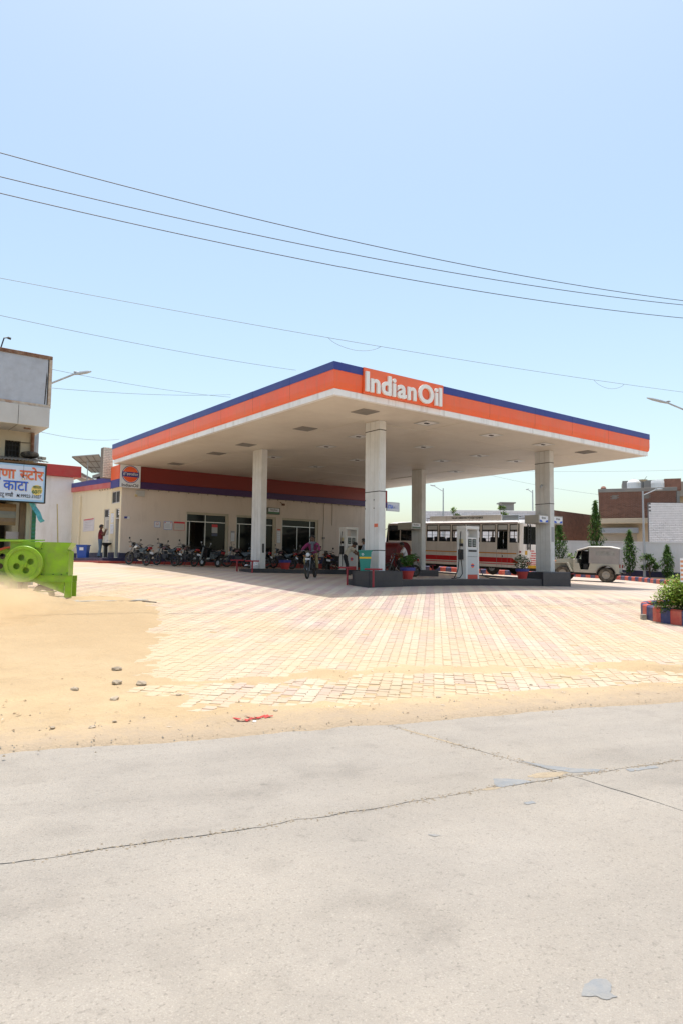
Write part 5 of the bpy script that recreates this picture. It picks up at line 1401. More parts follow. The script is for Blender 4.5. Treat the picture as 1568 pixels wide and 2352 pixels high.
def leaf_cloud(pts, size, seed, droop=0., wid=.4):
    "many small folded leaves at the given points"
    R = random.Random(seed); b = MB()
    for p in pts:
        s = size * R.uniform(.65, 1.3); a = R.uniform(0, 2 * PI); tl = R.uniform(-.5, .9) - droop
        d = Vector((math.cos(a) * math.cos(tl), math.sin(a) * math.cos(tl), math.sin(tl))); sd = Vector((-math.sin(a), math.cos(a), R.uniform(-.4, .4))).normalized()
        q = Vector(p); m_ = q + d * s * .5 + Vector((0, 0, -.08 * s)); 
        o = len(b.v); b.v += [tuple(q), tuple(m_ + sd * s * wid * .5), tuple(q + d * s), tuple(m_ - sd * s * wid * .5)]
        b.f += [[o, o + 1, o + 2], [o, o + 2, o + 3]]; b.mi += [b.cur, b.cur]
    return b
random.seed(21)
t = pot(5.0, 2.15, -.04, 'red and blue pot with a small palm on the front island', 'palm')
b = MB()
for k in range(9): frond(b, (0, 0, .4), k * .7 + random.uniform(-.2, .2), random.uniform(.35, .6), random.uniform(.25, .55))
b.build('fronds', leaf_dark, t, fix=False)
t = pot(11.55, 2.2, -.04, 'red and blue pot with a round dark bush on the front island', 'bush')
pts = []
for k in range(900):
    d = Vector((random.gauss(0, 1), random.gauss(0, 1), random.gauss(0, 1))).normalized() * (.34 * random.random() ** .35)
    pts.append((d.x * 1.1, d.y * 1.1, .68 + d.z * .95))
leaf_cloud(pts, .09, 3).build('foliage', leaf_dark, t, fix=False)
b = MB(); b.tube([(0, 0, .35), (.01, 0, .6)], .02, 6); b.build('stem', bark_m, t)
pot(5.0, 10.25, .23, 'empty red and blue pot on the island by the office', 'none')
# bins
def bin_(x, y, z, label, m, w0, w1, d0, d1, h, rz, stripe=None, lid=None):
    t = thing('dustbin', label, 'dustbin', (x, y, z), rz)
    b = MB()
    P = [(-w0, -d0, 0), (w0, -d0, 0), (w0, d0, 0), (-w0, d0, 0), (-w1, -d1, h), (w1, -d1, h), (w1, d1, h), (-w1, d1, h), (-w1 + .025, -d1 + .025, h), (w1 - .025, -d1 + .025, h), (w1 - .025, d1 - .025, h), (-w1 + .025, d1 - .025, h), (-w0 + .02, -d0 + .02, .03), (w0 - .02, -d0 + .02, .03), (w0 - .02, d0 - .02, .03), (-w0 + .02, d0 - .02, .03)]
    b.add(P, [(3, 2, 1, 0), (0, 1, 5, 4), (1, 2, 6, 5), (2, 3, 7, 6), (3, 0, 4, 7), (4, 5, 9, 8), (5, 6, 10, 9), (6, 7, 11, 10), (7, 4, 8, 11), (8, 9, 13, 12), (9, 10, 14, 13), (10, 11, 15, 14), (11, 8, 12, 15), (12, 13, 14, 15)])
    b.build('body', m, t)
    b = MB()
    for (x0, x1, y0, y1) in ((-w1 - .025, w1 + .025, -d1 - .025, -d1 - .001), (-w1 - .025, w1 + .025, d1 + .001, d1 + .025), (-w1 - .025, -w1 - .001, -d1 - .001, d1 + .001), (w1 + .001, w1 + .025, -d1 - .001, d1 + .001)): b.box(x0, x1, y0, y1, h - .04, h + .005)
    b.build('rim', m, t)
    def at_h(f): return w0 + (w1 - w0) * f, d0 + (d1 - d0) * f
    if stripe:
        b = MB(); (a0, c0), (a1, c1) = at_h(.60), at_h(.68); e = .006
        b.add([(-a0 - e, -c0 - e, h * .6), (a0 + e, -c0 - e, h * .6), (a0 + e, c0 + e, h * .6), (-a0 - e, c0 + e, h * .6), (-a1 - e, -c1 - e, h * .68), (a1 + e, -c1 - e, h * .68), (a1 + e, c1 + e, h * .68), (-a1 - e, c1 + e, h * .68)], [(0, 1, 5, 4), (1, 2, 6, 5), (2, 3, 7, 6), (3, 0, 4, 7), (4, 5, 6, 7), (3, 2, 1, 0)])
        b.build('stripe', stripe, t)
    return t, at_h
t, ah = bin_(3.02, 2.15, .25, 'teal dustbin with a yellow stripe standing on the island end block', teal_m, .16, .215, .16, .215, .70, FACE, ink_yellow2 := mat('bin yellow', (.75, .45, .01), .4, .05))
b = MB(); b.torus((-.09, -.205, .565), .03, .009, 'y', 14, 5); b.build('symbol', board_white, t)
t, ah = bin_(-.12, 22.9, .694, 'blue dustbin with white stickers against the cream side wall', blue_plastic, .24, .30, .2, .26, .72, FACE)
b = MB(); b.add([(-.11, -.258, .58), (.11, -.258, .58), (.11, -.248, .42), (-.11, -.248, .42)], [(0, 1, 2, 3)]); b.v = [(x, y - .012, z) for x, y, z in b.v]; b.build('sticker', board_white, t)
# T shaped red guard rails
def rail(x, y, label, rz, z=None):
    z = ground_z(x, y) if z is None else z
    t = thing('guard_rail', label, 'guard rail', (x, y, z), rz, 'red T shaped guard rails at the island ends')
    b = MB(); b.tube([(0, 0, -.05), (0, 0, .53)], .035, 10); b.build('post', rail_red, t)
    b = MB(); b.tube([(-.3, 0, .55), (.3, 0, .55)], .03, 10); b.build('bar', rail_red, t)
rail(2.72, 2.75, 'red guard rail at the corner of the front island below the teal bin', 2.6, -.2)
rail(2.95, 1.62, 'red guard rail in front of the front island end block by the front column', FACE, -.24)
rail(14.5, 1.95, 'red guard rail at the end of the front island beside the jeep', 1.25, -.37)
rail(2.82, 10.75, 'red guard rail at the left corner of the office side island', 2.6, .06)
rail(2.92, 9.6, 'red guard rail before the office column holding a crumpled white sheet', FACE, .03)
rail(14.45, 10.4, 'red guard rail at the rear column in front of the bus', 1.3, -.05)
t = MB(); random.seed(8)
for i in range(7):
    for j in range(5): t.v.append((-.3 + i * .1, -.14 + j * .07, .12 * fbm(i, j, .6, 2) + .10 + (.16 if i in (4, 5) else 0) * (j > 1)))
for i in range(6):
    for j in range(4): t.f.append([i * 5 + j, i * 5 + j + 1, (i + 1) * 5 + j + 1, (i + 1) * 5 + j]); t.mi.append(0)
o = t.build('crumpled_sheet', shirt_white, smooth=False, fix=False); o.location = (3.1, 9.95, .27); o.rotation_euler = (0, 0, FACE); tag(o, 'crumpled white sheet lying on the end block at the office column', 'sheet')
# sign boxes on the columns
def sign_box(x0, x1, y0, y1, z, label, m, blue=True):
    t = thing('fuel_sign', label, 'sign', (x0, y0, z), group='fuel name boxes on the columns')
    w, d = x1 - x0, y1 - y0
    b = MB(); b.bbox(0, w, 0, d, 0, .36, .008); b.build('box', m, t)
    b = MB(); b.box(.06, w - .06, -.008, -.0005, .045, .315); b.build('panel', board_white, t)
    if blue:
        for q_ in ([(.065, .05), (w * .38, .05), (w * .28, .13), (.065, .15)], [(w * .62, .05), (w - .065, .05), (w - .065, .15), (w * .72, .13)]):
            b = MB(); b.prism(q_, -.012, -.0085); b.build('blue_corner', ink_blue, t)
        letters('fuel_name', "डीज़ल", ink_black, t, (w * .27, -.009, .165), (1, 0, 0), (0, 0, 1), w * .42, .12, .012, .003)
    else:
        b = MB(); b.box(.065, w - .065, -.012, -.0085, .05, .13); b.build('green_band', mat('sign dull green', (.1, .16, .12), .5, .05), t)
        letters('fuel_name', "पेट्रोल", ink_black, t, (w * .2, -.009, .16), (1, 0, 0), (0, 0, 1), w * .55, .12, .012, .003)
box_g = mat('sign box grey', (.38, .36, .32), .6, .08, 1)
sign_box(C2U - .86, C2U - .155, 2.06, 2.80, 2.34, 'diesel sign box on the inner side of the column nearest the jeep', box_g)
sign_box(C2U + .155, C2U + .86, 2.06, 2.80, 2.34, 'diesel sign box on the outer side of the column nearest the jeep', box_g)
sign_box(C2U - .86, C2U - .155, 10.0, 11.05, 2.36, 'petrol sign box on the rear column in front of the bus', box_g, False)
# ================================================================ MOTORCYCLES
def make_bike(tank_m, label, plate=True, rack=False, panel=None):
    t = thing('motorcycle', label, 'motorcycle', (0, 0, 0), group='motorcycles on the forecourt')
    WR = .30
    def wheel(x, fat):
        b = MB(); b.torus((x, 0, WR), WR - fat * .5, fat * .55, 'y', 26, 8, 1.0); ty = b.build('tyre', tyre_m, t, True)
        b = MB(); b.torus((x, 0, WR), WR - fat - .012, .016, 'y', 24, 6); b.lathe([(.04, -.05), (.055, -.03), (.055, .03), (.04, .05)], (x, 0, WR), 'y', 12)
        for k in range(6):
            a = k * PI / 3 + .2; b.tube([(x + .04 * math.cos(a), .01, WR + .04 * math.sin(a)), (x + (WR - fat - .01) * math.cos(a), .0, WR + (WR - fat - .01) * math.sin(a))], .013, 5)
        b.build('rim', mat('alloy grey', (.10, .10, .105), .45, .05, 5, metal=.5), ty, True)
    wheel(.64, .075); wheel(-.62, .09)
    b = MB()
    for s in (-.08, .08): b.tube([(.64, s, WR), (.55, s, .58)], .024, 8)
    b.build('fork_lower', mat('dull fork', (.14, .14, .145), .45, .1, metal=.4), t)
    b = MB()
    for s in (-.08, .08): b.tube([(.55, s, .58), (.40, s, .97)], .018, 8)
    b.build('fork_tube', mat('dull chrome', (.22, .22, .23), .3, .1, metal=.8), t)
    b = MB(); 
    for i in range(9):
        a = .3 + i * .26; r = WR + .035; b.v += [(.64 + r * math.cos(a), -.06, WR + r * math.sin(a)), (.64 + (r + .02) * math.cos(a), 0, WR + (r + .02) * math.sin(a)), (.64 + r * math.cos(a), .06, WR + r * math.sin(a))]
    for i in range(8):
        for k in range(2): b.f.append([i * 3 + k, i * 3 + k + 1, i * 3 + k + 4, i * 3 + k + 3]); b.mi.append(0)
    b.build('front_mudguard', black_m, t, True, fix=False)
    # fuel tank: lofted body
    b = MB(); secs = [(.38, .05, .86, .92), (.30, .12, .80, 1.0), (.15, .155, .76, 1.03), (0, .15, .75, 1.0), (-.12, .10, .76, .90)]
    n = 10
    for (x, w, z0, z1) in secs:
        for k in range(n):
            a = 2 * PI * k / n; b.v.append((x, w * math.cos(a) * (1 if math.sin(a) < .3 else .9), (z0 + z1) / 2 + (z1 - z0) / 2 * math.sin(a)))
    for i in range(len(secs) - 1):
        for k in range(n): b.f.append([i * n + k, i * n + (k + 1) % n, (i + 1) * n + (k + 1) % n, (i + 1) * n + k]); b.mi.append(0)
    b.f += [list(range(n))[::-1], [len(b.v) - n + k for k in range(n)]]; b.mi += [0, 0]
    b.build('fuel_tank', tank_m, t, True)
    b = MB()
    for s in (-1, 1): b.prism([(.26, .82), (.08, .80), (-.02, .90), (.12, .93)], s * .158 - .003, s * .158 + .003)
    b.build('tank_decal', panel or mat('bike decal', (.12, .02, .02), .4, .05), t)
    # seat
    b = MB(); secs = [(-.08, .09, .80, .87), (-.25, .125, .77, .84), (-.45, .13, .79, .86), (-.62, .12, .82, .90), (-.74, .09, .85, .92)]
    for (x, w, z0, z1) in secs: b.v += [(x, -w, z0), (x, -w * .95, z1 - .02), (x, 0, z1), (x, w * .95, z1 - .02), (x, w, z0)]
    for i in range(4):
        for k in range(5): b.f.append([i * 5 + k, i * 5 + (k + 1) % 5, (i + 1) * 5 + (k + 1) % 5, (i + 1) * 5 + k]); b.mi.append(0)
    b.f += [[4, 3, 2, 1, 0], [20, 21, 22, 23, 24]]; b.mi += [0, 0]
    b.build('seat', mat('black vinyl', (.015, .015, .016), .45, .15, 8), t, True)
    b = MB()
    for s in (-1, 1): b.prism([(-.1, .76), (-.3, .60), (-.42, .62), (-.70, .82), (-.62, .84), (-.3, .78)], s * .12 - .012, s * .12 + .012)
    b.build('side_panel', tank_m, t)
    b = MB(); b.bbox(-.18, .22, -.11, .11, .36, .60, .03); b.lathe([(.1, -.15), (.1, .15)], (-.02, 0, .42), 'y', 14)
    for k in range(5): b.box(.02, .24, -.10, .10, .60 + k * .028, .614 + k * .028)
    b.build('engine', mat('engine grey', (.05, .05, .055), .5, .2, 12, metal=.5), t)
    b = MB(); b.tube([(.38, 0, .9), (.30, 0, .5), (.15, 0, .33), (-.3, 0, .36), (-.35, 0, .7), (-.1, 0, .78), (.34, 0, .86)], .024, 7); b.tube([(-.3, .1, .38), (-.62, .1, .30)], .02, 6); b.tube([(-.3, -.1, .38), (-.62, -.1, .30)], .02, 6); b.tube([(-.35, 0, .7), (-.75, 0, .83)], .02, 6); b.build('frame', dark_metal, t)
    b = MB()
    for s in (-.13, .13): b.tube([(-.60, s, .32), (-.48, s, .72)], .028, 8)
    b.build('shock_absorber', dark_metal, t)
    b = MB(); b.tube([(.22, -.1, .52), (.28, -.12, .36), (.1, -.14, .26), (-.3, -.15, .28), (-.42, -.16, .32)], .02, 7); b.tube([(-.40, -.16, .31), (-.85, -.17, .42)], [.04, .05], 9); b.build('exhaust', chrome_m, t, True)
    b = MB(); b.tube([(.36, -.36, 1.06), (.40, -.2, 1.09), (.40, 0, 1.03), (.40, .2, 1.09), (.36, .36, 1.06)], .013, 7); hb = b.build('handlebar', mat('dull chrome', (.22, .22, .23), .3, .1, metal=.8), t)
    b = MB()
    for s in (-1, 1): b.tube([(.365, s * .3, 1.07), (.345, s * .42, 1.05)], .02, 8)
    b.build('grip', black_m, hb)
    for s in (-1, 1):
        b = MB(); b.tube([(.39, s * .25, 1.09), (.42, s * .32, 1.22)], .007, 5); b.lathe([(.001, -.012), (.045, -.008), (.05, .0), (.045, .006), (.001, .008)], (.42, s * .34, 1.26), 'x', 12); b.build('mirror', dark_metal, hb)
    b = MB(); b.lathe([(.03, -.08), (.075, -.03), (.085, .04), (.08, .055)], (.50, 0, .93), 'x', 14); b.bbox(.44, .56, -.09, .09, .99, 1.10, .02); hl = b.build('headlamp', tank_m, t, True)
    b = MB(); b.lathe([(.078, .056), (.05, .07), (.001, .075)], (.50, 0, .93), 'x', 14); b.build('lens', mat('lamp lens', (.62, .64, .66), .12, 0), hl, True)
    for x, z in ((.52, .88), (-.8, .74)):
        for s in (-1, 1):
            b = MB(); b.tube([(x, s * .08, z), (x, s * .15, z)], .01, 5); b.ball((x, s * .165, z), .028, 8, 6); b.build('indicator', mat('amber', (.5, .16, .02), .3, 0), t, True)
    b = MB(); b.bbox(-.82, -.70, -.10, .10, .78, .90, .02); b.build('tail_lamp', mat('tail red', (.28, .01, .012), .25, 0), t)
    b = MB(); b.tube([(-.55, -.14, .86), (-.78, -.13, .97), (-.86, -.08, .98), (-.86, .08, .98), (-.78, .13, .97), (-.55, .14, .86)], .014, 6); b.build('grab_rail', chrome_m if rack else dark_metal, t)
    b = MB(); b.add([(-.70, -.07, .80), (-.70, .07, .80), (-.92, .06, .44), (-.92, -.06, .44), (-.71, -.07, .79), (-.71, .07, .79), (-.93, .06, .43), (-.93, -.06, .43)], [(0, 1, 2, 3), (7, 6, 5, 4), (0, 4, 5, 1), (1, 5, 6, 2), (2, 6, 7, 3), (3, 7, 4, 0)]); b.build('rear_mudguard', black_m, t)
    b = MB(); b.add([(-.875, -.1, .66), (-.875, .1, .66), (-.92, .1, .56), (-.92, -.1, .56), (-.88, -.1, .662), (-.88, .1, .662), (-.925, .1, .562), (-.925, -.1, .562)], [(3, 2, 1, 0), (4, 5, 6, 7), (0, 1, 5, 4), (1, 2, 6, 5), (2, 3, 7, 6), (3, 0, 4, 7)]); b.build('number_plate', board_white, t)
    b = MB(); b.box(.60, .612, -.09, .09, .74, .80); b.build('front_plate', board_white, t)
    b = MB(); b.tube([(-.1, .1, .3), (-.16, .24, .02)], .014, 6); b.build('side_stand', dark_metal, t)
    for s in (-1, 1):
        b = MB(); b.tube([(-.02, s * .1, .32), (-.02, s * .26, .32)], .016, 6); b.build('footrest', black_m, t)
    return t
dark_tank = mat('black enamel', (.014, .014, .017), .25, .06, 2, coat=.4)
silver_panel = mat('grey enamel', (.26, .26, .25), .35, .08, 2)
red_tank = mat('dark red enamel', (.16, .012, .014), .25, .06, 2, coat=.4)
bikeA = make_bike(dark_tank, 'black motorcycle with pale tank flashes, leftmost in the row along the office', panel=mat('pale flash', (.62, .6, .56), .4, 0))
def set_bike(o, f, r, lean=.12):
    "front and rear wheel contact points"
    f, r = Vector(f), Vector(r); d = (f - r).normalized(); mid = f * .49 + r * .51
    z = ground_z(mid.x, mid.y); sl = math.atan2(ground_z(f.x, f.y) - ground_z(r.x, r.y), max(.3, (f - r).length))
    o.location = (mid.x, mid.y, z); o.rotation_euler = (lean, -sl, math.atan2(d.y, d.x))
def recolor(o, m_from, m_to):
    for c in o.children_recursive:
        if c.type == 'MESH':
            for s in c.material_slots:
                if s.material == m_from: s.link = 'OBJECT'; s.material = m_to
def span(f, ang, wb=1.28):
    return f, (f[0] - math.cos(ang) * wb, f[1] - math.sin(ang) * wb)
A_f, A_r = (0.08, 16.6), (0.5, 15.3)
set_bike(bikeA, A_f, A_r)
rows = [((1.5, 16.6), (1.95, 15.35), 'black motorcycle with a bright round mirror, second in the row along the office', dark_tank), ((2.75, 16.7), (2.98, 15.4), 'dark motorcycle with a red tail lamp just left of the first shopfront', dark_tank),
        ((5.42, 16.6), (6.35, 15.75), 'dark motorcycle leaning in front of the wall between first and second shopfronts', dark_tank), ((6.75, 16.9), (7.35, 15.8), 'black motorcycle half hidden behind the office column', dark_tank), ((8.3, 16.6), (8.75, 15.4), 'dark motorcycle with a white plate right of the office column', dark_tank), ((9.5, 16.6), (9.95, 15.4), 'dark motorcycle behind the red pot near the third shopfront', dark_tank),
        ((9.55, 13.6), (8.95, 12.5), 'black motorcycle with a chrome rail stopped left of the office side dispenser', dark_tank)]
for f, r, l, m in rows:
    o = copy_tree(bikeA); set_bike(o, f, r); o['label'] = l; recolor(o, MATS['pale flash'], mat('bike decal', (.12, .02, .02), .4, .05)); recolor(o, chrome_m, mat('dull chrome', (.22, .22, .23), .3, .1, metal=.8))
rb = copy_tree(bikeA); recolor(rb, MATS['pale flash'], mat('bike decal', (.12, .02, .02), .4, .05)); rb['label'] = 'black motorcycle ridden across the forecourt by the man in magenta'
set_bike(rb, (3.05, 5.66), (4.02, 6.50), 0)
for c in rb.children:
    if c.name.startswith('side_stand'): bpy.data.objects.remove(c)
sb = copy_tree(bikeA); sb['label'] = 'dark red motorcycle with the white shirted man on it by the rear column'; recolor(sb, dark_tank, red_tank)
set_bike(sb, (10.5, 9.45), (11.55, 8.75), .0)
db = copy_tree(bikeA); db['label'] = 'dark motorcycle being filled at the office side dispenser behind the teal bin'; set_bike(db, (10.1, 11.5), (9.4, 12.5), .05)
lb = copy_tree(bikeA); lb['label'] = 'motorcycle with a chrome carrier parked behind the right end of the green machine'
for c in lb.children:
    if c.name.startswith('grab_rail'):
        c.material_slots[0].link = 'OBJECT'; c.material_slots[0].material = chrome_m
set_bike(lb, (-7.6, 4.95), (-6.5, 4.35), .08)
# scooter
sc_ = thing('scooter', 'dark scooter with a chrome edged tail in front of the first shopfront', 'scooter', (0, 0, 0), group='motorcycles on the forecourt')
for x in (.58, -.58):
    b = MB(); b.torus((x, 0, .23), .17, .06, 'y', 22, 8); ty = b.build('tyre', tyre_m, sc_, True)
    b = MB(); b.lathe([(.11, -.03), (.12, .0), (.11, .03)], (x, 0, .23), 'y', 14); b.build('rim', grey_steel, ty, True)
b = MB(); b.prism([(.62, .42), (.50, .38), (.40, .95), (.50, 1.0)], -.17, .17); b.bbox(.40, .62, -.1, .1, .36, .5, .04); b.build('front_apron', dark_tank, sc_)
b = MB(); b.bbox(-.1, .45, -.16, .16, .27, .36, .02); b.build('footboard', black_m, sc_)
b = MB(); b.prism([(-.1, .36), (-.12, .74), (-.55, .80), (-.86, .84), (-.80, .62), (-.45, .42)], -.17, .17); b.build('rear_body', dark_tank, sc_)
b = MB(); b.bbox(-.72, -.05, -.14, .14, .79, .88, .04); b.build('seat', black_m, sc_, True)
b = MB(); b.tube([(.46, -.33, 1.02), (.44, 0, 1.0), (.46, .33, 1.02)], .014, 7); b.bbox(.40, .54, -.13, .13, .95, 1.08, .03); b.build('handlebar', black_m, sc_)
for s in (-1, 1):
    b = MB(); b.tube([(.46, s * .25, 1.03), (.48, s * .32, 1.18)], .007, 5); b.lathe([(.001, -.012), (.05, -.006), (.05, .004), (.001, .008)], (.48, s * .33, 1.22), 'x', 12); b.build('mirror', grey_steel, sc_)
b = MB(); b.tube([(-.5, -.17, .78), (-.86, -.16, .88), (-.90, .0, .89), (-.86, .16, .88), (-.5, .17, .78)], .014, 6); b.build('grab_rail', chrome_m, sc_)
b = MB(); b.bbox(-.89, -.84, -.12, .12, .68, .80, .015); b.build('tail_lamp', mat('tail red', (.2, .01, .01)), sc_)
set_bike(sc_, (4.0, 16.7), (4.35, 15.5), .1)
# ================================================================ BUS (local x forward, y to its kerb side which faces the road)
BUSV0 = 7.45
bus = thing('bus', 'white bus with red and orange stripes and open window bays behind the canopy', 'bus', (19.22, BUSV0, -.06), rot=(0, -.034, PI / 2))
BW, BL = 1.2, 10.75
PB = lambda a, d, z: (a, BW - d, z)
def bx_(v): return v - BUSV0
bays = [(17.05, 18.16), (15.85, 16.99), (14.72, 15.76), (13.66, 14.6), (12.60, 13.54), (11.43, 12.48), (10.29, 11.31), (9.17, 10.17)]
rear_bay = (7.56, 8.20)
door_v = (8.32, 9.05)
holes = [(bx_(a), bx_(b), 1.82, 2.82) for a, b in bays] + [(bx_(rear_bay[0]), bx_(rear_bay[1]), 1.82, 2.82), (bx_(door_v[0]), bx_(door_v[1]), 1.43, 2.82)]
holes_wall(.22, BL - .02, .46, 2.86, holes, .04, PB).build('side_wall', bus_white, bus, fix=False)
PB2 = lambda a, d, z: (a, -BW + d, z)
holes_wall(.22, BL - .02, .46, 2.86, [(bx_(a), bx_(b), 1.82, 2.5) for a, b in bays], .04, PB2).build('far_side_wall', bus_white, bus, fix=False)
b = MB(); b.box(.1, BL - .1, -BW + .05, BW - .05, .42, .455); b.build('floor', black_m, bus)
# roof
b = MB(); prof = [(-BW, 2.865), (-BW + .02, 2.93), (-BW + .2, 3.02), (-.5, 3.07), (.5, 3.07), (BW - .2, 3.02), (BW - .02, 2.93), (BW, 2.865)]
m_ = [(0.02, 0), (.12, 1), (BL - .3, 1), (BL + .02, .35)]
for (x, f) in m_: b.v += [(x, y, 2.865 + (z - 2.865) * max(f, .25)) for y, z in prof]
for i in range(3):
    for k in range(7): b.f.append([i * 8 + k, i * 8 + k + 1, (i + 1) * 8 + k + 1, (i + 1) * 8 + k]); b.mi.append(0)
b.f += [list(range(8)), list(range(24, 32))[::-1]]; b.mi += [0, 0]
b.build('roof', mat('bus roof white', (.74, .73, .72), .4, .04), bus, True)
b = MB(); b.box(.2, BL, BW + .001, BW + .02, 2.868, 2.925); b.build('roof_stripe', maroon_m, bus)
# front end: slanted windscreen
b = MB(); b.prism([(BL - .02, .46), (BL + .22, .46), (BL + .25, 1.3), (BL + .24, 1.36), (BL - .02, 1.36)], -BW, BW); b.build('front_panel', bus_white, bus)
b = MB(); b.prism([(BL + .235, 1.38), (BL + .05, 2.75), (BL + .03, 2.75), (BL + .205, 1.38)], -BW + .1, BW - .1); b.build('windscreen', glass_m, bus)
for s in (-1, 1):
    b = MB(); b.prism([(BL + .24, 1.365), (BL + .05, 2.84), (BL - .02, 2.84), (BL - .02, 2.6), (BL + .14, 1.365)], s * (BW - .05) - .05, s * (BW - .05) + .05); b.build('screen_pillar', black_m, bus)
b = MB(); b.tube([(BL + .1, BW, 2.6), (BL + .35, BW + .12, 2.45), (BL + .35, BW + .13, 2.3)], .02, 6); b.bbox(BL + .3, BL + .36, BW + .05, BW + .25, 1.95, 2.35, .02); b.build('wing_mirror', black_m, bus)
# rear end
PR = lambda a, d, z: (d, a, z)
holes_wall(-BW + .2, BW - .2, .46, 2.86, [(-BW + .25, BW - .25, 1.75, 2.72)], .04, PR).build('rear_wall', bus_white, bus, fix=False)
b = MB()
for s in (-1, 1):
    pts = [(.22, s * BW), (.08, s * (BW - .04)), (.0, s * (BW - .2)), (.1, s * (BW - .2)), (.22, s * (BW - .06))]
    b.prism(pts, .46, 2.86, 'xy')
b.build('rear_corner', bus_white, bus, True)
b = MB(); b.box(.012, .03, -BW + .25, BW - .25, 1.75, 2.72); b.build('rear_window', glass_m, bus)
b = MB()
for y in (.62, .42): b.tube([(-.05, y, 1.45), (-.05, y, 2.75), (.1, y, 3.0)], .03, 6)
for k in range(5): b.tube([(-.05, .42, 1.55 + k * .25), (-.05, .62, 1.55 + k * .25)], .015, 5)
b.build('roof_ladder', black_m, bus)
b = MB()
for k, (w, x0) in enumerate([(.35, .35), (1.0, .25), (.8, .3), (.7, .35), (.9, .25)]):
    x = 0
    while x < w:
        q = random.uniform(.06, .13); b.box(-.006, -.001, x0 - x - q, x0 - x, 1.36 - k * .13, 1.43 - k * .13); x += q + .03
b.build('rear_lettering', ink_red, bus)
b = MB(); b.bbox(-.006, -.0005, .6, .8, 1.18, 1.40, .002); b.build('yellow_plate', mat('amber plate', (.6, .33, .03), .4, 0), bus)
b = MB(); b.bbox(-.03, -.0005, -.3, .55, .46, .62, .004); b.build('rear_number_plate', mat('amber plate', (.6, .33, .03), .4, 0), bus)
b = MB(); b.box(-.004, -.0005, -.9, .99, .66, .70); b.box(-.004, -.0005, -.9, .99, .74, .78); b.build('rear_stripe', bus_red, bus)
for z, m in ((1.33, mat('tail red', (.28, .01, .012))), (1.15, black_m), (.97, mat('clear lens', (.5, .5, .48), .2))):
    b = MB(); b.lathe([(.055, -.03), (.055, .01), (.03, .02)], (.05, BW - .05, z), 'y', 14); o = b.build('rear_light', m, bus, True)
# side stripes, proud of the panels
def stripe(z0, z1, m, x0, x1, name):
    segs = [(x0, bx_(door_v[0]) - .01), (bx_(door_v[0]) + .005, bx_(8.68)), (bx_(8.69), bx_(door_v[1]) - .005), (bx_(door_v[1]) + .01, x1)]
    b = MB()
    for a, c in segs: b.box(a, c, BW + .0008, BW + .004, z0, z1)
    return b.build(name, m, bus)
stripe(1.20, 1.26, bus_orange, .25, BL - .05, 'orange_stripe')
stripe(.62, .66, bus_red, .25, BL - .05, 'thin_red_stripe')
stripe(.72, .985, bus_red, .62, BL - .05, 'red_stripe')
b = MB(); b.prism([(.61, .72), (.61, .985), (.5, .97), (.35, .86), (.15, .78), (.15, .72)], BW + .0008, BW + .004); b.build('stripe_sweep', bus_red, bus)
jg = mat('joint grey', (.28, .25, .23), .6, 0)
for v in (8.31, 9.06, 8.685): b = MB(); b.box(bx_(v) - .006, bx_(v) + .006, BW + .005, BW + .008, .5, 1.43); b.build('door_gap', jg, bus)
for v in (10.4, 11.5, 12.6, 13.7, 14.8, 16.0): b = MB(); b.box(bx_(v) - .003, bx_(v) + .003, BW + .0045, BW + .006, .48, 1.80); b.build('panel_joint', jg, bus)
b = MB(); b.bbox(bx_(8.66) - .04, bx_(8.66) + .0, BW + .006, BW + .03, 1.02, 1.12, .005); b.build('door_handle', black_m, bus)
b = MB(); b.box(bx_(8.32), bx_(9.05), BW - .6, BW - .05, .46, .5); b.build('door_step', black_m, bus)
# windows: white upper panes, dark rails, sliding glass
for k, (a, c) in enumerate(bays + [rear_bay, door_v]):
    x0, x1 = bx_(a), bx_(c)
    fr = MB(); w = .05
    zb = 1.82 if k < 9 else 1.43
    for (p, q, r_, s) in ((x0, x0 + w, zb, 2.82), (x1 - w, x1, zb, 2.82), (x0 + w, x1 - w, zb, zb + w), (x0 + w, x1 - w, 2.775, 2.82), (x0 + w, x1 - w, 2.46, 2.52)): fr.box(p, q, BW - .03, BW - .012, r_, s)
    if k < 9 and k != 0:
        xm = (x0 + x1) / 2
        fr.box(xm - .02, xm + .02, BW - .028, BW - .014, zb + w, 2.46)
        for z in (2.02, 2.2): fr.box(x0 + w, x1 - w, BW - .05, BW - .04, z, z + .016)
    wf = fr.build('window', black_m, bus)
    p = MB(); p.box(x0 + w, x1 - w, BW - .026, BW - .018, 2.52, 2.775); p.build('upper_pane', mat('white pane', (.78, .78, .80), .3, .03) if k > 0 else mat('dark pane', (.03, .035, .05), .2, 0), wf)
    if k in (9,):
        for s in (0, 1):
            p = MB(); p.box(x0 + w + s * .33, x0 + w + .30 + s * .33, BW - .1, BW - .09, 1.5, 2.44); p.build('door_leaf_glass', glass_m, wf)
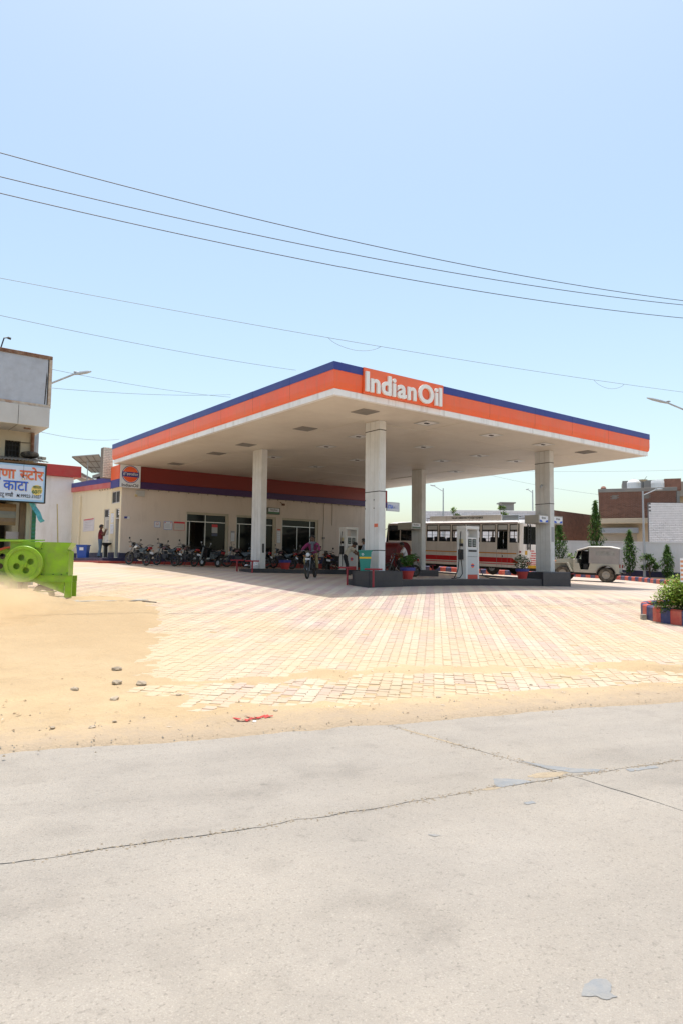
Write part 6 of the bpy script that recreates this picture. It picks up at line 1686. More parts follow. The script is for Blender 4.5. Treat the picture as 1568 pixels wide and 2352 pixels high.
# inside: seats
for k, (a, c) in enumerate(bays[1:]):
    for yy in (.55, -.75):
        b = MB(); x = bx_((a + c) / 2); b.bbox(x - .06, x + .08, yy - .42, yy + .42, 1.5, 2.12 - (.06 if k % 2 else 0), .03); b.bbox(x, x + .45, yy - .42, yy + .42, 1.3, 1.45, .02); b.build('seat', mat('bus seat', (.06, .055, .07), .8, .1), bus)
b = MB(); b.bbox(bx_(9.0), bx_(14.62), BW - .35, BW - .25, 3.05, 3.36, .005); b.build('roof_board', trim_white, bus)
letters('board_lettering', "THE GURU JAMBESHWAR TPT. SOCIETY ADAMPUR", ink_black, bus, (bx_(12.77), BW - .248, 3.13), (-1, 0, 0), (0, 0, 1), 2.45, .15, .02, .004)
b = MB()
for x in (.5, 1.9, 3.3, 4.7, 6.1, 7.5):
    b.tube([(x, -BW + .2, 3.0), (x, -BW + .2, 3.25), (x, BW - .4, 3.25), (x, BW - .4, 3.0)], .02, 5)
b.tube([(.3, -BW + .2, 3.25), (7.6, -BW + .2, 3.25)], .02, 5); b.tube([(.3, BW - .4, 3.25), (7.6, BW - .4, 3.25)], .02, 5); b.build('roof_rack', dark_metal, bus)
b = MB(); b.bbox(.4, 1.5, BW - .36, BW - .30, 3.06, 3.34, .01); b.build('luggage_panel', mat('blue grey panel', (.35, .42, .5), .5, .1), bus)
for x in (2.05, 8.6):
    for y in (-1, 1):
        b = MB(); b.torus((x, y * .98, .47), .34, .13, 'y', 26, 8); ty = b.build('tyre', tyre_m, bus, True)
        b = MB(); b.lathe([(.24, y * 1.07), (.2, y * 1.0), (.09, y * 1.02), (.07, y * 1.08)], (x, 0, .47), 'y', 18); b.build('rim', grey_steel, ty, True)
b = MB(); b.box(1.2, 2.9, -1.1, BW - .13, .38, .46); b.box(.1, 9.6, -.5, .5, .3, .42); b.build('chassis', black_m, bus)
# ================================================================ OFF-ROADER (local x forward)
jp_d = Vector((-.98, 2.13)).normalized(); jang = math.atan2(jp_d.y, jp_d.x)
jc = Vector((21.37, 4.56)) + jp_d * 1.0
jeep = thing('off_road_vehicle', 'cream open off-roader with a grey canvas hood parked right of the canopy', 'off-road vehicle', (jc.x + .45, jc.y + .2, ground_z(21, 5.2) + .0), rot=(0, -.035, jang))
# side outline measured off: rear axle x=-1.1, front axle x=1.12
W = .72
for s in (-1, 1):
    b = MB(); pts = [(.55, .48), (.55, .98), (.28, .98), (.2, .62), (-.22, .62), (-.30, .98), (-1.72, .98), (-1.72, .48), (-1.55, .48)]
    arch = [(-1.10 + .47 * math.cos(a), .40 + .47 * math.sin(a)) for a in [PI - .35 - (PI - .35 - .2) * k / 9 for k in range(10)]]
    arch = [(-1.10 - .46, .48)] + [(-1.10 + .47 * math.cos(PI * (1 - k / 10)), .42 + .46 * math.sin(PI * (1 - k / 10))) for k in range(1, 10)] + [(-1.10 + .46, .48)]
    pts = [(.55, .48), (.55, .98), (.28, .98), (.2, .64), (-.2, .64), (-.28, .98), (-1.72, .98), (-1.72, .48)] + arch
    b.prism(pts, s * W - .02, s * W + .02); b.build('body_side', olive_white, jeep)
    b = MB(); prev = None
    for k in range(12):
        a = PI * k / 11; b.v += [(-1.10 + .49 * math.cos(a), s * (W - .25), .42 + .48 * math.sin(a)), (-1.10 + .49 * math.cos(a), s * (W + .11), .42 + .48 * math.sin(a)), (-1.10 + .46 * math.cos(a), s * (W + .11), .42 + .45 * math.sin(a)), (-1.10 + .46 * math.cos(a), s * (W - .25), .42 + .45 * math.sin(a))]
    for k in range(11):
        for q in range(4): b.f.append([k * 4 + q, k * 4 + (q + 1) % 4, (k + 1) * 4 + (q + 1) % 4, (k + 1) * 4 + q]); b.mi.append(0)
    b.build('wheel_arch', mat('dusty arch', (.12, .1, .085), .9, .2, 4), jeep)
    # front wing
    b = MB(); b.prism([(.62, .5), (.86, .98), (.9, 1.0), (1.72, .985), (1.78, .94), (1.78, .9), (.92, .95), (.70, .5)], s * .58 - .17, s * .58 + .17); b.build('front_wing', olive_white, jeep)
    b = MB(); b.lathe([(.07, 0), (.075, .03), (.05, .05)], (1.55, s * .66, 1.01), 'z', 10); b.build('indicator', mat('orange lens', (.55, .13, .02), .3, 0), jeep)
b = MB(); b.prism([(.55, .55), (.60, 1.19), (.66, 1.21), (1.64, 1.15), (1.68, 1.10), (1.68, .55)], -.40, .40); b.build('bonnet', olive_white, jeep)
b = MB()
for k in range(7): b.box(1.681, 1.70, -.30 + k * .09, -.25 + k * .09, .72, 1.05)
b.build('grille', black_m, jeep)
for s in (-1, 1):
    b = MB(); b.lathe([(.1, 0), (.1, .05), (.06, .07)], (1.69, s * .3, .95), 'x', 14); b.build('headlight', mat('lamp lens', (.62, .64, .66)), jeep, True)
b = MB(); b.bbox(1.80, 1.9, -.75, .75, .52, .64, .01); b.box(1.5, 1.8, -.4, -.3, .52, .6); b.box(1.5, 1.8, .3, .4, .52, .6); b.build('bumper', dark_metal, jeep)
b = MB(); b.bbox(.40, .60, -W + .02, W - .02, .55, 1.20, .02); b.build('scuttle', olive_white, jeep)
b = MB(); b.box(-1.72, .5, -W + .025, W - .025, .46, .5); b.build('floor', dark_metal, jeep)
b = MB()
for s in (-1, 1): b.tube([(.50, s * .68, 1.2), (.36, s * .66, 1.66)], .025, 6)
b.tube([(.36, -.66, 1.66), (.36, .66, 1.66)], .025, 6); b.tube([(.50, -.66, 1.2), (.50, .66, 1.2)], .025, 6); b.build('windscreen_frame', olive_white, jeep)
b = MB(); b.add([(.495, -.64, 1.22), (.495, .64, 1.22), (.37, .62, 1.63), (.37, -.62, 1.63), (.487, -.64, 1.22), (.487, .64, 1.22), (.362, .62, 1.63), (.362, -.62, 1.63)], [(0, 1, 2, 3), (7, 6, 5, 4), (0, 4, 5, 1), (2, 6, 7, 3)]); b.build('windscreen', glass_m, jeep)
# canvas top
b = MB(); secs = [(.40, 1.67, 1.70), (-.22, 1.86, 1.90), (-1.25, 1.88, 1.93), (-1.74, 1.80, 1.84)]
for (x, z0, z1) in secs: b.v += [(x, -.72, z0), (x, -.6, z1 - .005), (x, 0, z1 + .02), (x, .6, z1 - .005), (x, .72, z0), (x, .70, z0 - .05), (x, -.70, z0 - .05)]
for i in range(3):
    for k in range(7): b.f.append([i * 7 + k, i * 7 + (k + 1) % 7, (i + 1) * 7 + (k + 1) % 7, (i + 1) * 7 + k]); b.mi.append(0)
b.f += [list(range(7)), list(range(21, 28))[::-1]]; b.mi += [0, 0]
b.build('canvas_roof', mat('pale canvas', (.56, .55, .52), .85, .06, 3), jeep)
for s in (-1, 1):
    PJ = lambda a, d, z, s=s: (a, s * (.715 - d), z)
    holes_wall(-1.72, -.22, .985, 1.80, [(-1.5, -.55, 1.42, 1.66)], .012, PJ).build('canvas_side', canvas_m, jeep, fix=False)
    b = MB(); b.box(-1.5, -.55, s * .706 - .002, s * .706 + .002, 1.42, 1.66); b.build('side_window', mat('cloudy plastic', (.30, .30, .29), .25, .35, 4), jeep)
b = MB(); b.bbox(-1.745, -1.725, -.69, .69, .985, 1.79, .004); b.build('canvas_back', canvas_m, jeep)
b = MB(); b.box(-.23, .40, -.71, -.70, .64, 1.66); b.build('far_door_dark_fill', mat('painted cab shade', (.05, .05, .05), .9, .1), jeep)  # added dark panel closing the far doorway, stands in for the shaded cab interior
b = MB(); b.box(-1.74, -1.70, -W + .02, W - .02, .48, .98); b.build('tailboard', olive_white, jeep)
for s in (-1, 1):
    b = MB(); b.bbox(-1.79, -1.742, s * .62 - .06, s * .62 + .06, .80, .98, .01); b.build('tail_light', mat('tail red', (.28, .01, .012)), jeep)
b = MB(); b.bbox(-1.95, -1.80, -.7, .7, .50, .58, .01); b.build('rear_bumper', dark_metal, jeep)
b = MB(); b.box(-1.6, 1.5, -.4, -.3, .36, .455); b.box(-1.6, 1.5, .3, .4, .36, .455); b.tube([(-1.1, -.6, .4), (-1.1, .6, .4)], .05, 8); b.tube([(1.12, -.6, .4), (1.12, .6, .4)], .05, 8); b.build('chassis', black_m, jeep)
b = MB(); b.bbox(-.2, .1, -.6, -.15, .5, .95, .04); b.bbox(-.2, .1, .15, .6, .5, .95, .04); b.bbox(-.28, -.18, -.6, .6, .9, 1.3, .03); b.build('seats', black_m, jeep)
b = MB(); b.torus((.2, .35, 1.18), .17, .016, 'x', 20, 6); b.build('steering_wheel', black_m, jeep)
for x in (-1.10, 1.12):
    for s in (-1, 1):
        b = MB(); b.torus((x, s * .66, .40), .285, .115, 'y', 28, 9); ty = b.build('tyre', dusty_tyre, jeep, True)
        b = MB(); b.lathe([(.21, s * .73), (.18, s * .68), (.10, s * .71), (.08, s * .76), (.03, s * .78)], (x, 0, .40), 'y', 20); b.build('rim', mat('dusty rim', (.33, .30, .26), .7, .15, 5), ty, True)
# ================================================================ CAR AND CART BEHIND THE FRONT COLUMN
car = thing('parked_car', 'grey hatchback partly hidden behind the front column', 'car', (12.1, 13.0, ground_z(12.1, 13)), FACE)
b = MB(); n = 0
prof = [(-.80, .32, .30, 0), (-.82, .62, .80, 0), (-.78, .95, .92, 0), (-.60, 1.42, .0, 0)]
b.prism([(-.80, .28), (-.84, .55), (-.80, .92), (-.74, .98), (.74, .98), (.80, .92), (.84, .55), (.80, .28)], 0, 3.6); b.build('body', mat('grey car paint', (.20, .19, .17), .35, .05, coat=.4), car)
b = MB(); ys = [(.25, .985), (.75, 1.47), (2.6, 1.50), (3.4, .985)]
for (y, z) in ys: b.v += [(-.74, y, .982), (-.60 if z > 1.1 else -.74, y, z), (.60 if z > 1.1 else .74, y, z), (.74, y, .982)]
for i in range(3):
    for k in range(3): b.f.append([i * 4 + k, i * 4 + k + 1, (i + 1) * 4 + k + 1, (i + 1) * 4 + k]); b.mi.append(0)
b.build('cabin_glass', glass_m, car)
b = MB(); b.bbox(-.60, .60, .72, 2.62, 1.475, 1.52, .02); b.build('roof', mat('grey car paint', (.2, .19, .17)), car)
for s in (-1, 1):
    b = MB(); b.bbox(s * .66 - .13, s * .66 + .13, -.02, .06, .72, .92, .015); b.build('tail_light', mat('tail red', (.28, .01, .012)), car)
    for y in (.65, 2.95):
        b = MB(); b.torus((s * .72, y, .28), .2, .085, 'x', 22, 8); b.build('tyre', tyre_m, car, True)
b = MB(); b.bbox(-.8, .8, -.06, .05, .30, .52, .03); b.build('bumper', mat('dark grey plastic', (.05, .05, .05), .5, .05), car)
b = MB(); b.bbox(-.26, .26, -.08, -.062, .55, .66, .004); b.build('number_plate', board_white, car)
cart = thing('three_wheeler', 'maroon hooded three wheeler standing before the rear column', 'three wheeler', (12.75, 11.65, ground_z(12.5, 11.5)), rz=PI * .5 + .1)
b = MB(); n = 9
for (x, o) in ((.55, 0), (-.75, 0)):
    b.v += [(x, -.55, .95)] + [(x, .55 * math.cos(PI - PI * k / n), 1.35 + .38 * math.sin(PI * k / n)) for k in range(n + 1)] + [(x, .55, .95)]
m_ = n + 3
for k in range(m_ - 1): b.f.append([k, k + 1, m_ + k + 1, m_ + k]); b.mi.append(0)
b.f.append(list(range(m_, 2 * m_))); b.mi.append(0)
b.build('hood', maroon_m, cart, True)
b = MB(); b.bbox(-.8, .2, -.55, .55, .35, .95, .03); b.build('body', maroon_m, cart)
b = MB(); b.prism([(.45, .3), (.95, .35), (.85, .95), (.55, 1.0)], -.32, .32); b.build('front_cowl', maroon_m, cart)
b = MB()
for s in (-1, 1): b.tube([(.55, s * .5, .35), (.55, s * .53, 1.2)], .025, 6)
b.tube([(.55, -.5, .75), (.55, .5, .75)], .02, 6); b.build('front_posts', maroon_m, cart)
b = MB(); b.bbox(-.2, .6, -.5, .5, .3, .36, .01); b.build('floor', dark_metal, cart)
for (x, y) in ((.8, 0), (-.5, -.5), (-.5, .5)):
    b = MB(); b.torus((x, y, .24), .17, .07, 'y', 20, 8); b.build('tyre', tyre_m, cart, True)
# ================================================================ PEOPLE
def person(label, J, top, legs, loc, rz, scale=1., hair=True, sleeves='short', extra=None, feet=shoe_m, group=None):
    """J: joints in a frame where the person looks along +x; one skinned surface, clothes as shells over it"""
    t = thing('person', label, 'person', loc, rz, group)
    V = []; E = []; R = []; K = []
    def add(p, r, parent, kind):
        V.append(Vector(p)); R.append(r); K.append(kind)
        if parent is not None: E.append((parent, len(V) - 1))
        return len(V) - 1
    pel = add(J['pelvis'], (.135, .115), None, 'legs')
    ab = add(Vector(J['pelvis']).lerp(Vector(J['chest']), .5), (.125, .10), pel, 'top')
    ch = add(J['chest'], (.155, .115), ab, 'top')
    nk = add(J['neck'], (.058, .058), ch, 'skin')
    hd0 = add(Vector(J['neck']).lerp(Vector(J['head']), .45), (.07, .07), nk, 'skin')
    hd = add(J['head'], (.088, .10), hd0, 'skin')
    hdir = (Vector(J['head']) - Vector(J['neck'])).normalized()
    tp = add(Vector(J['head']) + hdir * .085, (.065, .07), hd, 'skin')
    hands = []
    for s in ('l', 'r'):
        sh = add(J['sh_' + s], (.066, .066), ch, 'top')
        el = add(J['el_' + s], (.045, .045), sh, 'top')
        um = None
        wr = add(J['wr_' + s], (.030, .030), el, 'skin' if sleeves == 'short' else 'top')
        d = (Vector(J['wr_' + s]) - Vector(J['el_' + s])).normalized()
        ha = add(Vector(J['wr_' + s]) + d * .07, (.040, .024), wr, 'skin'); hands.append((Vector(J['wr_' + s]) + d * .09, d))
        hp = add(J['hip_' + s], (.09, .09), pel, 'legs')
        kn = add(J['kn_' + s], (.060, .060), hp, 'legs')
        an = add(J['an_' + s], (.042, .042), kn, 'legs')
        fd = Vector(J.get('foot_' + s, (1, 0, -.1))).normalized()
        he = add(Vector(J['an_' + s]) + Vector((0, 0, -.045)) + fd * .04, (.042, .04), an, 'feet')
        to = add(Vector(J['an_' + s]) + Vector((0, 0, -.05)) + fd * .17, (.035, .028), he, 'feet')
    me = bpy.data.meshes.new('body'); me.from_pydata([tuple(v) for v in V], E, [])
    o = bpy.data.objects.new('body', me); COL.objects.link(o)
    md = o.modifiers.new('skin', 'SKIN')
    sv = me.skin_vertices[0].data
    for i, r in enumerate(R): sv[i].radius = r; sv[i].use_root = (i == 0)
    sd = o.modifiers.new('sub', 'SUBSURF'); sd.levels = 2; sd.render_levels = 2
    dg = bpy.context.evaluated_depsgraph_get()
    full = bpy.data.meshes.new_from_object(o.evaluated_get(dg))
    bpy.data.objects.remove(o)
    def kind_of(p):
        best, bk = 9, None
        for a, c in E:
            ab_ = V[c] - V[a]; f = clamp((p - V[a]).dot(ab_) / max(ab_.length_squared, 1e-9), 0, 1); d = (p - V[a] - ab_ * f).length - (R[a][0] * (1 - f) + R[c][0] * f)
            if d < best:
                best = d; ka, kc = K[a], K[c]
                bk = kc
                if kc == 'top' and ka == 'legs': bk = 'top' if f > .25 else 'legs'
                elif kc == 'skin' and ka == 'top':
                    bk = 'skin' if f > (.5 if c == nk else .02) else 'top'
                elif ka == 'legs' and kc == 'feet': bk = 'feet'
                elif sleeves == 'short' and kc == 'top' and a not in (pel, ab, ch): bk = 'top' if f < .75 else 'skin'
        return bk
    kinds = [kind_of(f.center.copy()) for f in full.polygons]
    vn = [v.normal.copy() for v in full.vertices]; vc = [v.co.copy() for v in full.vertices]; faces = [list(f.vertices) for f in full.polygons]
    bod = MB(); bod.v = [tuple(c) for c in vc]; bod.f = [f[:] for f in faces]; bod.mi = [0 if k in ('skin', 'top', 'legs') else 1 for k in kinds]
    # separate fingers, slightly curled
    for (p, d) in hands:
        sd_ = d.cross(Vector((0, 0, 1)));
        if sd_.length < .1: sd_ = d.cross(Vector((1, 0, 0)))
        sd_.normalize(); up = sd_.cross(d); bod.cur = 0
        for q, (ofs, L_) in enumerate([(-.027, .07), (-.009, .08), (.009, .075), (.027, .06)]):
            bod.tube([p + sd_ * ofs, p + sd_ * ofs + d * L_ * .5 - up * .006, p + sd_ * ofs + d * L_ * .85 - up * .03], [.0095, .009, .007], 6)
        bod.tube([p - d * .04 - sd_ * .03, p - sd_ * .055 + d * .0, p - sd_ * .05 + d * .035 - up * .01], [.011, .010, .008], 6)
    full_o = bod.build('body', [skin_m, feet], t, True)
    def shell(name, want, m, grow):
        idx = {}; b = MB()
        for f, k in zip(faces, kinds):
            if k != want: continue
            b.f.append([idx.setdefault(i, len(idx)) for i in f]); b.mi.append(0)
        b.v = [None] * len(idx)
        for i, j in idx.items():
            w = .004 * math.sin(vc[i].z * 60 + vc[i].x * 35)
            b.v[j] = tuple(vc[i] + vn[i] * (grow + w))
        if b.f: return b.build(name, m, t, True, fix=False)
    shell('shirt', 'top', top, .014); shell('trousers', 'legs', legs, .012)
    H = Vector(J['head']); f_ = Vector(J.get('look', (1, 0, 0))).normalized()
    if hair:
        b = MB(); n1, n2 = 14, 7
        up = hdir; sd_ = up.cross(f_).normalized(); f2 = sd_.cross(up)
        for i in range(n2 + 1):
            th = (PI * .60) * i / n2
            for k in range(n1):
                a = 2 * PI * k / n1; back = -math.cos(a)
                thx = th * (1.0 + .28 * max(0, back) - .48 * max(0, -back))
                r = .118 + .006 * math.sin(5 * a + i)
                b.v.append(tuple(H + up * (.025 + r * math.cos(thx) * 1.05) + (f2 * math.cos(a) + sd_ * math.sin(a)) * r * math.sin(thx)))
        for i in range(n2):
            for k in range(n1): b.f.append([i * n1 + k, i * n1 + (k + 1) % n1, (i + 1) * n1 + (k + 1) % n1, (i + 1) * n1 + k]); b.mi.append(0)
        b.build('hair', hair_m, t, True)
    up = hdir; sd_ = up.cross(f_).normalized(); f2 = sd_.cross(up)
    b = MB()
    for s in (-1, 1): b.ball(H + f2 * .086 + sd_ * s * .034 + up * .01, .013, 8, 6)
    b.build('eye', black_m, t)
    b = MB(); b.tube([H + f2 * .088 + up * .02, H + f2 * .112 - up * .022, H + f2 * .09 - up * .032], [.008, .017, .010], 6); b.build('nose', skin_m, t, True)
    b = MB(); b.tube([H + f2 * .088 - up * .055 - sd_ * .025, H + f2 * .095 - up * .057, H + f2 * .088 - up * .055 + sd_ * .025], .007, 5); b.build('mouth', mat('lips', (.11, .04, .035), .5, 0), t)
    for s in (-1, 1):
        b = MB(); b.ball(H + sd_ * s * .092 + up * -.005, .026, 8, 6, (.6, .6, 1.1)); b.build('ear', skin_m, t, True)
    if extra: extra(t, J)
    return t
def stand(**k):
    J = dict(pelvis=(0, 0, .93), chest=(0, 0, 1.28), neck=(.0, 0, 1.46), head=(.025, 0, 1.61), sh_l=(0, .17, 1.38), sh_r=(0, -.17, 1.38), el_l=(-.02, .24, 1.10), el_r=(-.02, -.24, 1.10), wr_l=(.06, .24, .86), wr_r=(.06, -.24, .86),
             hip_l=(0, .09, .88), hip_r=(0, -.09, .88), kn_l=(.01, .10, .48), kn_r=(.02, -.10, .48), an_l=(-.02, .10, .085), an_r=(0, -.10, .085))
    J.update(k); return J
# young man drinking at the basin
def cup(t, J):
    b = MB(); b.lathe([(.03, -.06), (.038, .05)], (.28, -.02, 1.53), 'z', 10); b.build('cup', chrome_m, t)
JM = stand(el_r=(.16, -.22, 1.2), wr_r=(.25, -.06, 1.46), el_l=(.14, .2, 1.16), wr_l=(.25, .04, 1.42), an_l=(-.12, .1, .085), kn_l=(-.02, .11, .48), look=(1, 0, .1))
m_ang = math.atan2(-.45, .75)
person('young man in a maroon shirt and jeans drinking at the cream side wall', JM, shirt_maroon, jeans_m, (-.05, 20.3, .694), m_ang, extra=cup)
# rider (seated on the moving motorcycle)
def scarf(t, J):
    b = MB(); b.torus((J['neck'][0] + .01, 0, J['neck'][2] - .03), .105, .05, 'z', 18, 8, 1.1)
    b.tube([(J['neck'][0] + .1, .03, J['neck'][2] - .05), (J['chest'][0] + .155, .02, J['chest'][2]), (J['chest'][0] + .15, .03, J['chest'][2] - .22)], [.05, .06, .045], 8)
    b.tube([(J['neck'][0] - .02, .1, J['neck'][2] - .02), (J['chest'][0] - .05, .2, J['chest'][2] + .06), (J['chest'][0] - .12, .26, J['chest'][2] - .1)], [.05, .06, .03], 8); b.build('scarf', grey_cloth, t, True)
JR = dict(pelvis=(-.28, 0, .93), chest=(-.18, 0, 1.26), neck=(-.14, 0, 1.42), head=(-.105, 0, 1.565), sh_l=(-.16, .18, 1.345), sh_r=(-.16, -.18, 1.345), el_l=(.06, .33, 1.16), el_r=(.06, -.33, 1.16), wr_l=(.27, .34, 1.06), wr_r=(.27, -.34, 1.06),
          hip_l=(-.24, .10, .90), hip_r=(-.24, -.10, .90), kn_l=(.14, .24, .76), kn_r=(.14, -.24, .76), an_l=(-.04, .22, .40), an_r=(-.04, -.22, .40))
rl = rb.location; 
person('man in a magenta shirt and grey scarf riding a black motorcycle', JR, shirt_magenta, khaki_m, (rl.x, rl.y, rl.z), rb.rotation_euler.z, sleeves='long', extra=scarf)
# white shirted man sitting on the parked motorcycle
JS = dict(pelvis=(-.22, 0, .93), chest=(-.12, 0, 1.25), neck=(-.06, 0, 1.41), head=(.0, 0, 1.54), sh_l=(-.1, .18, 1.33), sh_r=(-.1, -.18, 1.33), el_l=(.05, .22, 1.08), el_r=(.05, -.22, 1.08), wr_l=(.24, .12, 1.12), wr_r=(.24, -.12, 1.12),
          hip_l=(-.18, .10, .90), hip_r=(-.18, -.10, .90), kn_l=(.2, .26, .72), kn_r=(.2, -.26, .72), an_l=(.0, .30, .30), an_r=(.0, -.30, .30), look=(1, 0, -.45))
sl_ = sb.location
person('man in a white shirt sitting on a motorcycle by the maroon three wheeler', JS, shirt_white, dark_cloth, (sl_.x, sl_.y, sl_.z), sb.rotation_euler.z)
# attendant bending towards the tank, and a helper behind the column
JB = stand(pelvis=(-.12, 0, .92), chest=(.12, 0, 1.18), neck=(.24, 0, 1.32), head=(.34, 0, 1.41), sh_l=(.18, .18, 1.27), sh_r=(.18, -.18, 1.27), el_l=(.34, .26, 1.06), el_r=(.40, -.26, 1.10), wr_l=(.5, .16, .95), wr_r=(.52, -.12, .98), hip_l=(-.1, .09, .88), hip_r=(-.1, -.09, .88), look=(1, 0, -.5))
person('man in a dark and cream shirt bending beside the office side dispenser', JB, shirt_cream, dark_cloth, (7.75, 9.25, ground_z(7.75, 9.25) + .0), FACE + PI * .02)
person('man in a pale blue shirt half hidden behind the front column', stand(el_r=(.12, -.26, 1.12), wr_r=(.3, -.2, 1.05)), shirt_blue, dark_cloth, (8.72, 9.2, ground_z(8.72, 9.2)), FACE + PI)
person('dark figure standing inside the first shopfront behind the glass', stand(), dark_cloth, dark_cloth, (5.75, VF + .26, .68), -PI / 2)
# ================================================================ BOUNDARY WALL, KERBS, PLANTER
WU = 29.0
bw = thing('boundary_wall', 'long white boundary wall with a navy base on the right behind the jeep', 'wall', (0, 0, 0))
def sloped_wall(u0, u1, v0, v1, zb, zt, name, m, step=3.0):
    b = MB(); n = max(1, int((v1 - v0) / step))
    for k in range(n + 1):
        v = v0 + (v1 - v0) * k / n
        b.v += [(u0, v, zb(v)), (u0, v, zt(v)), (u1, v, zt(v)), (u1, v, zb(v))]
    for k in range(n):
        for q in range(4): b.f.append([k * 4 + q, k * 4 + (q + 1) % 4, (k + 1) * 4 + (q + 1) % 4, (k + 1) * 4 + q]); b.mi.append(0)
    b.f += [[0, 1, 2, 3], [n * 4 + 3, n * 4 + 2, n * 4 + 1, n * 4]]; b.mi += [0, 0]
    return b.build(name, m, bw)
zt = lambda v: 1.82 + .036 * v
sloped_wall(WU, WU + .23, -14, 34, lambda v: ground_z(WU, v) - .2, zt, 'wall_face', wall_white)
sloped_wall(WU - .02, WU - .001, -14, 34, lambda v: ground_z(WU, v) - .1, lambda v: .08 + .036 * v, 'navy_base', skirt_navy)
sloped_wall(WU - .03, WU + .26, -14, 34, lambda v: zt(v) + .001, lambda v: zt(v) + .07, 'coping', wall_white)
def kerb_run(path, w, h, label, seg=.27, flip=0, zf=None, base=None, outward=1):
    "alternating red and navy kerb stones along a path, each its own block"
    t = thing('painted_kerb', label, 'kerb', (0, 0, 0))
    pts = [Vector(p) for p in path]
    # resample
    out = [pts[0]]; acc = 0
    for a, b_ in zip(pts, pts[1:]):
        d = (b_ - a); L_ = d.length; pos = seg - acc
        while pos <= L_:
            out.append(a + d * (pos / L_)); pos += seg
        acc = L_ - (pos - seg)
    for i in range(len(out) - 1):
        a, c = out[i], out[i + 1]; d = (c - a).normalized()
        na = ((out[i + 1] - out[max(i - 1, 0)]).normalized()); nc = ((out[min(i + 2, len(out) - 1)] - out[i]).normalized())
        la, lc = Vector((-na.y, na.x)) * outward, Vector((-nc.y, nc.x)) * outward
        a2, c2 = a + d * .003, c - d * .003
        za, zc = ground_z(a.x, a.y), ground_z(c.x, c.y); jz = random.uniform(-.006, .006)
        b = MB(); e = .035
        sec = [(0, -.1), (0, h - e), (e, h), (w - e, h), (w, h - e), (w, -.1)]
        for (P, l, z) in ((a2, la, za), (c2, lc, zc)): b.v += [(P.x + l.x * x, P.y + l.y * x, z + y + (jz if y > 0 else 0)) for x, y in sec]
        b.f = [[k, (k + 1) % 6, 6 + (k + 1) % 6, 6 + k] for k in range(6)] + [list(range(6))[::-1], list(range(6, 12))]; b.mi = [0] * 8
        b.build('kerb_stone', kerb_red if (i + flip) % 2 else kerb_navy, t)
    return t
fk = [(21.6, -1.5), (22.6, .8), (23.7, 2.9), (25.0, 4.6), (25.9, 6.2), (26.2, 9), (26.2, 16), (26.2, 26)]
kerb_run(fk, .2, .25, 'red and navy striped kerb along the planting strip by the boundary wall', seg=.36, outward=-1)
b = MB()
for k in range(len(fk)):
    b.v += [(fk[k][0] + .2, fk[k][1], ground_z(*fk[k]) + .17), (WU - .02, fk[k][1], ground_z(WU, fk[k][1]) + .17)]
for k in range(len(fk) - 1): b.f.append([2 * k, 2 * k + 1, 2 * k + 3, 2 * k + 2]); b.mi.append(0)
struct(b.build('planting_strip', soil_m, fix=False))
# island kerb between the bus and the wall
kerb_run([(20.9, 17.5), (22.0, 12.5), (23.2, 8.2)], .25, .30, 'red and navy striped kerb seen under the bus', seg=.42, outward=-1)
# foreground planter
PC = Vector((CAMP.x, CAMP.y, 0)) + cam_off(9.02, 17.05)
arc = []
PRr = 1.6
def pl(a): 
    q = cam_off(-PRr * math.cos(a), -PRr * math.sin(a)); return (PC.x + q.x, PC.y + q.y)
path = [pl(a) for a in [-PI / 2 + PI * k / 24 for k in range(25)]]
e1 = cam_off(8, 0); e = (path[-1][0] + e1.x, path[-1][1] + e1.y); s_ = (path[0][0] + e1.x, path[0][1] + e1.y)
kerb_run([s_] + path + [e], .16, .36, 'bright red and navy striped kerb round the foreground planter on the right', seg=.27, outward=1, flip=1)
b = MB(); ring = [s_] + path + [e]; b.add([(x, y, ground_z(x, y) + .24) for x, y in ring], [tuple(range(len(ring)))])
o = b.build('planter_soil', soil_m); struct(o)
o = MB().bbox(-.06, .06, -.05, .05, 0, .14, .01).build('concrete_block', grey_stone); q = Vector((CAMP.x, CAMP.y, 0)) + cam_off(7.33, 17.0); o.location = (q.x, q.y, ground_z(q.x, q.y)); o.rotation_euler = (0, 0, FACE); tag(o, 'small broken concrete block at the corner of the striped planter kerb', 'block')
def bush(label, c, rx, ry, h, n, size, mats, seed, name='shrub', z0=None, lump=.25):
    z0 = ground_z(c[0], c[1]) if z0 is None else z0
    t = thing(name, label, 'shrub', (c[0], c[1], z0))
    R = random.Random(seed)
    lumps = [(Vector((R.uniform(-1, 1), R.uniform(-1, 1), R.uniform(.25, .9))), R.uniform(.25, .5)) for _ in range(14)]
    groups = [[] for _ in mats]
    for k in range(n):
        lp, lr = R.choice(lumps)
        d = Vector((R.gauss(0, 1), R.gauss(0, 1), R.gauss(0, 1))).normalized() * lr * R.random() ** .4
        p = lp * .72 + d; p = Vector((p.x * rx, p.y * ry, max(.03, p.z * h)))
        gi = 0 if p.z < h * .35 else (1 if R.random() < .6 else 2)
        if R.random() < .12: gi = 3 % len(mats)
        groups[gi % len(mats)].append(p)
    for gI, g in enumerate(groups):
        if g: leaf_cloud(g, size, seed + gI, wid=.45).build('foliage', mats[gI], t, fix=False)
    b = MB()
    for k in range(12):
        a = R.uniform(0, 6.28); b.tube([(0.1 * math.cos(a), .1 * math.sin(a), -.05), (rx * .5 * math.cos(a), ry * .5 * math.sin(a), h * R.uniform(.4, .8))], [.015, .006], 5)
    b.build('stems', bark_m, t)
    return t
lm = [leaf_dark, leaf_mid, leaf_bright, leaf_yellow]
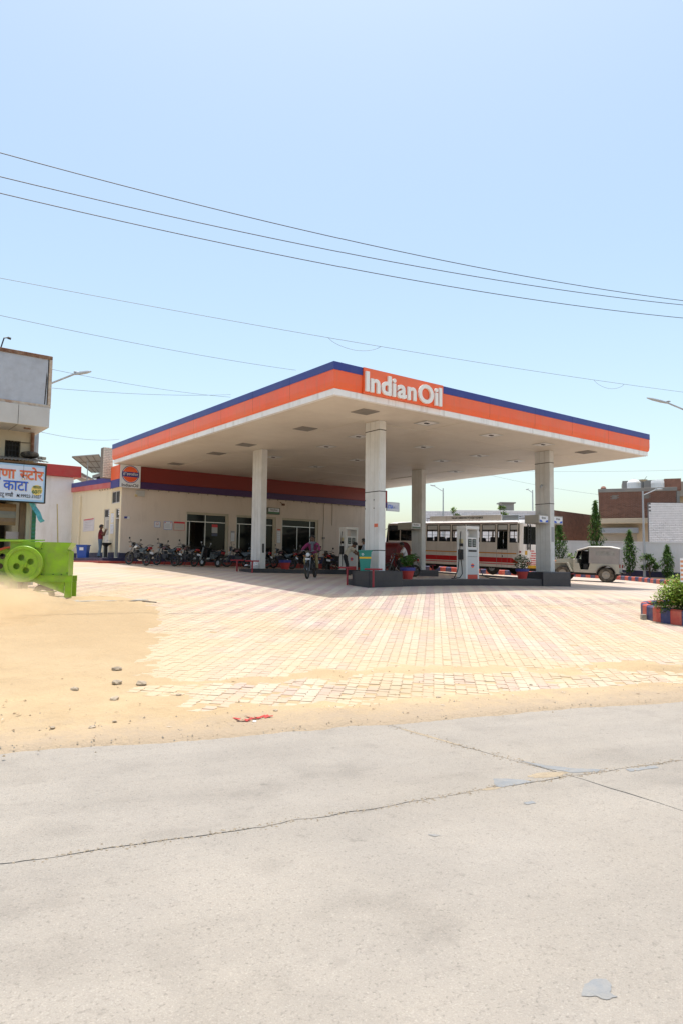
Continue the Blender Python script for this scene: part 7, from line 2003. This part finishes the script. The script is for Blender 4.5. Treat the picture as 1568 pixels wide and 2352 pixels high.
q = Vector((CAMP.x, CAMP.y, 0)) + cam_off(8.35, 16.75); bush('dense green shrub at the rounded end of the foreground planter', (q.x, q.y), 1.02, .95, .88, 15000, .085, [leaf_mid, leaf_bright, leaf_bright, leaf_yellow], 4, z0=ground_z(q.x, q.y) + .24)
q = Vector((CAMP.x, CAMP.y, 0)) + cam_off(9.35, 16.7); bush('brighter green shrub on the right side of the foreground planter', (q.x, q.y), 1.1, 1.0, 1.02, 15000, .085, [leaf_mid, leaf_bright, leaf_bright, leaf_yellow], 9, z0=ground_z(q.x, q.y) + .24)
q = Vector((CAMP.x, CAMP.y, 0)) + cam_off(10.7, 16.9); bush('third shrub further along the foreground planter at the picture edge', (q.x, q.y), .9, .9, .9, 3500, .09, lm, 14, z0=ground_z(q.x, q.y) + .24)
q = Vector((CAMP.x, CAMP.y, 0)) + cam_off(7.78, 15.85)
t = thing('marker_post', 'slim dark post with a pale striped plate standing in the foreground planter', 'post', (q.x, q.y, ground_z(q.x, q.y) + .2), FACE)
b = MB(); b.tube([(-.01, 0, 0), (0, 0, .8)], .022, 8); b.build('post', black_m, t)
b = MB(); b.box(-.09, .02, -.01, .0, .82, 1.36); b.build('plate', board_white, t)
b = MB()
for k in range(5): b.box(-.085, .015, -.014, -.0105, .86 + k * .1, .91 + k * .1)
b.build('plate_stripes', mat('faded orange', (.62, .28, .16), .6, .1), t)
# ================================================================ TREES BY THE WALL
def column_tree(label, u, v, h, r, trunk, n, seed, sz=.17):
    z0 = ground_z(u, v)
    t = thing('columnar_tree', label, 'tree', (u, v, z0), group='columnar trees along the boundary wall')
    R = random.Random(seed); g0, g1 = [], []
    lob = [(R.uniform(0, 6.28), R.uniform(.1, .95), R.uniform(.12, .3)) for _ in range(26)]
    for k in range(n):
        f = R.random() ** .85; z = trunk + (h - trunk) * f
        rr = r * min(1, (1 - f) * 1.9 + .1) * (.6 + .4 * min(1, f * 6))
        a = R.uniform(0, 6.28)
        bump_ = 1 + .35 * math.sin(a * 3 + z * 4 + seed) * .6 + .25 * math.sin(z * 9 + a * 2)
        q = rr * bump_ * R.random() ** .45
        p = Vector((q * math.cos(a), q * math.sin(a), z + R.uniform(-.1, .1)))
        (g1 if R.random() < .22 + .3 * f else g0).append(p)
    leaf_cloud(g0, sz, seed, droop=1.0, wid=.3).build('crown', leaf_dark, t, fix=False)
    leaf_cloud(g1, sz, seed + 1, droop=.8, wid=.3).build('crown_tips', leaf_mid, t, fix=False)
    b = MB(); b.tube([(0, 0, -.1), (.02, .01, trunk), (.0, 0, h * .85)], [.045, .035, .012], 8); b.build('trunk', bark_m, t, True)
    return t
TU = 27.6
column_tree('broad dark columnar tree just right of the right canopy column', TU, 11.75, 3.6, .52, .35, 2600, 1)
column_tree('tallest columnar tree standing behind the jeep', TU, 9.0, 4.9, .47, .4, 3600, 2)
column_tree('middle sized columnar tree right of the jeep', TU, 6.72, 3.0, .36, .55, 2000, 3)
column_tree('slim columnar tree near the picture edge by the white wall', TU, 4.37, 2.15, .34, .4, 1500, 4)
def small_tree(label, u, v, h, r, trunk, n, seed, mats, sz=.14, z0=None):
    z0 = ground_z(u, v) if z0 is None else z0
    t = thing('small_tree', label, 'tree', (u, v, z0)); R = random.Random(seed); gs = [[] for _ in mats]
    cl = [Vector((R.uniform(-.8, .8) * r, R.uniform(-.8, .8) * r, trunk + (h - trunk) * R.uniform(.15, .9))) for _ in range(12)]
    for k in range(n):
        c = R.choice(cl); d = Vector((R.gauss(0, 1), R.gauss(0, 1), R.gauss(0, 1))).normalized() * r * .42 * R.random() ** .4
        gs[0 if R.random() < .6 else 1 % len(mats)].append(c + d)
    for i, g in enumerate(gs): leaf_cloud(g, sz, seed + i, wid=.5).build('crown', mats[i], t, fix=False)
    b = MB(); b.tube([(0, 0, -.1), (.02, 0, trunk), (0, 0, h * .7)], [.05, .04, .015], 8)
    for c in cl: b.tube([(0.01, 0, trunk * .9), tuple(c)], [.018, .006], 5)
    b.build('trunk', bark_m, t, True)
small_tree('round leafy small tree between two columnar trees beside the lamp post', TU - .1, 5.42, 1.6, .48, .5, 1300, 5, [leaf_dark, leaf_mid])
small_tree('low leafy bush behind the bonnet of the jeep', TU - .1, 10.5, 1.55, .36, .7, 800, 6, [leaf_mid, leaf_bright])
small_tree('young bright tree top showing above the bus roof left of the right column', 30.5, 18.9, 5.0, .42, 3.0, 700, 7, [leaf_mid, leaf_bright], .2, .3)
small_tree('young bright tree top showing above the middle of the bus roof', 29.6, 23.2, 5.0, .4, 3.0, 700, 8, [leaf_mid, leaf_bright], .2, .3)
# ================================================================ BACKGROUND BUILDINGS
def at_cam(r, f, z): q = cam_off(r, f); return (CAMP.x + q.x, CAMP.y + q.y, z)
# brown brick house behind the wall
hs = thing('brick_house', 'two storey brown brick house with water tanks on its roof behind the wall', 'house', at_cam(18.5, 50, 0), FACE - .36)
HW = 5.3
holes_w = [(3.35 * 0 + .9, 1.02, 5.5, 5.78), (1.12, 1.24, 5.5, 5.78), (3.0, 3.12, 5.5, 5.78), (3.22, 3.34, 5.5, 5.78)]
b = MB(); b.box(0, 4.0, .0, 6, 4.3 - .9 + .6, 5.98); 
bwk = thing('x', None, None); bpy.data.objects.remove(bwk)
sub = bpy.data.objects.new('upper_wall', None); COL.objects.link(sub); sub.parent = hs; sub.location = (0, 0, 3.98)
hk = lambda x, z: any(abs(x - c) < .12 and 1.45 < z < 1.75 for c in (.96, 1.18, 3.06, 3.28))
brick_stack('upper', sub, HW - .2, 1.92, 6, .23, .075, brick_red, mortar_m, cap=300, skip=hk)
b = MB(); b.bbox(-.02, HW - .15, -.03, 6.05, 5.905, 6.16, .01); b.build('parapet', cement_m, hs)
b = MB(); b.box(HW - .19, HW, .02, 6, 2.2, 5.9); b.build('side_wall', cement_m, hs)
b = MB(); b.bbox(-.1, 4.9, -.7, .05, 3.62, 3.97, .01); b.build('sun_shade', wall_cream_s := mat('peach plaster', (.55, .46, .33), .8, .1, 1), hs)
b = MB(); b.box(0, 5.1, .03, 5.9, 2.0, 3.9); b.build('lower_wall', wall_cream_s, hs)
b = MB(); b.bbox(.1, 2.6, -.5, .02, 2.95, 3.32, .01); b.build('shutter_hood', mat('grey hood', (.33, .35, .37), .6, .08), hs)
b = MB()
for k in range(16): b.bbox(.25, 2.5, -.02, .028, 2.0 + k * .06, 2.055 + k * .06, .005)
b.build('rolling_shutter', mat('shutter', (.42, .38, .32), .6, .08), hs)
b = MB(); b.box(3.3, 4.1, -.01, .028, 1.9, 2.88); b.build('dark_door', mat('dark door', (.05, .025, .02), .6, .2), hs)
b = MB(); b.box(4.0, 4.9, -.7, .02, 3.3, 4.9); b.build('side_panel', cement_m, hs)
def hs_pt(x, y):
    c_, s_ = math.cos(FACE - .36), math.sin(FACE - .36); o = at_cam(18.5, 50, 0); return Vector((o[0] - CAMP.x + x * c_ - y * s_, o[1] - CAMP.y + x * s_ + y * c_, 0))
def tank(x, y, z, r, h, label, dome):
    p = hs.matrix_world; c = hs_pt(x, y); t = thing('water_tank', label, 'water tank', (CAMP.x + c.x, CAMP.y + c.y, z), FACE, 'water tanks on the brick house roof')
    prof = [(r, 0)]
    for k in range(7): prof += [(r, h * (k + .3) / 9), (r * 1.02, h * (k + .5) / 9), (r, h * (k + .7) / 9)]
    prof += ([(r * .97, h * .8), (r * .75, h * .93), (r * .3, h), (.001, h)] if dome else [(r, h * .9), (r * .93, h * .97), (.001, h * .97)])
    MB().lathe(prof, (0, 0, 0), 'z', 24).build('shell', tank_m, t, True)
    b = MB(); b.lathe([(r * .25, 0), (r * .25, .08), (.001, .1)], (0, 0, h * .97), 'z', 12); b.build('lid', tank_m, t)
tank(2.45, 2, 6.05, .47, .95, 'white domed plastic water tank on the brick house roof', True)
tank(4.05, 2, 6.05, .45, .85, 'flat topped white plastic water tank on the brick house roof', False)
c = hs_pt(3.05, 1.5); t = thing('satellite_dish', 'small tilted satellite dish beside the domed water tank', 'dish', (CAMP.x + c.x, CAMP.y + c.y, 6.16), FACE)
b = MB(); b.lathe([(.02, 0), (.2, .05), (.32, .13)], (0, 0, .62), 'z', 16, False); b.build('bowl', mat('old dish', (.45, .4, .3), .6, .1), t, True)
b = MB(); b.tube([(0, 0, 0), (0, 0, .62)], .03, 6); b.tube([(0, 0, .62), (.25, -.1, 1.0)], .015, 5); b.build('mast', dark_metal, t)
c = hs_pt(.35, .6); t = thing('roof_pot', 'small reddish pot on the left corner of the brick house roof', 'pot', (CAMP.x + c.x, CAMP.y + c.y, 6.16)); b = MB(); b.lathe([(.16, 0), (.2, .12), (.12, .24), (.001, .27)], (0, 0, 0), 'z', 12); b.build('pot', mat('terracotta', (.3, .14, .1), .8, .1), t, True)
b = MB(); b.box(1.7, 5.2, 3.0, 6, 6.17, 7.05); b.build('roof_room', cement_m, hs)
b = MB(); b.box(4.5, 5.6, 2.0, 2.95, 6.17, 7.0); b.build('roof_room_brick', brick_red, hs)
# beige house right
h2 = thing('beige_house', 'beige house with a projecting upper floor at the right edge behind the brick house', 'house', at_cam(24.4, 51, 0), FACE - .4)
b = MB(); b.box(.3, 6, .3, 8, 0, 5.75); b.build('lower_wall', wall_cream_s, h2)
b = MB(); b.bbox(-.1, 6, -.3, 8, 5.76, 6.85, .01); b.build('upper_block', mat('beige plaster', (.42, .39, .34), .85, .12, 1), h2)
b = MB(); b.box(1.0, 2.2, .27, .299, 4.6, 5.3); b.build('window', mat('grey blue glass', (.2, .24, .27), .2, 0), h2)
b = MB(); b.box(-1.2, .28, -.2, 3, 2, 4.75); b.build('low_wall', brick_red, h2)
# limewashed brick wall, bricks visible
wbk = thing('limewashed_brick_wall', 'limewashed white brick wall behind the boundary wall at the right edge', 'wall', at_cam(20.35, 46, 1.6), FACE)
brick_stack('wall', wbk, 5.2, 3.25, .23, .27, .115, brick_pale, mortar_dark, cap=300, jitter=.012, skip=lambda x, z: x < .12 and z > 2.6)
# brown brick wall left of the trees
bk2 = thing('brown_brick_wall', 'brown brick wall running back behind the boundary wall left of the tall tree', 'wall', (31.58, 15.34, 1.75), .129)
brick_stack('wall', bk2, 9.0, 3.05, .23, .25, .08, brick_red, mortar_m, cap=300, jitter=.01)
# pale brick building behind the bus
wb2 = thing('pale_brick_building', 'long low pale brick building behind the bus', 'building', at_cam(7.0, 60, 0), FACE)
sub = bpy.data.objects.new('brick_front', None); COL.objects.link(sub); sub.parent = wb2; sub.location = (-.2, 0, 3.6)
brick_stack('front', sub, 11.0, 1.62, 6, .42, .15, mat('grey limewashed brick', (.76, .75, .77), .9, .1, 3, .2, 40, rnd=.07), mat('pale mortar', (.45, .45, .46), .9, .1), cap=300, jitter=.012)
b = MB(); b.box(-.2, 10.8, .03, 6, 0, 3.59); b.build('lower_wall', wall_white, wb2)
b = MB(); b.bbox(2.6, 10.8, -.02, .4, 5.225, 5.36, .01); b.build('coping', wall_white, wb2)
b = MB(); b.bbox(6.9, 8.0, .5, 1.6, 5.2, 6.02, .01); b.bbox(6.75, 8.15, .4, 1.7, 6.025, 6.13, .01); b.build('stair_head', cement_m, wb2)
# ================================================================ STREET LIGHTS AND POLES
def lamp_head(b, p, d, L_=.62):
    p, d = Vector(p), Vector(d).normalized(); b.tube([p, p + d * L_ * .35, p + d * L_ * .75, p + d * L_], [.035, .055, .05, .02], 8)
def street_light(label, base, h, arm, group='street lights'):
    t = thing('street_light', label, 'street light', base, 0, group)
    b = MB(); b.tube([(0, 0, -.2), (0, 0, h * .45), (0, 0, h)], [.085, .07, .045], 10); b.build('pole', grey_steel, t, True)
    b = MB(); a = Vector(arm); b.tube([(0, 0, h - .25), tuple(Vector((0, 0, h - .22)) + a * .12), tuple(Vector((0, 0, h)) + a * .62)], .03, 7); b.build('arm', grey_steel, t, True)
    p = Vector((0, 0, h)) + a * .62
    b = MB(); lamp_head(b, p, a, a.length * .30); b.build('lamp_head', mat('lamp housing', (.42, .44, .46), .4, .05, metal=.4), t, True)
    b = MB(); b.bbox(p.x - .02, p.x + .12, p.y - .05, p.y + .05, p.z + .045, p.z + .085, .01); b.build('fin_box', grey_steel, t)
    return t
rr = cam_off(1, 0)
street_light('street light whose pole rises behind the shop with its arm over the office', (-6.93, 5.62, -.2), 6.15, (1.35, -1.05, .28))
q = Vector((CAMP.x, CAMP.y, 0)) + cam_off(13.2, 24.6)
street_light('street light reaching into the picture from the right edge', (q.x, q.y, -.6), 6.6, tuple(cam_off(-2.5, 0) + Vector((0, 0, .6))))
street_light('tall grey pole in the planting strip right of the jeep', (27.3, 5.62, -.1), 5.2, (1.0, -.8, .15))
p = Vector((31.0, 25.8, 0)); street_light('distant street light behind the bus left of the right column', (31.0, 25.8, .3), 6.9, tuple(cam_off(-1.2, .3) + Vector((0, 0, .35))))
street_light('distant street light just left of the right canopy column', (41.2, 24.2, .3), 7.4, tuple(cam_off(-.7, 0) + Vector((0, 0, .05))))
for k, (r, f, h, l) in enumerate([(17.5, 62, 5.9, 'thin aerial mast above the brown brick wall'), (21.0, 64, 5.1, 'short aerial pole beside the tall tree')]):
    t = thing('aerial_pole', l, 'aerial', at_cam(r, f, 0)); b = MB(); b.tube([(0, 0, 0), (0, 0, h)], .03, 6); b.tube([(-.4, 0, h - .1), (.4, 0, h - .1)], .02, 5); b.tube([(-.25, 0, h - .35), (.25, 0, h - .35)], .015, 5); b.build('mast', dark_metal, t)
# ================================================================ OVERHEAD WIRES
wire_m = mat('wire', (.035, .04, .05), .6, 0)
wire_f = mat('thin wire', (.16, .18, .2), .6, 0)
def wire(label, a, c, sag, r, m=wire_m, ext=.35, loops=()):
    a, c = Vector(a), Vector(c); d = c - a; b = MB(); n = 40; pts = []
    for k in range(n + 1):
        f = -ext + (1 + 2 * ext) * k / n; p = a + d * f; p.z -= sag * 4 * f * (1 - f); pts.append(p)
    b.tube(pts, r, 5, False)
    for f0, f1, dip in loops:
        q = []
        for k in range(13):
            f = f0 + (f1 - f0) * k / 12; p = a + d * f; p.z -= sag * 4 * f * (1 - f) + dip * math.sin(PI * k / 12) ** .7; q.append(p)
        b.tube(q, r * .8, 4, False)
    o = b.build('overhead_wire', m, fix=False, smooth=True); tag(o, label, 'wire', 'overhead wires')
wire('topmost of the three thick overhead wires crossing the sky', (-9.402, -.514, 9.205), (11.248, -4.959, 9.663), .35, .011)
wire('middle of the three thick overhead wires crossing the sky', (-9.373, -.486, 8.691), (11.257, -4.951, 9.514), .33, .011)
wire('lowest of the three thick overhead wires crossing the sky', (-9.353, -.467, 8.336), (11.282, -4.926, 9.065), .33, .011)
wire('thin overhead wire with two drooping loops above the canopy', (-9.251, -.366, 6.513), (10.487, -4.084, 6.659), .12, .006, wire_f, .3, [(.39, .47, .22), (.87, .94, .22)])
wire('thin overhead wire running down to the top of the canopy', (-9.206, -.322, 5.71), (.8, 3.26, 7.122), .08, .006, wire_f, .0)
wire('thin overhead wire from the lamp arm down behind the canopy', (-6.929, 4.226, 5.949), (1.881, 9.958, 7.611), .1, .006, wire_f, .0)
wire('nearly level thin overhead wire left of the canopy', (-6.899, 4.255, 5.413), (1.874, 9.951, 7.723), .1, .006, wire_f, .0)
wire('lowest thin overhead wire behind the shop sign', (-7.178, 4.588, 4.175), (-2.009, 13.11, 5.723), .1, .006, wire_f, .1)
wire('faint distant wire right of the canopy near the brick house', at_cam(8, 55, 8.2), at_cam(32, 50, 8.0), .3, .008, wire_f, .1)
wire('faint distant wire sloping down to the brick house', at_cam(7, 52, 8.4), at_cam(20, 52, 5.9), .3, .008, wire_f, .0)
